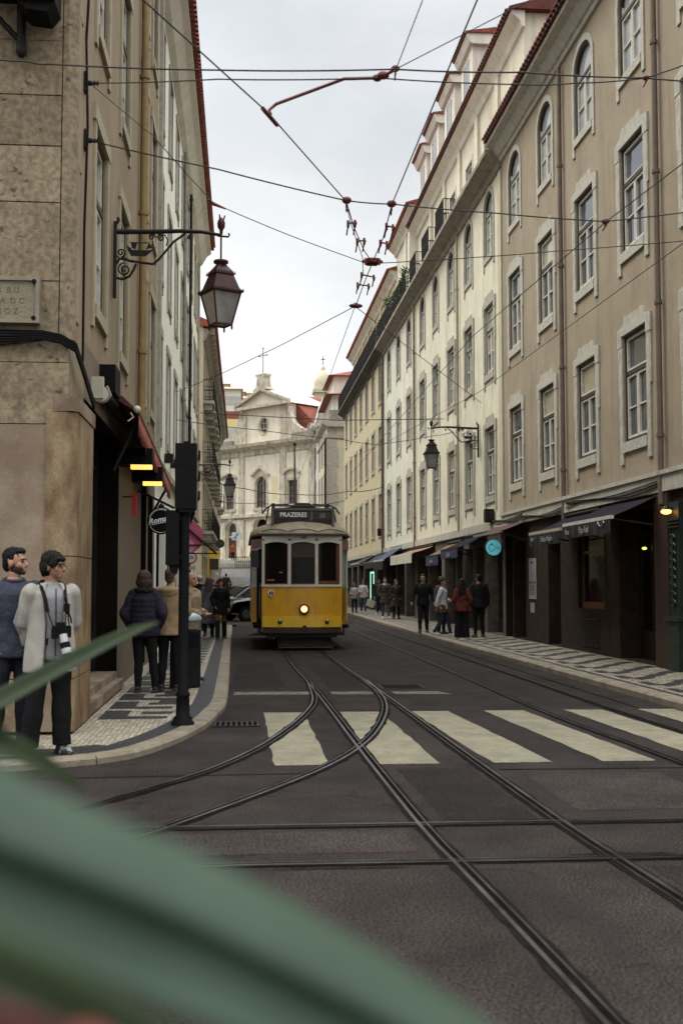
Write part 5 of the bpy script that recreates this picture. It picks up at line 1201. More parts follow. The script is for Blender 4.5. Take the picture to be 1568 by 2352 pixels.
# ================================================================ STREET LANTERNS
LGLASS = mat('lantern_glass', (.22,.20,.19), (.46,.44,.41), 3, .25, spec=.5, lo=.35, hi=.7)
nG, lG, bG = nodes(LGLASS); bG.inputs['Transmission Weight'].default_value = .35
def spiral(c, r0, turns, flip=1, n=26, start=0):
    pts = []
    for i in range(n+1):
        t = i/n; a = start+flip*2*PI*turns*t; r = r0*(1-.82*t); pts.append((c[0]+r*math.cos(a), 0, c[1]+r*math.sin(a)))
    return pts
def lantern(name, label, wall, rz, arm, metal, group='lanterns on scrolled wall brackets', rot=0, s=1.0):
    "local: wall at x=0, arm along +x at z=0; the lantern hangs at x=arm"
    t = thing(name, label, 'street lamp', wall, rz, group); t.scale = (s,s,s)
    br = MB()
    br.box(-.02,.025,-.035,.035,-.92,.14); br.tube([(.02,0,.12),(.05,0,.17),(.03,0,.2)], .022, 6)
    br.tube([(0,0,-.0),(arm*.35,0,.015),(arm*.62,0,.035),(arm*.82,0,.03),(arm,0,-.01)], [.036,.034,.03,.026,.022], 8)
    br.tube([(.36*arm,0,-.44),(.42*arm,0,-.36),(.55*arm,0,-.12),(.66*arm,0,0)], .017, 6)
    br.tube([(.02,0,-.45),(.06,0,-.38),(.12,0,-.36),(.2,0,-.40),(.36*arm,0,-.44)], .018, 6)
    br.tube([(.02,0,-.64),(.1,0,-.66),(.2,0,-.62),(.26,0,-.52),(.29,0,-.44)], .018, 6)
    br.tube([(.02,0,-.33),(.10,0,-.39),(.24,0,-.40),(.36*arm,0,-.43)], .010, 5)
    for (c, r, tn, fl, st) in (((.135,-.52),.095,1.6,1,PI/2),((.085,-.29),.06,1.5,1,-PI/2),((.62,-.075),.05,1.4,-1,PI),((.50,-.06),.045,1.4,1,0),((.68*arm+.02,-.05),.03,1.2,-1,PI/2)):
        br.tube(spiral(c, r, tn, fl, 26, st), .012, 5)
    br.tube([(.58,0,-.02),(.68,0,-.03),(.72,0,-.10),(.70,0,-.18)], .010, 5)
    # the little ship of the town arms inside the bracket
    br.prism([(.18,-.26),(.22,-.33),(.42,-.33),(.50,-.26),(.56,-.20),(.52,-.24),(.44,-.25),(.24,-.25),(.15,-.17)], 'y', -.012, .012)
    br.tube([(.335,0,-.26),(.335,0,-.02)], .012, 5); br.tube([(.2,0,-.145),(.47,0,-.145)], .008, 5)
    br.prism([(.22,-.15),(.30,-.15),(.28,-.24),(.23,-.22)], 'y', -.006, .006); br.prism([(.46,-.15),(.42,-.24),(.52,-.2)], 'y', -.006, .006)
    br.build('bracket', M['iron'], t)
    fi = MB(); fi.tube([(arm-.05,0,-.02),(arm+.1,0,-.03),(arm+.115,0,.0),(arm+.10,0,.02)], .014, 6)
    fi.lathe([(.02,0),(.025,.06),(.05,.1),(.055,.16),(.04,.21),(.012,.24)], (arm,0,0), 10)
    for a in (0, 2.1, 4.2): fi.tube([(arm+.03*math.cos(a),.03*math.sin(a),.2),(arm+.05*math.cos(a),.05*math.sin(a),.27)], .01, 4)
    fi.tube([(arm,0,.0),(arm,0,-.37)], .013, 8); fi.build('hanger', metal, t)
    L = link('lantern', None, t, (arm,0,0), rot)
    z = -.37
    cap = MB()
    cap.lathe([(.035,-.02),(.10,-.03),(.105,-.06),(.06,-.085),(.055,-.11)], (0,0,z+.03), 14)
    cap.lathe([(.30,-.50),(.29,-.48),(.185,-.25),(.20,-.245),(.18,-.20),(.10,-.12),(.06,-.08)], (0,0,z+.04), sq=True)
    for (r, zz, nn) in ((.205,-.205,7),(.325,-.455,9)):
        k = r*.7071
        for sd in range(4):
            for i in range(nn+1):
                q = -k+2*k*i/nn; p = [(q,-k),(k,q),(q,k),(-k,q)][sd]
                cap.tube([(p[0],p[1],z+zz+.0),(p[0],p[1],z+zz+.045)], [.012,.004], 4, smooth=False)
    cap.lathe([(.31,-.47),(.33,-.46),(.33,-.43),(.31,-.42)], (0,0,z), sq=True); cap.build('cap', metal, L)
    k0, k1, z0, z1 = .205, .115, z-.46, z-.90
    fr = MB()
    for (sx, sy) in ((1,1),(1,-1),(-1,-1),(-1,1)):
        fr.tube([(sx*k0,sy*k0,z0),(sx*k1,sy*k1,z1)], .013, 4); fr.tube([(sx*k1,sy*k1,z1),(sx*k1,sy*k1,z1-.05),(sx*k1,sy*k1,z1-.075)], [.013,.016,.005], 6)
    c4 = [(k1,k1),(k1,-k1),(-k1,-k1),(-k1,k1)]
    for i in range(4): a, b = c4[i], c4[(i+1)%4]; fr.obox((a[0],a[1],z1),(b[0],b[1],z1),.02,.022); fr.obox((a[0]*k0/k1,a[1]*k0/k1,z0),(b[0]*k0/k1,b[1]*k0/k1,z0),.02,.03)
    fr.build('cage', metal, L)
    for i in range(4):
        a, b = c4[i], c4[(i+1)%4]; q = k0/k1*.985
        g = MB(); g.quad((a[0]*.97,a[1]*.97,z1),(b[0]*.97,b[1]*.97,z1),(b[0]*q,b[1]*q,z0),(a[0]*q,a[1]*q,z0)); g.build('pane', LGLASS, L)
    return t
lantern('wall_lantern', 'large dark red lantern on a scrolled iron bracket high on the left corner building', (LX+.04, 15.8, 6.42), 0, 1.45, M['red_iron'], rot=rad(28))
lantern('wall_lantern', 'black lantern on a scrolled bracket on the cream right-hand facade', (RX-.05, 35.9, 6.52), PI, 1.5, M['iron'], rot=rad(0))
lantern('wall_lantern', 'distant small black lantern in front of the church at the left side of the street', (LX+.04, 47.0, 6.42), 0, 1.25, M['iron'], rot=rad(10))
# dark bracket lantern box at the top left
t = thing('wall_bracket', 'dark bracket with a blurred black box at the top left corner wall', 'wall bracket', (-2.31, 11.9, 7.1))
mb = MB(); mb.tube([(.0,0,.0),(.0,-.02,1.6)], .05, 8); mb.lathe([(.0,-.06),(.03,-.05),(.06,.0),(.05,.04)], n=10); mb.tube([(0,0,.1),(-.4,-.1,.5),(-.7,-.1,1.2)], .03, 6); mb.build('post', M['iron'], t)
mb = MB(); mb.box(.02,.40,-.45,.0,.36,1.5); mb.prism([(.02,.36),(.40,.36),(.32,.25),(.12,.27)], 'y', -.40, -.02); mb.box(-.42,.02,-.4,-.02,.5,1.5); mb.build('housing', M['black'], t)

# ================================================================ OVERHEAD WIRES
WIRE = mat('overhead_wire', (.020,.016,.015), (.03,.02,.018), 6, .6)
FIT = mat('reddish_insulator', (.16,.022,.014), (.08,.014,.010), 8, .5)
def wpt(p): return atZ(p[0], p[1], p[2])
def wire(pts, r, label, name='overhead_wire', sag=.0, m=None, cat='wire'):
    P = [wpt(p) if len(p) == 3 else Vector(p[0]) for p in pts]; out = []
    for i in range(len(P)-1):
        n = 8
        for k in range(n):
            t_ = k/n; q = P[i].lerp(P[i+1], t_); q.z -= sag*4*t_*(1-t_); out.append(q)
    out.append(P[-1]); mb = MB(); mb.tube(out, r, 6)
    return tag(mb.build(name, m or WIRE), label, cat)
Z0 = 5.62
wire([(-60,128,5.9),(65,140,5.9),(110,146,5.9),(500,160,5.85),(905,158,5.8),(1200,165,5.85),(1480,178,5.9),(1700,190,5.95)], .007, 'upper span wire crossing the whole street near the top of the picture', sag=.01)
AN1, AN2 = atX(206,190,-1.74), atX(206,322,-1.74)
wire([(AN1,),(500,181,5.82),(868,178,5.8),(1190,193,5.85),(1320,190,5.88),(1483,178,5.9),(1640,120,5.95)], .006, 'second span wire just under the upper one, dipping to meet it at right', sag=.01)
wire([(AN2,),(500,388,5.7),(795,460,5.66),(900,468,5.66),(1140,489,5.68),(1390,508,5.72),(1700,470,5.8)], .008, 'span wire from the left corner through the two red hangers to the right', sag=.008)
wire([(AN1,),(350,310,6.4),(490,466,5.7),(660,538,5.68),(835,602,5.65)], .005, 'thin stay wire falling from the left corner down to the wire crossing', sag=.004)
wire([(868,604,5.64),(1100,590,5.7),(1290,575,5.75),(1568,553,5.8),(1700,540,5.85)], .006, 'stay wire from the wire crossing out to the right edge', sag=.004)
wire([(330,0,5.6),(240,-90,5.6)][::-1]+[(615,258,5.6),(795,462,5.6),(812,520,5.6),(836,575,5.6),(853,600,5.6)], .0065, 'trolley wire curving down from the top left towards the wire crossing')
wire([(1130,-85,5.6),(1095,0,5.6),(900,468,5.6),(880,545,5.6),(856,600,5.6),(832,660,5.6),(817,702,5.6)], .0065, 'trolley wire running straight down from the top right to the wire crossing')
wire([(798,480,5.6),(806,515,5.6),(832,590,5.6),(834,630,5.6),(822,665,5.6)], .005, 'short parallel trolley wire beside the wire crossing')
wire([(1000,-80,5.85),(970,0,5.85),(910,156,5.82)], .004, 'thin wire rising steeply from the span wire to the top edge')
wire([(1300,-50,5.9),(1215,0,5.9),(912,156,5.82)], .004, 'thin wire running from the span wire to the dormers at top right')
wire([(1680,290,5.9),(1568,374,5.85),(1392,508,5.74),(1085,772,5.7),(864,1021,5.68),(806,1088,5.66)], .006, 'long diagonal wire crossing the right facades from the right hanger downwards')
wire([(1650,490,5.9),(1568,558,5.88),(1100,900,5.8),(884,1018,5.75),(800,1052,5.72)], .006, 'lower diagonal wire crossing the right facades')
wire([(815,703,5.6),(650,790,5.7),(500,862,5.8),(405,900,5.9)], .006, 'wire from the lower junction down to the left facades')
wire([(815,703,5.6),(960,815,5.7),(1105,925,5.8)], .006, 'wire from the lower junction down to the cream facade')
wire([(815,703,5.6),(755,870,5.6),(720,1000,5.62),(686,1100,5.62)], .005, 'trolley wire dropping away from the lower junction towards the tram')
wire([(460,948,6.2),(640,958,6.2),(780,965,6.2),(1020,962,6.2)], .012, 'far span wire in front of the church gable')
wire([(405,964,6.0),(600,988,6.0),(784,1009,6.0),(864,1021,6.0),(1000,1000,6.0),(1040,992,6.0)], .010, 'far sagging wire in front of the church cornice', sag=.02)
wire([(470,1095,6.4),(560,1122,6.4),(690,1136,6.4),(800,1128,6.4),(880,1118,6.4)], .02, 'far wire above the tram roof', sag=.1)
wire([(478,1148,6.4),(600,1155,6.4),(700,1158,6.4),(790,1150,6.4)], .02, 'lowest far wire just above the tram roof', sag=.1)
# stay rod and strain insulators
r_ = [wpt(p) for p in ((622,262,5.62),(618,252,5.66),(634,238,5.72),(790,180,5.82),(872,178,5.82),(905,160,5.82))]
mb = MB(); mb.tube(r_, .014, 6); mb.ell(wpt((880,172,5.82)), (.05,.035,.035)); mb.ell(wpt((866,178,5.82)), (.042,.035,.03))
a = wpt((603,248,5.6)); b = wpt((636,286,5.6)); mb.tube([a,b], .02, 6); tag(mb.build('wire_pull_off', FIT), 'bent reddish pull off rod holding the top left trolley wire', 'wire fitting')
def hanger(px, py, z, label, s=1):
    p = wpt((px, py, z)); t = thing('wire_hanger', label, 'wire fitting', p)
    mb = MB(); mb.lathe([(.05,-.05),(.085,-.02),(.09,.02),(.06,.055),(.03,.065)], n=12); mb.build('bell', FIT, t)
    mb = MB(); mb.tube([(0,0,-.03),(.0,.04,-.12)], .02, 6); mb.tube([(-.02,-.15,-.115),(.0,.05,-.12),(.02,.26,-.12)], .016, 6); mb.build('clamp', FIT, t); t.scale = (s*.58,)*3
hanger(796,460,5.66,'left bell shaped red wire hanger on the span wire'); hanger(899,468,5.66,'right bell shaped red wire hanger on the span wire')
hanger(1390,508,5.74,'dark wire hanger in front of the brown beige facade',.9); hanger(1483,178,5.9,'small wire joint at the upper right of the street',.6); hanger(908,157,5.85,'small red wire joint where the thin wires meet at the top',.7)
def bridge(x0, y0, x1, y1, z, label):
    a, b = wpt((x0,y0,z)), wpt((x1,y1,z)); t = thing('wire_spacer', label, 'wire fitting', (a+b)/2, 0, 'red double spacers on the trolley wires')
    a -= t.location; b -= t.location; mb = MB(); mb.tube([a,b], .010, 6); mb.build('bar', FIT, t)
    for p in (a, b):
        mb = MB(); mb.tube([p+Vector((0,0,.03)), p+Vector((0,0,-.05))], .015, 6); mb.tube([p+Vector((0,-.16,-.05)), p+Vector((0,.1,-.05)), p+Vector((.0,.18,-.08))], .009, 5); mb.build('clip', FIT, t)
bridge(799,512,815,511,5.62,'upper left red wire spacer between the hangers and the crossing'); bridge(820,553,836,552,5.62,'lower left red wire spacer between the hangers and the crossing')
bridge(887,518,902,521,5.62,'upper right red wire spacer against the red eave'); bridge(873,556,888,559,5.62,'lower right red wire spacer against the red eave')
bridge(830,630,858,636,5.62,'wide red wire spacer just below the crossing'); bridge(821,653,846,656,5.62,'lowest wide red wire spacer below the crossing')
p = wpt((855,602,5.62)); t = thing('wire_crossing', 'dark red star shaped wire crossing in the middle of the sky gap', 'wire fitting', p)
mb = MB(); mb.prism([(-.055,-.11),(.055,-.11),(.075,-.02),(.065,.10),(-.065,.10),(-.075,-.02)], 'z', -.02, .03); mb.box(-.1,.1,-.015,.015,-.03,.05)
for (x, y) in ((-.06,.1),(.06,.1),(-.055,-.1),(.055,-.1),(.11,0),(-.11,0)): mb.tube([(0,0,.01),(x,y,.012)], .014, 5); mb.ell((x,y,.01), .024, n=8, k=5)
mb.build('frog_plate', FIT, t)
p = wpt((817,702,5.6)); mb = MB(); mb.ell((0,0,0), (.10,.05,.035)); mb.ell((0,.02,.02), (.04,.06,.03)); tag(mb.build('wire_joint', FIT, None, p), 'red joint where the lower wires meet left of the ochre eave', 'wire fitting')
# wall anchors at the left corner
for (px, py, lab) in ((206,190,'upper iron wire anchor on the left corner quoin'),(206,322,'lower rusty wire anchor with turnbuckle on the left corner quoin')):
    p = AN1 if py < 200 else AN2; t = thing('wire_anchor', lab, 'wire fitting', p); mb = MB(); mb.ell((0,0,0), (.05,.03,.03)); mb.tube([(-.02,0,0),(.10,.0,.0)], .014, 6)
    for k in range(3): mb.tube([(.02+.035*k,0,-.025),(.02+.035*k,0,.025)], .012, 5)
    mb.build('turnbuckle', M['iron'], t); mb = MB(); mb.tube([(-.05,0,0),(.03,0,.0)], .018, 6); mb.box(-.055,-.035,-.07,.07,-.11,.11); mb.build('bolt_plate', M['iron'], t)
p = wpt((489,467,5.7)); mb = MB(); mb.tube([p+Vector((-.06,0,.05)),p,p+Vector((.14,.03,-.045))], [.008,.022,.008], 6); tag(mb.build('strain_insulator', FIT), 'small red insulator on the thin stay wire above the big lantern', 'wire fitting')
# ================================================================ AWNINGS, SIGNS, STREET FURNITURE, CAR
NAVY = mat('navy_awning_canvas', (.013,.0115,.017), (.019,.017,.023), 3, .95, spec=.08, bump=.2, fine=.15)
BLACKV = mat('black_valance_canvas', (.006,.0055,.007), (.010,.009,.011), 3, .8, bump=.2)
ALU = mat('awning_front_bar', (.62,.60,.55), (.50,.48,.43), 6, .35)
LETTER = mat('grey_lettering', (.34,.33,.34), None, rough=.7)
def awning(label, y_near, y_far, zf, zw, xf, canvas, bar, val_h, val_mat, texts=(), sag=.03):
    L = y_far-y_near; t = thing('shop_awning', label, 'awning', (RX-.02, y_far, 0), -PI/2, None); d = RX-.02-xf
    mb = MB(); n = 8; vs = []
    for i in range(n+1):
        q = i/n
        for j in range(7): vs.append((L*j/6, -d*q, zw+(zf-zw)*q-sag*math.sin(PI*q)*(1 if j % 2 else .6)))
    fs = [(i*7+j, i*7+j+1, (i+1)*7+j+1, (i+1)*7+j) for i in range(n) for j in range(6)]
    b = [(x, y, z-.012) for x, y, z in vs]; m = len(vs)
    mb.add(vs+b, fs+[tuple(m+q for q in f[::-1]) for f in fs], 0, True); mb.build('canvas', canvas, t)
    mb = MB(); mb.box(-.02, L+.02, -d-.03, -d+.03, zf-.045, zf+.02); mb.build('front_bar', bar, t)
    mb = MB(); mb.tube([(0,-.02,zw+.03),(L,-.02,zw+.03)], .055, 10); mb.build('roller', M['iron'], t)
    for x in (.15, L-.15): mb = MB(); mb.obox((x,-.02,zw-.55),(x,-d+.03,zf-.03),.035,.035); mb.build('arm', M['iron'], t)
    if val_h:
        mb = MB(); N = 24; vs = []
        for i in range(N+1):
            x = L*i/N; w = .008*math.sin(i*1.7)
            vs += [(x,-d-.034+w,zf-.045),(x,-d-.034+w*2,zf-.045-val_h),(x,-d-.028+w*2,zf-.045-val_h),(x,-d-.028+w,zf-.045)]
        mb.add(vs, [(i*4+k, i*4+(k+1)%4, i*4+4+(k+1)%4, i*4+4+k) for i in range(N) for k in range(4)]); v = mb.build('valance', val_mat, t)
        for (s, size, x) in texts:
            q = letters(s, size, LETTER, 'lettering', .001, .0015, v, sx=.85); q.location = (x, -d-.06, zf-.05-val_h*.5)
    return t
a1 = awning('near navy awning lettered Paço Real with a bright white front bar', 20.15, 23.25, 2.80, 3.20, 6.6, NAVY, ALU, .25, BLACKV, (('Menu', .15, .42), ('Paço Real', .19, 1.55)))
mb = MB()      # antler-like emblem
for s in (-1, 1): mb.tube([(2.62,-.06+0,0),(2.62+s*.09,-.06,.02),(2.62+s*.16,-.06,.09),(2.62+s*.2,-.06,.05)], .010, 5)
e_ = mb.build('emblem', LETTER, a1); e_.location = (0, -(RX-.02-6.6), 2.64)
a2 = awning('second navy awning lettered Fabrico Próprio with a cream front bar', 23.5, 26.05, 2.74, 3.12, 6.6, NAVY, mat('cream_bar', (.42,.37,.27), None, rough=.5), .26, BLACKV, (('Fabrico Próprio', .17, 1.62),))
mb = MB()
for s in (-1, 1): mb.tube([(.45,-.06,0),(.45+s*.06,-.06,.02),(.45+s*.11,-.06,.07)], .010, 5)
e_ = mb.build('emblem', LETTER, a2); e_.location = (0, -(RX-.02-6.6), 2.55)
awning('folded maroon awning beside the round blue sign', 29.7, 33.2, 2.98, 3.28, 6.75, mat('maroon_canvas', (.075,.022,.018), (.05,.015,.014), 3, .8), mat('dull_grey_bar', (.22,.20,.19), None, rough=.5), 0, BLACKV)
awning('dark navy awning with small pale lettering left of the blue sign', 34.9, 37.9, 2.70, 3.12, 6.6, NAVY, M['iron'], .26, mat('navy_valance', (.022,.026,.06), (.03,.035,.075), 3, .8), (('Casa Bela', .2, 1.5),))
awning('small navy awning between the cream awning and the lettered one', 38.7, 41.3, 2.58, 3.02, 6.65, mat('brownish_canvas', (.14,.07,.04), (.09,.05,.03), 3, .8), M['iron'], .3, mat('navy_valance', (.022,.026,.06), (.03,.035,.075), 3, .8), (('Prata Fina', .18, 1.3),))
awning('orange brown awning with a broad cream white valance', 44.5, 50.9, 2.80, 3.08, 6.6, mat('orange_brown_canvas', (.30,.15,.075), (.22,.11,.06), 2, .8), mat('cream_bar', (.55,.52,.42), None, rough=.5), .34, mat('cream_valance', (.52,.50,.40), (.43,.41,.33), 2, .8))
awning('blue awning with white edge in the right-hand row beyond the cream valance', 53.3, 57.3, 2.72, 3.35, 6.55, mat('blue_canvas', (.022,.030,.075), (.030,.038,.09), 2, .8), mat('pale_bar', (.5,.5,.5), None, rough=.5), .42, BLACKV)
awning('far dark awning with white edge near the tram side', 65, 69.6, 2.78, 3.2, 6.6, BLACKV, mat('pale_bar', (.5,.5,.5), None, rough=.5), .1, BLACKV)
awning('black awning in shade between blue and far white edged awnings', 58.2, 63.6, 2.7, 3.2, 6.75, BLACKV, M['iron'], .25, BLACKV)
# round blue lit blade sign
t = thing('round_sign', 'round lit turquoise blade sign with a bird emblem on the right shopfronts', 'sign', (6.78, 30.8, 2.57))
mb = MB(); mb.tube([(0,-.05,0),(0,.05,0)], .225, 32); mb.build('sign_rim', M['iron'], t)
BL = mat('turquoise_light_panel', (.12,.40,.45), (.10,.32,.38), 5, .4, emit=(.10,.42,.47), estr=.42)
mb = MB(); mb.tube([(0,-.058,0),(0,-.050,0)], .212, 32); f_ = mb.build('sign_face', BL, t)
DK = mat('sign_dark_blue', (.008,.02,.05), None)
mb = MB(); mb.tube([(-.05+.085*math.cos(a),-.061,-.01+.085*math.sin(a)) for a in [rad(40+12*k) for k in range(24)]], .007, 5)
mb.prism([(-.10,.07),(-.07,.11),(-.045,.115),(-.02,.095),(-.05,.085)], 'y', -.064, -.058); mb.build('bird_emblem', DK, t)
for s, z in (('CASA DAS', .015), ('ANDORINHAS', -.035)):
    q = letters(s, .032, DK, 'lettering', .001, .001, t); q.location = (.105, -.060, z)
mb = MB(); mb.tube([(.2,0,.0),(.7,0,.0)], .02, 6); mb.box(-.02,.02,-.03,.03,-.26,-.2); mb.build('bracket', M['iron'], t)
# LED door frame
t = thing('led_frame', 'pale green lit LED frame round a far shop doorway on the right', 'light', (RX-.04, 65.6, 0), -PI/2)
mb = MB(); mb.box(-1.2,-1.1,-.03,.02,.55,2.3); mb.box(-1.1,.4,-.03,.02,2.2,2.3); mb.box(.4,.46,-.03,.02,1.6,2.3); mb.build('led_strip', mat('green_led', (.4,.8,.6), emit=(.42,.85,.6), estr=.9), t)
for (y, z, lab) in ((33.9, 3.62, 'small dark loudspeaker box fixed above the navy awning'), (61.2, 4.35, 'black lamp box projecting from the far ochre facade')):
    t = thing('wall_box', lab, 'wall box', (RX-.16, y, z)); mb = MB(); mb.box(-.13,.13,-.14,.14,-.2,.2); mb.box(.1,.16,-.05,.05,-.05,.05); mb.tube([(0,-.15,-.05),(0,-.14,-.05)], .09, 12); mb.build('box', M['iron'], t)
# loose cables over the near awnings
mb = MB()
for y0_, y1_, z in ((20,25.8,3.42),(26.2,30,3.36),(30,34,3.45)):
    for k in range(3): mb.tube([(RX-.12, y0_+(y1_-y0_)*q/8, z-.05*k-.12*math.sin(PI*q/8*(1+k*.5))*.6) for q in range(9)], .013, 5)
tag(mb.build('shop_cable', M['black']), 'loose dark cables sagging under the string course above the awnings', 'cable')

# ---------------- left side: awning, heaters, signs
RED = mat('faded_red_canvas', (.36,.085,.07), (.27,.06,.05), 3, .85, bump=.25, fine=.12); DRED = mat('dark_red_canvas', (.075,.018,.015), (.10,.025,.02), 3, .8, bump=.2)
t = thing('shop_awning', 'dark red awning with a hanging pinkish valance over the left shop entrance', 'awning', (0,0,0))
ya, yb = 15.3, 22.6; xf0, xf1 = -1.385, -1.41
mb = MB(); vs = []; N = 10
for i in range(N+1):
    q = i/N; y = ya+(yb-ya)*q; zf = 3.87-.33*q
    vs += [(-1.78,y,4.12),(-1.58,y,4.06-.1*q),(xf0+(xf1-xf0)*q,y,zf),(xf0+(xf1-xf0)*q,y,zf-.02),(-1.78,y,4.09)]
mb.add(vs, [(i*5+k, i*5+(k+1)%5, i*5+5+(k+1)%5, i*5+5+k) for i in range(N) for k in range(5)]+[(0,1,2,3,4)]); mb.build('canvas', DRED, t)
mb = MB(); mb.tube([(xf0,ya-.05,3.88),(xf1,yb,3.55)], .032, 8); mb.build('front_bar', mat('ochre_bar', (.30,.22,.11), None, rough=.5), t)
mb = MB(); vs = []; N = 48
for i in range(N+1):
    q = i/N; y = ya+.12+(yb-ya-.12)*q; z = 3.85-.33*q; w = .015*math.sin(i*1.1); h = .30+.02*math.sin(i*2.6)
    vs += [(xf0+(xf1-xf0)*q+.01,y,z),(xf0+(xf1-xf0)*q+.01+w,y,z-h),(xf0+(xf1-xf0)*q+w,y,z-h),(xf0+(xf1-xf0)*q,y,z)]
mb.add(vs, [(i*4+k, i*4+(k+1)%4, i*4+4+(k+1)%4, i*4+4+k) for i in range(N) for k in range(4)], 0, True); mb.build('valance', RED, t)
mb = MB(); mb.box(-1.80,-1.66,13.85,13.95,3.80,4.06); mb.tube([(-1.70,13.9,3.86),(-1.70,14.05,3.86)], .10, 14); mb.tube([(-1.62,13.9,3.95),(-1.58,13.95,3.85),(-1.62,13.98,3.80)], .015, 5); mb.build('roller_end', mat('cream_plastic', (.55,.52,.40), (.45,.42,.33), 5, .5), t)
mb = MB(); mb.tube([(-1.70,14.05,3.9),(-1.70,22.5,4.05)], .075, 10); mb.box(-1.8,-1.6,14.6,15.2,4.0,4.35); mb.build('roller_box', M['black'], t)
mb = MB(); mb.ell((xf0,ya-.05,3.88), .05); mb.tube([(-1.5,15.25,3.72),(-1.43,15.25,3.78),(-1.47,15.25,3.83)], .012, 5); mb.build('bar_end', mat('cream_plastic', (.55,.52,.40), None, rough=.5), t)
mb = MB(); mb.tube([(-1.72,22.2,2.9),(xf1,22.3,3.5)], .025, 6); mb.build('arm', M['iron'], t)
mb = MB(); mb.tube([(-1.72,15.6,3.1),(-1.4,15.6,3.8)], .025, 6); mb.build('arm', M['iron'], t)
WARM = mat('warm_tube_light', (1,.7,.25), emit=(1,.50,.10), estr=1.3); WARM2 = mat('yellow_tube_light', (1,.8,.3), emit=(.98,.62,.10), estr=1.3)
for (y, z, m_, lab) in ((17.0,3.30,WARM,'nearer lit orange strip lamp under the left red awning'),(19.1,3.24,WARM2,'farther lit yellow strip lamp under the left red awning')):
    t = thing('strip_lamp', lab, 'lamp', (-1.47, y, z)); mb = MB(); mb.box(-.33,.16,-.09,.30,.02,.26); mb.build('housing', M['black'], t)
    mb = MB(); mb.box(-.15,.155,-.085,.05,-.04,.02); mb.build('tube', m_, t)
for (y, x, z) in ((17.2,-1.75,2.62),(17.5,-1.74,2.5)):
    t = thing('spot_lamp', 'upper small warm spotlight beyond the left shop pier' if z > 2.55 else 'lower small warm spotlight beyond the left shop pier', 'lamp', (x+.28, y+4, z+.32)); mb = MB(); mb.ell((0,0,0), (.05,.05,.03)); mb.build('bulb', mat('spot_glow', (1,.9,.6), emit=(1,.86,.5), estr=3), t); mb = MB(); mb.lathe([(.07,.0),(.05,.08),(.02,.1)], n=10); mb.build('shade', M['black'], t)
t = thing('banner_strip', 'narrow red vertical sign on the left shop pier', 'sign', (-1.62, 17.6, 2.75)); mb = MB(); mb.box(-.04,.03,-.03,.03,-.14,.20); mb.build('panel', mat('red_sign', (.38,.03,.03), None), t); mb = MB(); mb.tube([(-.2,0,.15),(0,0,.15)], .012, 5); mb.build('bracket', M['iron'], t)
t = thing('round_sign', 'round black blade sign with white script reading Roman beside the traffic light', 'sign', (-1.385, 20.0, 2.67))
mb = MB(); mb.tube([(0,-.035,0),(0,.035,0)], .235, 36); mb.build('sign_face', M['black'], t)
SWH = mat('sign_white_line', (.75,.80,.80), None)
mb = MB()
for r, a0, a1 in ((.205,25,165),(.19,25,165),(.205,205,335)): mb.tube([(r*math.cos(rad(a0+(a1-a0)*k/20)),-.038,r*math.sin(rad(a0+(a1-a0)*k/20))) for k in range(21)], .004, 4)
mb.tube([(-.16,-.038,-.075),(.17,-.038,-.005)], .005, 4); mb.build('ring_line', SWH, t)
q = letters('Romana', .135, SWH, 'lettering', .001, .004, t, shear=.3); q.location = (0,-.037,.02); q.rotation_euler = (0,rad(-12),0)
mb = MB(); mb.obox((-.4,0,.52),(.22,.0,.22),.03,.04); mb.tube([(0,0,.2),(0,0,.33)], .012, 5); mb.build('bracket', M['iron'], t)
t = thing('round_sign', 'large round pink sign sticking out behind the traffic light', 'sign', (-1.32, 28.0, 2.72))
mb = MB(); mb.tube([(0,-.03,0),(0,.03,0)], .40, 36); mb.build('sign_face', mat('pink_panel', (.46,.10,.17), (.38,.075,.13), 2, .6), t)
mb = MB(); mb.tube([(.03,-.035,-.22),(.03,-.031,-.22)], .16, 24); mb.build('sign_motif', mat('light_pink_panel', (.50,.20,.32), None, rough=.6), t)
mb = MB(); mb.obox((-.5,-.05,-.20),(.6,-.05,-.20),.03,.03); mb.obox((-.5,-.05,-.40),(.7,-.05,-.40),.03,.03); mb.obox((-.1,-.06,.3),(.72,-.06,-.42),.05,.05); mb.build('bracket', M['iron'], t)
t = thing('road_sign', 'white round road sign with a red border reading 3,5t', 'road sign', (-1.60, 36.0, 0))
mb = MB(); mb.tube([(0,0,.1),(0,0,2.62)], .03, 8); mb.build('post', M['steel'], t)
mb = MB(); mb.tube([(.02,-.05,2.40),(.02,-.035,2.40)], .20, 28); mb.build('red_border', mat('sign_red', (.40,.03,.03), None), t)
mb = MB(); mb.tube([(.02,-.055,2.40),(.02,-.05,2.40)], .158, 28); mb.build('sign_face', mat('sign_white_face', (.55,.54,.52), None), t)
q = letters('3,5t', .13, M['black'], 'lettering', .001, .002, t); q.location = (.02,-.058,2.40)
mb = MB(); mb.box(-.14,.18,-.04,-.03,2.02,2.14); mb.build('sub_plate', mat('grey_plate', (.35,.35,.33), None), t)
t = thing('stop_sign', 'yellow tram stop post with a yellow flag sign on the left pavement', 'sign', (-1.42, 50.2, 0)); mb = MB(); mb.tube([(0,0,0),(0,0,3.3)], .045, 8); mb.build('post', mat('yellow_post', (.38,.22,.02), None), t)
mb = MB(); mb.box(0,.46,-.03,.03,2.72,3.0); mb.build('flag', mat('yellow_flag', (.55,.36,.02), (.48,.31,.02), 4, .5), t); mb = MB(); mb.box(.03,.42,-.035,.03,2.2,2.68); mb.build('timetable', DARKWOOD, t)
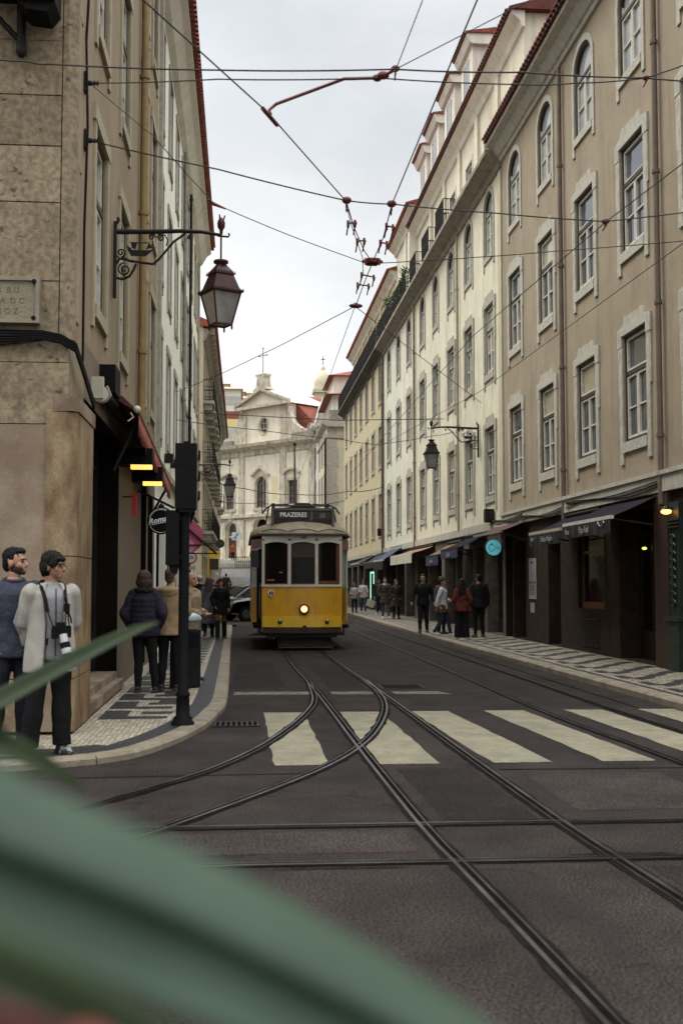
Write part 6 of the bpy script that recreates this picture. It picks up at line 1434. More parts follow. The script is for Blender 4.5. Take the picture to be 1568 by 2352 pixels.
t = thing('round_sign', 'small round green black blade sign in front of the church door', 'sign', (-1.02, 55, 3.5)); mb = MB(); mb.tube([(0,-.03,0),(0,.03,0)], .20, 24); mb.build('sign_face', mat('green_black', (.02,.028,.018), None), t); mb = MB(); mb.tube([(.11*math.cos(a),-.034,.11*math.sin(a)) for a in [k*PI/8 for k in range(17)]], .012, 4); mb.box(-.06,.06,-.036,-.03,-.02,.02); mb.build('sign_emblem', mat('olive_line', (.12,.13,.03), None), t)
mb = MB(); mb.tube([(-.8,0,0),(-.18,0,0)], .02, 5); mb.build('bracket', M['iron'], t)
t = thing('road_sign', 'square white blue no parking style sign by the church wall', 'road sign', (-.55, 108.6, 3.7)); mb = MB(); mb.box(-.4,.4,-.03,.03,2.0,2.75); mb.build('sign_face', mat('pale_sign', (.5,.52,.55), None), t); mb = MB(); mb.obox((-.25,-.035,2.1),(.25,-.035,2.65),.02,.12); mb.build('blue_bar', mat('blue_bar', (.08,.12,.25), None), t); mb = MB(); mb.tube([(0,0,0),(0,0,2.8)], .04, 6); mb.build('post', M['steel'], t)

# ---------------- traffic light (seen from behind), litter bin
t = thing('traffic_light', 'black traffic light on a slim black post seen from behind at the left kerb', 'traffic light', (-.625, 12.64, .068))
mb = MB(); mb.lathe([(.125,0),(.125,.03),(.10,.05),(.105,.075),(.075,.10),(.07,.30),(.078,.31),(.078,.33),(.058,.36),(.056,1.2),(.054,3.0)], n=16); mb.build('post', M['black'], t)
mb = MB(); mb.box(-.10,.13,-.11,.10,2.33,3.04); mb.prism([(-.10,2.33),(.13,2.33),(.10,2.29),(-.08,2.29)], 'y', -.10, .08)
for z in (2.56, 2.80): mb.box(-.101,.131,-.112,-.02,z-.004,z+.004)
hd = mb.build('signal_head', M['black'], t)
mb = MB(); mb.tube([(.02,0,3.03),(.02,0,3.07)], .035, 10); mb.build('cap_bolt', M['black'], hd)
mb = MB()
for z in (2.47,2.69,2.92):
    mb.add([(.125+.09*0+.02,.10+.0,z+.08),(.16,.24,z+.07),(.16,.24,z-.02),(.13,.10,z-.06)], [(0,1,2,3)]); mb.tube([(.015,.10,z),(.015,.25,z+.0)], .09, 14, caps=False)
mb.build('visor', M['black'], hd)
mb = MB(); mb.box(-.195,-.05,-.10,.10,1.72,2.31); mb.box(-.14,.03,-.05,.05,1.78,1.83); mb.box(-.14,.03,-.05,.05,2.2,2.25); h2 = mb.build('pedestrian_head', M['black'], t)
mb = MB(); mb.prism([(.06,2.28),(.115,2.30),(.06,2.16)], 'y', .02, .16); mb.build('visor', M['black'], h2)
mb = MB(); mb.prism([(-.17,1.72),(-.05,1.72),(-.08,1.62),(-.14,1.64)], 'y', -.08, .08); mb.build('bell_box', M['black'], h2)
t = thing('litter_bin', 'dark grey street litter bin with a pale domed lid behind the traffic light', 'litter bin', (-.82, 17.25, .068)); BIN = mat('bin_grey', (.009,.0085,.0095), (.014,.013,.014), 4, .7, spec=.15)
mb = MB(); mb.prism([(-.19,-.17),(.19,-.17),(.22,-.12),(.22,.12),(.19,.17),(-.19,.17),(-.22,.12),(-.22,-.12)], 'z', 0.02, .84); mb.box(-.16,.16,-.12,.12,0,.03); mb.build('body', BIN, t)
each(t, 'lid_support', M['steel'], [(x-.015,x+.015,y-.015,y+.015,.84,1.0) for x in (-.19,.19) for y in (-.12,.12)])
mb = MB(); mb.lathe([(.23,.98),(.235,1.02),(.20,1.06),(.12,1.09),(.0,1.10)], n=20); mb.build('lid', mat('pale_blue_lid', (.30,.38,.42), (.22,.28,.31), 4, .25), t)
mb = MB(); mb.box(-.2,.2,-.178,-.17,.6,.8); mb.build('front_plate', M['black'], t)
# ---------------- cars
def car(label, loc, rz, paint, s=1.0):
    t = thing('parked_car', label, 'car', loc, rz); CG = glassy('car_glass', (.012,.013,.015), .05); t.scale = (s,s,s)
    # local: nose towards -x, y across
    def sect(prof, ys, mbx, mi=0):
        n = len(prof); vs = []
        for (y, sz, sx) in ys:
            for (x, z) in prof: vs.append((x*sx, y, .45+(z-.45)*sz))
        k = len(ys)
        mbx.add(vs, [(i*n+j, i*n+(j+1)%n, (i+1)*n+(j+1)%n, (i+1)*n+j) for i in range(k-1) for j in range(n)]+[tuple(range(n)), tuple(range((k-1)*n, k*n))[::-1]], mi, True)
    low = [(-2.05,.30),(-2.10,.52),(-2.0,.78),(-1.85,.88),(-.95,1.00),(.6,1.02),(1.55,1.0),(1.98,.92),(2.05,.6),(2.0,.30)]
    mb = MB(); sect(low, [(-.88,.86,.96),(-.86,.98,.99),(-.8,1,1),(.8,1,1),(.86,.98,.99),(.88,.86,.96)], mb); mb.build('body', paint, t)
    cab = [(-1.0,.98),(-.35,1.46),(.2,1.53),(1.2,1.48),(1.75,1.0)]
    mb = MB(); n = len(cab); vs = [(x, s_*(.80-(z-.98)*.32), z) for s_ in (-1,1) for (x,z) in cab]
    mb.add(vs, [(j, j+1, n+j+1, n+j) for j in range(n-1)]+[tuple(range(n)), tuple(range(n,2*n))[::-1]], 0, False); mb.build('windows', CG, t)
    mb = MB(); mb.add([(x, s_*(.80-(z-.98)*.32)*.97, z+.012) for s_ in (-1,1) for (x,z) in cab[1:4]], [(0,1,4,3),(1,2,5,4)]); mb.build('roof', paint, t)
    mb = MB()
    for s_ in (-1,1):
        P_ = [(x, s_*(.815-(z-.98)*.32), z+.01) for x, z in cab]
        mb.tube(P_, .03, 6); a = Vector((.45,s_*.82,.98)); b = Vector((.38,s_*.65,1.5)); mb.tube([a,b], .03, 5); mb.box(-1.0,1.7,s_*.865,s_*.885,.955,.985)
    mb.build('trim', M['steel'] if s > .99 else M['iron'], t)
    for sx_ in (-1.3, 1.28):
        for s_ in (-1, 1):
            w = MB(); w.tube([(sx_,s_*.70,.32),(sx_,s_*.90,.32)], .32, 20); o = w.build('wheel', M['black'], t); r = MB(); r.tube([(sx_,s_*.895,.32),(sx_,s_*.91,.32)], .19, 14); r.build('rim', M['steel'], o)
    for s_ in (-1, 1):
        mb = MB(); mb.ell((-.72, s_*.98, 1.06), (.10,.11,.07)); mb.build('wing_mirror', M['steel'], t)
        mb = MB(); mb.ell((-1.93, s_*.62, .70), (.10,.2,.08)); mb.build('headlight', M['glass_pale'], t)
        mb = MB(); mb.box(.15,.35,s_*.885,s_*.90,.86,.89); mb.build('handle', M['steel'], t)
CARP = mat('dark_car_paint', (.010,.012,.016), (.014,.016,.02), 3, .25, coat=.5, spec=.5)
car('black car parked at an angle between the tram and the left kerb', (.98, 50.6, 0), rad(-2+28), CARP)
car('dark grey car with a pale roof line parked behind the black car', (.2, 56.5, 0), rad(24), mat('grey_car_paint', (.16,.17,.18), (.12,.125,.13), 3, .3, coat=.5), .99)
# ================================================================ PEOPLE (local: facing -y, z up, left hand at +x)
def cloth(name, a, b=None, rough=.9, scale=7, **k): return mat(name, a, b or tuple(c*.72 for c in a), scale, rough, bump=k.pop('bump', .45), bscale=k.pop('bscale', 22), spec=.2, **k)
SKIN_A = mat('skin_warm', (.42,.235,.155), (.37,.195,.125), 12, .5, spec=.35); SKIN_B = mat('skin_tan', (.34,.185,.115), (.29,.15,.09), 12, .5, spec=.35)
HAIR_BLK = mat('black_hair', (.005,.004,.004), (.011,.008,.007), 30, .6, spec=.2, bump=.8, bscale=120); HAIR_BRN = mat('brown_hair', (.035,.017,.010), (.06,.03,.017), 30, .5, bump=.8, bscale=120, stretch=(3,3,.4)); HAIR_RED = mat('auburn_hair', (.06,.016,.010), (.09,.028,.016), 30, .5, bump=.8, bscale=120)
HAIR_GRY = mat('grey_hair', (.22,.21,.2), None, rough=.7)
ARM = {
 'down': ((.05,.025,1.14),(.055,-.03,.885)), 'pocket': ((.105,.07,1.15),(.0,-.065,.945)), 'bent': ((.06,.03,1.14),(-.09,-.23,1.08)),
 'back': ((.06,.09,1.15),(-.06,.17,.93)), 'swing_f': ((.05,-.06,1.15),(.05,-.20,.93)), 'swing_b': ((.05,.10,1.15),(.06,.14,.90)), 'out': ((.09,.0,1.16),(.14,-.10,.93))}
LEG = {'stand': ((.10,-.012,.49),(.115,.02,.085)), 'wide': ((.13,-.012,.49),(.17,.02,.085)), 'fwd': ((.095,-.15,.505),(.10,-.22,.09)), 'rear': ((.095,.03,.48),(.095,.25,.13)), 'relax': ((.13,-.06,.49),(.17,-.03,.085)), 'close': ((.075,-.01,.49),(.08,.02,.085))}
def person(label, loc, rz, h=1.72, skin=None, top=None, bottom=None, shoes=None, hair=None, hstyle='short', fem=False, armL='down', armR='down', legL='stand', legR='stand', head=0, nod=0, coat=0, flare=0., vox=.013, bulk=.018, sleeves=True, skirt=None, beard=None, glasses=False, group=None, bald=False, collar=None, tilt=0):
    t = thing('person', label, 'person', loc, rz, group); s = h/1.75; t.scale = (s,s,s); skin = skin or SKIN_A
    sw = .165 if fem else .195; hw = .172 if fem else .165; H0 = Vector((0,0,1.5))
    HM = Matrix.Translation(H0) @ Matrix.Rotation(rad(head), 4, 'Z') @ Matrix.Rotation(rad(nod), 4, 'X') @ Matrix.Translation(-H0)
    def torso(mb, e=0., zlo=.86, waist=None):
        w = .130 if fem else .150
        R = [(0,.0,zlo,hw*.92+e,.105+e),(0,.005,.93,hw+e,.125+e),(0,.005,1.02,(hw+w)/2+e,.115+e),(0,0,1.10,w+e,.105+e),(0,-.01,1.25,sw*.86+e,.120+e),(0,-.005,1.36,sw*.96+e,.112+e),(0,.0,1.42,sw*.86+e,.088+e*.8),(0,.008,1.465,sw*.52+e,.066+e*.7),(0,.01,1.495,.062+e*.6,.060+e*.6)]
        mb.rings(R)
    def arm(mb, side, pose, e=0., upto=1., cuff=0.):
        E, Wr = ARM[pose] if isinstance(pose, str) else pose
        S = Vector((side*(sw-.015),.0,1.405)); E = Vector((side*(sw+E[0]),E[1],E[2])); Wp = Vector((side*(sw+Wr[0]),Wr[1],Wr[2]))
        Wq = E.lerp(Wp, upto)
        mb.tube([S, S.lerp(E,.5), E], [.058+e,.050+e,.042+e], 12); mb.ell(S, .060+e); mb.ell(E, .043+e)
        mb.tube([E, E.lerp(Wq,.4), Wq], [.042+e,.040+e,.029+e+cuff], 12)
        return E, Wp
    def leg(mb, side, pose, e=0., upto=1., fl=0.):
        K, A = LEG[pose]; K = Vector((side*K[0],K[1],K[2])); A = Vector((side*A[0],A[1],A[2])); Hp = Vector((side*.088,.005,.90))
        mb.tube([Hp, Hp.lerp(K,.5), K], [.088+e,.076+e,.056+e+fl*.3], 12); mb.ell(K, .056+e+fl*.3); mb.ell(Hp, .09+e)
        Aq = K.lerp(A, upto); mb.tube([K, K.lerp(Aq,.35), Aq], [.056+e+fl*.3,.053+e+fl*.6,.038+e+fl], 12)
        return A
    b = MB(); torso(b)
    for sd, ps in ((1, armL), (-1, armR)):
        E, Wp = arm(b, sd, ps); d = (Wp-E).normalized(); side_ = Vector((0,1,0)); side_ = (side_-d*side_.dot(d)).normalized(); nrm = d.cross(side_)*sd
        b.tube([Wp-d*.01, Wp+d*.04, Wp+d*.09], [.026,.040,.040], 10, ry=[.022,.020,.017])
        for q, (o, L_) in enumerate(((-.031,.068),(-.011,.080),(.010,.074),(.030,.058))):
            p = Wp+d*.082+side_*o; c = -nrm*(.014+.004*q)
            b.tube([p, p+d*L_*.5+c*.5, p+d*L_*.85+c*1.7], [.0095,.009,.007], 6)
        p = Wp+d*.025-side_*.034; b.tube([p, p+d*.03-side_*.022-nrm*.008, p+d*.065-side_*.022-nrm*.014], [.012,.0105,.008], 6)
    for sd, ps in ((1, legL), (-1, legR)):
        A = leg(b, sd, ps); b.tube([A+Vector((0,.03,-.045)), A+Vector((0,-.06,-.05)), A+Vector((0,-.13,-.058))], [.030,.028,.020], 10)
    b.tube([(0,.012,1.46),(0,.006,1.55)], [.058,.054], 12)
    b.M = HM
    b.ell((0,.008,1.662), (.074,.094,.098), n=18, k=12); b.ell((0,-.028,1.600), (.058,.066,.072), n=16, k=10); b.ell((0,-.070,1.556), (.030,.028,.022)); b.ell((0,-.084,1.588), (.026,.016,.016))
    b.tube([(0,-.078,1.658),(0,-.098,1.632),(0,-.112,1.612)], [.010,.013,.016], 8); b.ell((0,-.102,1.608), (.019,.014,.010)); b.ell((0,-.078,1.672), (.05,.014,.012)); b.ell((0,-.096,1.578), (.022,.009,.006)); b.ell((0,-.094,1.568), (.019,.009,.007))
    for sd in (1,-1): b.ell((sd*.074,.012,1.622), (.011,.020,.032)); b.ell((sd*.040,-.055,1.615), (.022,.022,.022))
    remeshed(b, 'body', skin, vox*.62 if vox < .012 else vox*.8, 1, t)
    e = MB(); e.M = HM
    for sd in (1,-1): e.ell((sd*.030,-.081,1.645), (.013,.008,.006), n=8, k=5); e.tube([(sd*.014,-.090,1.664),(sd*.032,-.090,1.669),(sd*.050,-.078,1.664)], .0045, 5)
    e.build('eyes', HAIR_BLK, t)
    if beard:
        m_ = MB(); m_.M = HM; m_.ell((0,-.026,1.585), (.0615,.068,.058)); m_.ell((0,-.070,1.553), (.034,.031,.025)); m_.ell((0,-.098,1.594), (.024,.007,.005)); m_.ell((.045,.0,1.61), (.024,.03,.045)); m_.ell((-.045,.0,1.61), (.024,.03,.045)); remeshed(m_, 'beard', beard, .006, 1, t)
    if hair and not bald:
        m_ = MB(); m_.M = HM
        if hstyle == 'short': m_.ell((0,.022,1.688), (.079,.094,.082), n=18, k=12); m_.ell((0,.050,1.655), (.072,.062,.075)); m_.ell((0,-.02,1.735), (.06,.07,.032)); m_.ell((0,.072,1.60), (.05,.03,.05))
        elif hstyle == 'bowl':
            m_.ell((0,.018,1.690), (.090,.104,.086), n=18, k=12); m_.ell((0,.050,1.640), (.086,.072,.092)); m_.ell((0,-.055,1.705), (.07,.045,.03)); m_.ell((0,.08,1.585), (.05,.028,.05))
            for sd in (1,-1): m_.ell((sd*.072,-.028,1.665), (.018,.04,.04)); m_.ell((sd*.074,.035,1.62), (.02,.035,.05))
        elif hstyle == 'bob': m_.ell((0,.020,1.680), (.102,.112,.105), n=18, k=12); m_.ell((0,.045,1.600), (.118,.085,.10)); [m_.ell((sd*.078,.0,1.60), (.026,.055,.09)) for sd in (1,-1)]
        elif hstyle in ('long', 'longer'):
            zl = 1.22 if hstyle == 'long' else 1.12
            m_.ell((0,.018,1.685), (.088,.104,.092), n=18, k=12); m_.tube([(0,.06,1.66),(0,.09,1.5),(0,.105,1.36),(0,.10,zl)], [.09,.11,.11,.05], 14, ry=[.06,.05,.045,.025])
            for sd in (1,-1): m_.tube([(sd*.07,.0,1.68),(sd*.09,.01,1.55),(sd*.10,-.02,1.42),(sd*.09,-.05,1.32)], [.025,.035,.04,.015], 8)
        elif hstyle == 'cap':
            m_.ell((0,.012,1.70), (.082,.100,.074), n=18, k=12); m_.ell((0,-.09,1.705), (.06,.06,.010))
        elif hstyle == 'curly':
            rr_ = random.Random(5)
            m_.ell((0,.02,1.68), (.10,.105,.10))
            for k in range(40):
                a = rr_.uniform(0, 2*PI); z = rr_.uniform(1.46,1.76); 
                if math.sin(a) < -.35 and z < 1.69: continue
                m_.ell((.105*math.cos(a), .02+.10*math.sin(a), z), .034, n=8, k=5)
        remeshed(m_, 'hair' if hstyle != 'cap' else 'cap', hair, .006 if vox < .012 else .012, 2, t, jitter=(70, .010, .35) if vox < .012 else (45, .012, .4))
    if glasses:
        g = MB(); g.M = HM
        for sd in (1,-1):
            g.tube([(sd*.032+.021*math.cos(a), -.098, 1.643+.016*math.sin(a)) for a in [k*PI/6 for k in range(13)]], .0022, 4); g.tube([(sd*.053,-.097,1.648),(sd*.078,-.03,1.648),(sd*.080,.02,1.64)], .0022, 4)
        g.tube([(-.011,-.1,1.646),(.011,-.1,1.646)], .0022, 4); g.build('glasses', M['iron'], t)
    if top:
        m_ = MB(); torso(m_, bulk, .84)
        if coat:
            zc_ = coat; m_.rings([(0,.005,zc_,hw*.95+bulk+(1.0-zc_)*.16,.13+bulk+(1.0-zc_)*.13),(0,.005,(zc_+.95)/2,hw+bulk+(1.0-zc_)*.07,.128+bulk+(1.0-zc_)*.05),(0,.005,.98,hw+bulk,.124+bulk),(0,0,1.12,.145+bulk,.11+bulk)])
        else: m_.rings([(0,.005,.82,hw+bulk*1.1,.126+bulk),(0,.005,.86,hw+bulk*1.25,.130+bulk*1.1),(0,.005,.98,hw+bulk*.9,.124+bulk),(0,0,1.1,.145+bulk,.108+bulk)])
        for sd, ps in ((1, armL), (-1, armR)):
            arm(m_, sd, ps, bulk*.85, .96 if sleeves is True else sleeves, bulk*.25)
        remeshed(m_, 'top' if not coat else 'coat', top, vox, 3, t, jitter=(9, min(.016, bulk*.55), .8))
    if collar:
        m_ = MB(); m_.tube([(.085*math.cos(a), .012+.078*math.sin(a), 1.485+.012*math.sin(a)) for a in [k*PI/8 for k in range(17)]], .016 if bulk < .03 else .03, 8); m_.build('collar', collar, t)
    if bottom:
        m_ = MB(); ee = .012
        m_.rings([(0,.0,.80,hw*.86+ee,.10+ee),(0,.005,.88,hw*.97+ee,.118+ee),(0,.005,.96,hw+ee,.122+ee),(0,.0,1.03,.15+ee,.108+ee)])
        for sd, ps in ((1, legL), (-1, legR)): leg(m_, sd, ps, ee+flare*.3, 1.02 if skirt is None else skirt, flare)
        remeshed(m_, 'trousers', bottom, vox, 2, t, jitter=(11, .009, .7))
    if shoes:
        m_ = MB()
        for sd, ps in ((1, legL), (-1, legR)):
            K, A = LEG[ps]; A = Vector((sd*A[0],A[1],A[2])); tx = Vector((sd*.02,0,0))
            m_.tube([A+Vector((0,.055,-.045)), A+Vector((0,0,-.035)), A+Vector((0,-.09,-.05))+tx, A+Vector((0,-.185,-.058))+tx*1.5], [.042,.047,.046,.034], 12, ry=[.038,.046,.034,.026]); m_.tube([A+Vector((0,0,-.03)), A+Vector((0,0,.03))], [.048,.046], 10)
            m_.prism([(A.x-.045,A.y+.085),(A.x+.045,A.y+.085),(A.x+.05+tx.x,A.y-.12),(A.x+tx.x,A.y-.22),(A.x-.05+tx.x,A.y-.12)], 'z', A.z-.087, A.z-.06)
        remeshed(m_, 'shoes', shoes, vox*.8, 1, t)
    return t
def gp(px, py, z=.1): return atZ(px, py, z)
JEANS = cloth('dark_denim', (.009,.0095,.014), (.014,.0145,.020)); BLKC = cloth('black_cloth', (.005,.005,.006), (.009,.0085,.0095)); BLKSHOE = mat('black_shoe', (.012,.011,.011), (.02,.018,.018), 6, .5); WSHOE = mat('white_shoe', (.55,.53,.50), (.42,.40,.38), 6, .6)
SNK = mat('black_white_sneaker', (.02,.02,.021), (.30,.29,.28), 9, .6, lo=.58, hi=.62)
NV = .0105
# --- two men by the corner
p1 = gp(30, 1722); SW_ = cloth('grey_blue_sweatshirt', (.045,.049,.068), (.033,.036,.051), bump=.7, bscale=16, fine=.15)
m1 = person('bearded man in a grey blue sweatshirt at the left edge, looking right', (p1.x-.03, 10.74, .068), rad(16), 1.83, SKIN_A, SW_, JEANS, SNK, HAIR_BLK, 'short', armL='down', armR='pocket', legL='stand', legR='relax', head=64, nod=2, vox=NV, bulk=.024, flare=.02, beard=mat('dark_beard', (.028,.018,.014), (.05,.03,.022), 60, .8, bump=.6, bscale=150), collar=SW_)
mb = MB(); mb.rings([(0,.005,.815,.195,.158),(0,.005,.835,.20,.162),(0,.005,.875,.198,.160),(0,.005,.885,.194,.156)]); mb.build('hem_rib', SW_, m1)
WJ = cloth('white_canvas_jacket', (.38,.355,.315), (.30,.28,.245), bump=.25, bscale=14, scale=4); VEST = cloth('pale_grey_shirt', (.27,.27,.275), (.21,.21,.215), bump=.3)
m2 = person('young man in an open white jacket with glasses and a camera round his neck', (-1.70, 10.56, .068), rad(24), 1.79, SKIN_B, VEST, BLKC, SNK, HAIR_BLK, 'bowl', armL='back', armR='back', legL='stand', legR='wide', head=48, nod=6, vox=NV, bulk=.009, flare=.025, glasses=True)
mb = MB()      # open jacket: two fronts, back and sleeves
N = 26
def jring(z, rx, ry, a0, a1, th=.02):
    o = []
    for k in range(N+1):
        a = rad(a0+(a1-a0)*k/N); o.append((rx*math.cos(a), .005+ry*math.sin(a), z))
    return o
lv = [(.72,.235,.185,-62,242),(.85,.225,.178,-64,244),(1.0,.205,.165,-66,246),(1.15,.195,.15,-66,246),(1.30,.20,.15,-66,246),(1.40,.20,.132,-64,244),(1.455,.135,.10,-58,238),(1.49,.095,.088,-52,232)]
vo = []; vi = []
for (z, rx, ry, a0, a1) in lv: vo += jring(z, rx, ry, a0, a1); vi += jring(z, rx-.022, ry-.022, a0, a1)
K = N+1; nl = len(lv); base = len(vo)
fs = [(i*K+j, i*K+j+1, (i+1)*K+j+1, (i+1)*K+j) for i in range(nl-1) for j in range(N)]
fs += [tuple(base+q for q in f[::-1]) for f in fs]
for i in range(nl-1): fs += [(i*K, (i+1)*K, base+(i+1)*K, base+i*K), (i*K+N, base+i*K+N, base+(i+1)*K+N, (i+1)*K+N)]
for j in range(N): fs += [(j, base+j, base+j+1, j+1), ((nl-1)*K+j, (nl-1)*K+j+1, base+(nl-1)*K+j+1, base+(nl-1)*K+j)]
mb.add(vo+vi, fs, 0, True)
for sd in (1,-1):
    S = Vector((sd*.175,0,1.40)); E = Vector((sd*.225,.08,1.14)); Wp = Vector((sd*.16,.17,.95)); mb.tube([S,S.lerp(E,.5),E],[.086,.078,.066],14); mb.ell(S,.086); mb.ell(E,.066); mb.tube([E,E.lerp(Wp,.5),Wp],[.056,.054,.048],14)
remeshed(mb, 'jacket', WJ, .009, 3, m2, jitter=(11, .010, .6))
mb = MB()
for sd in (1,-1): mb.tube([(sd*.10,-.125,1.36),(sd*.085,-.155,1.15),(sd*.09,-.165,.95),(sd*.10,-.175,.76)], .006, 5)
mb.tube([(0,-.150,1.44),(.004,-.152,1.2),(.0,-.155,.86)], .006, 5); mb.build('zip', M['brown_frame'], m2)
# camera hanging on a broad strap
cm = thing('camera', 'black camera with a long white zoom lens hanging from the young man\'s neck', 'camera', (0,0,0))
mw = Matrix.Translation(m2.location) @ Matrix.Rotation(rad(24), 4, 'Z') @ Matrix.Scale(1.79/1.75, 4)
cm.matrix_world = mw
bd = MB(); bd.box(-.035,.115,-.235,-.165,1.02,1.12); bd.box(.005,.07,-.235,-.17,1.12,1.15); bd.box(-.04,-.01,-.25,-.165,1.01,1.10); bd.build('camera_body', M['black'], cm)
LW = mat('white_lens', (.50,.49,.46), (.42,.41,.38), 8, .4)
a = Vector((.045,-.225,1.045)); b_ = Vector((.085,-.30,.80)); d_ = (b_-a)
for (q0, q1, r, m_) in ((0,.28,.036,LW),(.28,.48,.042,M['black']),(.48,.66,.043,LW),(.66,.80,.046,M['black']),(.80,.92,.050,LW),(.92,1.12,.054,M['black'])):
    l = MB(); l.tube([a+d_*q0, a+d_*q1], r, 18); l.build('lens_ring', m_, cm)
st = MB()
def strap(pts, w): 
    for p, q in zip(pts[:-1], pts[1:]): st.obox(p, q, w, .006, up=(0,-1,0.2))
strap([(-.03,.085,1.50),(-.085,.05,1.50),(-.105,-.06,1.46),(-.095,-.150,1.36),(-.075,-.178,1.24)], .032); strap([(-.075,-.178,1.24),(-.03,-.2,1.10)], .009)
strap([(-.03,.085,1.50),(.085,.05,1.50),(.10,-.06,1.46),(.085,-.150,1.36),(.10,-.178,1.22)], .028); strap([(.10,-.178,1.22),(.11,-.2,1.10)], .010)
st.box(.06,.11,-.20,-.175,1.24,1.31); st.tube([(.10,-.19,1.24),(.12,-.20,1.18),(.125,-.2,1.14)], .008, 5); st.build('strap', M['black'], cm)
# --- woman from behind, tan jacket man, bald man
PUF = cloth('navy_puffer', (.015,.014,.022), (.024,.021,.032), bump=.8, bscale=12, fine=.1)
w_ = person('woman seen from behind in a navy padded jacket with fur collar and black leggings', (-1.36, 16.45, .068), rad(176), 1.68, SKIN_A, PUF, BLKC, BLKSHOE, HAIR_BRN, 'bob', True, 'pocket', 'pocket', 'close', 'wide', head=-14, vox=NV, bulk=.052)
mb = MB(); rr = random.Random(8)
for k in range(60): a = 2*PI*rr.random(); mb.ell((.115*math.cos(a), .02+.10*math.sin(a), 1.475+.03*rr.random()), (.045,.045,.032), n=6, k=4)
remeshed(mb, 'fur_collar', cloth('dark_fur', (.020,.014,.014), (.035,.026,.025), bump=1, bscale=80), .012, 1, w_)
mb = MB()
for k in range(7): mb.rings([(0,.008,.86+k*.075,.225-.004*abs(k-2),.186),(0,.008,.895+k*.075,.234-.004*abs(k-2),.195),(0,.008,.93+k*.075,.225-.004*abs(k-2),.186)])
remeshed(mb, 'quilted_body', PUF, .011, 3, w_)
TAN = cloth('tan_jacket', (.30,.205,.115), (.22,.145,.08), bump=.8, bscale=14, scale=3)
w_ = person('man seen from behind in a tan hooded jacket half hidden by the traffic light post', (-1.02, 16.75, .068), rad(168), 1.72, SKIN_A, TAN, BLKC, SNK, HAIR_BRN, 'short', False, 'bent', 'bent', 'stand', 'stand', vox=NV, bulk=.045, coat=.80)
mb = MB(); mb.ell((0,.10,1.42), (.15,.075,.10)); mb.tube([(.12*math.cos(a), .05+.10*math.sin(a), 1.45) for a in [k*PI/8 for k in range(17)]], .045, 8); remeshed(mb, 'hood', TAN, .011, 3, w_)
person('bald man with a light brown camouflage scarf standing right of the traffic light post', (-.80, 18.35, .068), rad(64), 1.69, SKIN_B, cloth('camouflage_tan', (.30,.24,.15), (.14,.10,.06), scale=14, bump=.5), BLKC, BLKSHOE, HAIR_GRY, 'short', False, 'bent', 'bent', bald=True, vox=.013, bulk=.04, collar=cloth('tan_scarf', (.34,.26,.16)))
# --- farther people on the left pavement
person('woman in a long grey coat with long brown hair walking away on the left pavement', (-.93, 33.0, .068), rad(180), 1.69, SKIN_A, cloth('grey_wool_coat', (.105,.098,.115), (.08,.074,.088)), BLKC, mat('brown_shoe', (.06,.03,.02), None), HAIR_BRN, 'longer', True, 'bent', 'down', 'rear', 'fwd', coat=.42, bulk=.04)
person('woman in a black dress and knee boots with curly auburn hair facing the camera', (-.58, 32.5, .068), rad(4), 1.66, SKIN_A, BLKC, cloth('mustard_shorts', (.14,.075,.022)), BLKSHOE, HAIR_RED, 'curly', True, 'down', 'pocket', 'stand', 'fwd', coat=.72, bulk=.03, skirt=.12)
mb = [o for o in bpy.data.objects if o.get('label','').startswith('woman in a black dress')][0]
q = MB()
for sd in (1,-1):
    K_, A_ = LEG['stand' if sd == 1 else 'fwd']; q.tube([(sd*K_[0],K_[1],K_[2]+.02),(sd*A_[0],A_[1],A_[2]+.02),(sd*A_[0],A_[1],.03)], [.072,.066,.07], 12)
q.build('boots', BLKC, mb)
person('man in a white cap behind the woman in the long grey coat', (-1.35, 37.5, .068), rad(185), 1.78, SKIN_A, BLKC, JEANS, BLKSHOE, mat('white_cap', (.55,.53,.5), None), 'cap', vox=.016, bulk=.03)
person('man in a dark jacket whose head shows above the black car', (-.66, 60.5, 0), rad(0), 1.72, SKIN_B, BLKC, JEANS, BLKSHOE, HAIR_BLK, 'short', vox=.016, bulk=.03)
person('person with pinkish face and dark hair between the coat woman and the car', (-1.05, 41.5, .068), rad(30), 1.66, SKIN_A, cloth('grey_top', (.09,.09,.10)), JEANS, BLKSHOE, HAIR_BLK, 'long', True, vox=.016, bulk=.03)
person('woman in a dark wide coat walking up the cobbled slope', (-1.05, 78.0, slope(78)), rad(178), 1.72, SKIN_A, cloth('dark_green_coat', (.022,.024,.022)), BLKC, BLKSHOE, HAIR_BLK, 'short', True, 'out', 'out', 'rear', 'fwd', coat=.62, bulk=.07, vox=.018)
person('person in a light blue top on the left of the slope', (-1.95, 74.5, slope(74.5)), rad(180), 1.7, SKIN_A, cloth('light_blue_top', (.20,.27,.34)), JEANS, BLKSHOE, HAIR_BLK, 'short', vox=.018, bulk=.03)
person('person in a white shirt high on the left of the slope', (-1.9, 82.0, slope(82)), rad(180), 1.7, SKIN_A, cloth('white_shirt_far', (.50,.50,.5)), BLKC, BLKSHOE, HAIR_BLK, 'short', vox=.018, bulk=.03)
person('person in black with a white bag at the foot of the slope', (-1.75, 69.5, .068), rad(180), 1.7, SKIN_A, BLKC, BLKC, WSHOE, HAIR_BLK, 'short', vox=.018, bulk=.04)
person('person in a yellow top standing by the railing below the church door', (.95, 105.3, slope(105.3)), rad(200), 1.72, SKIN_B, cloth('yellow_top', (.38,.24,.03)), BLKC, BLKSHOE, HAIR_BLK, 'short', armL='bent', armR='out', vox=.02, bulk=.03)
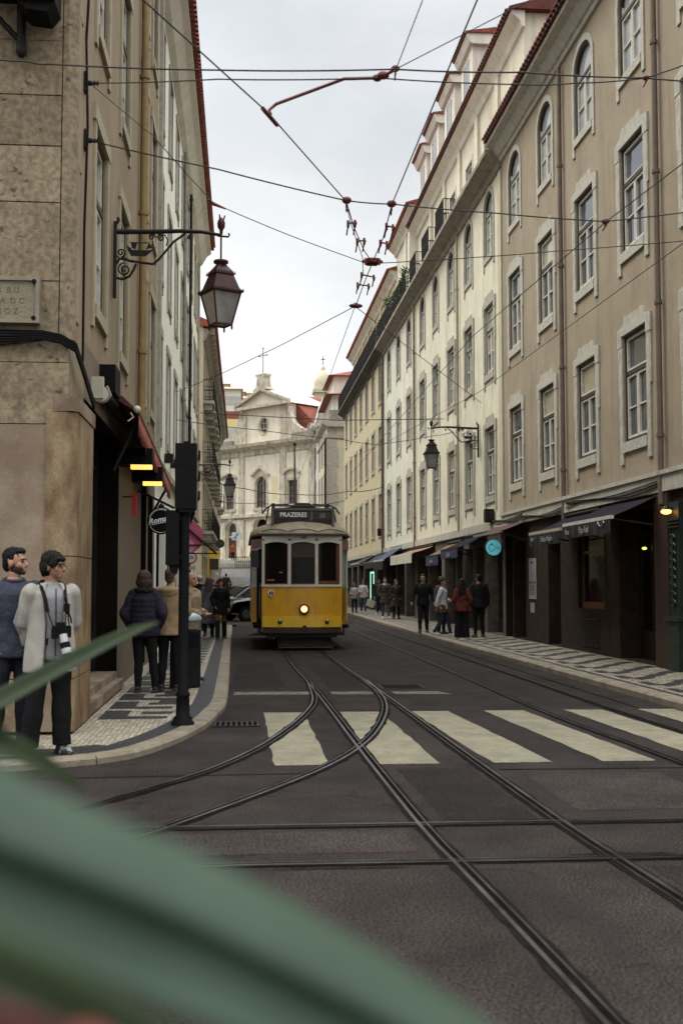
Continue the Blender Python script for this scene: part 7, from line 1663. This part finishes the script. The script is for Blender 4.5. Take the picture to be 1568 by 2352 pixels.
person('person in orange red near the dark church doorway', (-.85, 107.8, 3.8), rad(30), 1.6, SKIN_B, cloth('orange_top', (.30,.07,.03)), BLKC, BLKSHOE, HAIR_BLK, 'short', vox=.02, bulk=.03)
person('person in white partly hidden by the tram near the church steps', (2.35, 103.5, slope(103.5)), rad(0), 1.65, SKIN_B, cloth('white_top_far', (.5,.5,.5)), JEANS, BLKSHOE, HAIR_BLK, 'short', vox=.02, bulk=.03)
# --- right pavement
WT = cloth('white_tee', (.50,.50,.48), (.40,.40,.39))
person('woman in a pale grey tee and black trousers farthest along the right kerb', (5.74, 58.9, .1), rad(-4), 1.56, SKIN_A, cloth('grey_tee', (.34,.36,.38)), BLKC, BLKSHOE, HAIR_BRN, 'long', True, 'bent', 'bent', 'stand', 'fwd', sleeves=.0, vox=.015)
w2 = person('woman in a white tee and jeans carrying a large cream bag on the right pavement', (6.17, 58.6, .1), rad(-6), 1.70, SKIN_A, WT, cloth('blue_jeans', (.06,.075,.10)), WSHOE, HAIR_BRN, 'long', True, 'swing_f', 'bent', 'fwd', 'rear', sleeves=.0, vox=.015)
t = thing('tote_bag', 'cream shopping bag held by the woman in the white tee', 'bag', (6.52, 58.3, .62)); t.rotation_euler = (0, rad(22), 0)
mb = MB(); mb.prism([(-.2,-.20),(.2,-.20),(.22,.16),(-.22,.16)], 'y', -.06, .06); mb.build('bag', mat('cream_canvas', (.50,.45,.33), (.42,.38,.28), 5, .9), t)
mb = MB(); mb.tube([(-.1,0,.15),(-.08,0,.36),(.08,0,.36),(.1,0,.15)], .012, 5); mb.build('handles', mat('cream_canvas', (.42,.38,.28), None), t)
person('person in dark blue jacket behind the woman with the cream bag', (6.75, 56.5, .1), rad(-20), 1.72, SKIN_A, cloth('dark_blue_jacket', (.02,.022,.04)), JEANS, WSHOE, HAIR_BLK, 'short', vox=.015, bulk=.035)
person('man in a brown jacket over a white shirt with white shoes on the right pavement', (6.2, 49.8, .1), rad(8), 1.74, SKIN_A, cloth('brown_jacket', (.055,.045,.03), (.04,.032,.022)), cloth('grey_trousers', (.07,.07,.08)), WSHOE, HAIR_BRN, 'short', False, 'pocket', 'pocket', 'fwd', 'stand', bulk=.05, coat=.66, vox=.014, collar=WT)
person('woman in a long dark brown coat beside the man in the brown jacket', (6.52, 48.6, .1), rad(10), 1.66, SKIN_A, cloth('dark_brown_coat', (.035,.024,.018)), BLKC, BLKSHOE, HAIR_BRN, 'long', True, 'pocket', 'pocket', coat=.55, bulk=.045, vox=.014)
person('man all in black with sunglasses standing at the right kerb', (5.55, 35.2, .1), rad(-8), 1.77, SKIN_A, BLKC, BLKC, BLKSHOE, HAIR_BRN, 'short', False, 'out', 'out', 'stand', 'fwd', bulk=.032, vox=.0125, glasses=True)
w3 = person('person in a white shirt with a brown jacket tied round the waist', (5.72, 32.7, .1), rad(70), 1.63, SKIN_B, WT, cloth('blue_jeans2', (.03,.038,.06)), WSHOE, HAIR_BLK, 'short', False, 'bent', 'swing_b', 'fwd', 'rear', vox=.0125, bulk=.03)
mb = MB(); mb.rings([(0,.02,.72,.20,.165),(0,.015,.80,.205,.17),(0,.01,.92,.205,.165),(0,.005,.985,.19,.15)]); mb.tube([(.0,-.15,.96),(.03,-.19,.8),(.04,-.18,.66)], [.05,.05,.03], 8); remeshed(mb, 'tied_jacket', cloth('brown_tied_jacket', (.13,.07,.045)), .013, 3, w3)
person('person in dark clothes whose face shows behind the white shirt', (5.95, 34.2, .1), rad(40), 1.70, SKIN_A, cloth('grey_jacket2', (.07,.07,.085)), JEANS, BLKSHOE, HAIR_BRN, 'short', vox=.014, bulk=.035)
person('woman in a rust red top with long black hair seen from behind', (5.83, 30.4, .1), rad(172), 1.61, SKIN_B, cloth('rust_red_top', (.105,.024,.015), (.075,.018,.012)), BLKC, WSHOE, HAIR_BLK, 'longer', True, 'bent', 'pocket', 'stand', 'stand', flare=.05, vox=.0125, bulk=.03)
person('man in dark clothes with a dark backpack in the shade beside the red top woman', (6.62, 32.0, .1), rad(190), 1.75, SKIN_B, cloth('near_black_jacket', (.010,.010,.012)), BLKC, BLKSHOE, HAIR_BLK, 'short', vox=.013, bulk=.05)
# ================================================================ FOREGROUND POTTED AGAVE, out of focus close to the lens
def leaf(parent, pts, widths, m, keel=.35, n=28, name='leaf', up=(0,0,1), thick=.12):
    "V-channelled sword leaf along a smooth curve, with real thickness"
    P = dense3(pts, n); k = len(P); vs = []; cols = 9
    for i, p in enumerate(P):
        t_ = i/(k-1); d = (P[min(i+1,k-1)]-P[max(i-1,0)]).normalized(); r = d.cross(Vector(up)).normalized(); u = r.cross(d)
        f = t_*(len(widths)-1); a = int(min(f, len(widths)-2)); w = widths[a]+(widths[a+1]-widths[a])*(f-a)
        top = []; bot = []
        for c in range(cols):
            q = -1+2*c/(cols-1); z = keel*w*(abs(q)**1.3-.3); th = thick*w*(1-q*q)+.0012
            top.append(p+r*(q*w)+u*z); bot.append(p+r*(q*w)+u*(z-th))
        vs += top+bot[::-1]
    m_ = cols*2; mb = MB()
    mb.add(vs, [(i*m_+j, i*m_+(j+1)%m_, (i+1)*m_+(j+1)%m_, (i+1)*m_+j) for i in range(k-1) for j in range(m_)]+[tuple(range(m_)), tuple(range((k-1)*m_, k*m_))[::-1]], 0, True)
    return mb.build(name, m, parent)
def dense3(pts, n):
    P = [Vector(p) for p in pts]; P = [2*P[0]-P[1]]+P+[2*P[-1]-P[-2]]; out = []; segs = len(P)-3; per = max(2, n//segs)
    for i in range(1, len(P)-2):
        for k in range(per):
            t_ = k/per; a, b, c, d = P[i-1], P[i], P[i+1], P[i+2]
            out.append(.5*((2*b)+(c-a)*t_+(2*a-5*b+4*c-d)*t_*t_+(3*b-a-3*c+d)*t_**3))
    out.append(P[-2]); return out
def cp(px, py, dist): return CAM + ray(px, py)*dist
LEAFM = mat('agave_leaf', (.040,.066,.044), (.028,.048,.030), 9, .6, spec=.2, stretch=(1,1,1))
LEAFD = mat('dark_strap_leaf', (.012,.022,.008), (.020,.032,.011), 3, .6, spec=.15)
AG = thing('agave_plant', 'large blurred green agave leaves very close to the camera at lower left', 'plant', (0,0,0))
AG2 = thing('strap_leaf_plant', 'narrow dark green strap leaves poking in from the left edge', 'plant', (0,0,0))
def folded_leaf(parent, pts, widths, m, prof, up, n=30, thick=.004):
    P = dense3(pts, n); k = len(P); vs = []; c = len(prof)
    for i, p in enumerate(P):
        t_ = i/(k-1); d = (P[min(i+1,k-1)]-P[max(i-1,0)]).normalized(); r = d.cross(Vector(up)).normalized(); u = r.cross(d)
        f = t_*(len(widths)-1); a = int(min(f, len(widths)-2)); w = widths[a]+(widths[a+1]-widths[a])*(f-a)
        top = [p-r*(q*w)+u*(z*w) for q, z in prof]; bot = [x-u*thick*(.3 if j in (0, c-1) else 1) for j, x in enumerate(top)]
        vs += top+bot[::-1]
    m_ = 2*c; mb = MB()
    mb.add(vs, [(i*m_+j, i*m_+(j+1)%m_, (i+1)*m_+(j+1)%m_, (i+1)*m_+j) for i in range(k-1) for j in range(m_)]+[tuple(range(m_)), tuple(range((k-1)*m_, k*m_))[::-1]], 0, True)
    return mb.build('leaf', m, parent)
PROF = [(1,-.02),(.7,.06),(.35,.13),(.14,.15),(.05,.11),(.07,.0),(.04,-.10),(-.05,-.17),(-.2,-.19),(-.4,-.15),(-.58,-.10),(-.74,-.05)]
folded_leaf(AG, [cp(-420,1860,.50)+Vector((-.10,.0,-.12)), cp(-420,1860,.50), cp(0,1985,.51), cp(420,2150,.53), cp(820,2345,.54), cp(1300,2600,.54)], [.030,.046,.048,.046,.040,.028], LEAFM, PROF, (0,-.62,.78))
folded_leaf(AG, [cp(-420,2120,.46)+Vector((-.06,0,-.08)), cp(-420,2100,.46), cp(0,2215,.47), cp(330,2390,.49), cp(700,2600,.50)], [.010,.013,.014,.012,.008], LEAFD, PROF, (0,-.62,.78))
leaf(AG2, [Vector((-1.25,2.2,.75)), cp(-160,1700,2.3), cp(0,1608,2.4), cp(180,1510,2.5), cp(300,1452,2.55), cp(366,1428,2.6)], [.020,.022,.024,.021,.013,.002], LEAFD, keel=.25, up=(0,-.8,.6))
leaf(AG2, [Vector((-.9,1.3,.85)), cp(-260,1650,1.33), cp(0,1712,1.4), cp(110,1765,1.42), cp(200,1822,1.45)], [.018,.020,.020,.013,.002], LEAFD, keel=.5, up=(0,-.6,.8))
t = thing('red_planter', 'tall blurred red planter whose rim shows in the bottom left corner', 'planter', tuple(cp(-225,2572,.42)))
tz = t.location.z; mb = MB(); mb.lathe([(.060,-tz),(.052,-tz+.4),(.055,-.16),(.070,-.02),(.082,-.02),(.084,.012),(.072,.014),(.066,-.01)], n=32); mb.build('pot', mat('red_glaze', (.13,.024,.020), (.10,.020,.017), 4, .6), t)
mb = MB(); mb.lathe([(.066,-.012),(.0,-.008)], n=24); mb.build('soil', mat('soil', (.03,.022,.016), (.05,.038,.028), 30, .95), t)

# potted plants on the high balconies of the pale building
PLG = mat('balcony_leaf', (.035,.065,.022), (.06,.10,.035), 6, .7)
rp = random.Random(21)
for (y, hh, lab) in ((50.6, 1.5, 'tall leafy plant on the high balcony nearest the cream building'), (52.4, .9, 'low bushy plant on the pale building balcony'), (54.1, 1.2, 'drooping green plant in the middle of the pale balcony'), (56.8, 1.7, 'tallest dark green plant on the pale balcony'), (59.6, 1.0, 'small plant at the far end of the pale balcony')):
    t = thing('potted_plant', lab, 'plant', (RX-.28, y, 14.28), 0, 'plants on the high right hand balconies')
    mb = MB(); mb.lathe([(.12,0),(.17,.26),(.18,.28),(.15,.28)], n=12); mb.build('pot', M['tile_dark'], t)
    mb = MB()
    for k in range(260):
        a = rp.uniform(0, 2*PI); r = abs(rp.gauss(0, .20)); c = Vector((r*math.cos(a), r*1.5*math.sin(a), rp.uniform(.25, hh)))
        d = Vector((rp.uniform(-1,1), rp.uniform(-1,1), rp.uniform(-.6,.9))).normalized(); q = d.cross(Vector((rp.uniform(-1,1), rp.uniform(-1,1), .3))).normalized(); L = rp.uniform(.08,.17)
        mb.add([c, c+d*L*.5+q*L*.28, c+d*L, c+d*L*.5-q*L*.28], [(0,1,2,3)])
    mb.build('foliage', PLG, t)
    mb = MB(); mb.tube([(0,0,.2),(.03,.02,hh*.5),(0,.05,hh*.85)], .018, 5); mb.build('stem', DARKWOOD, t)
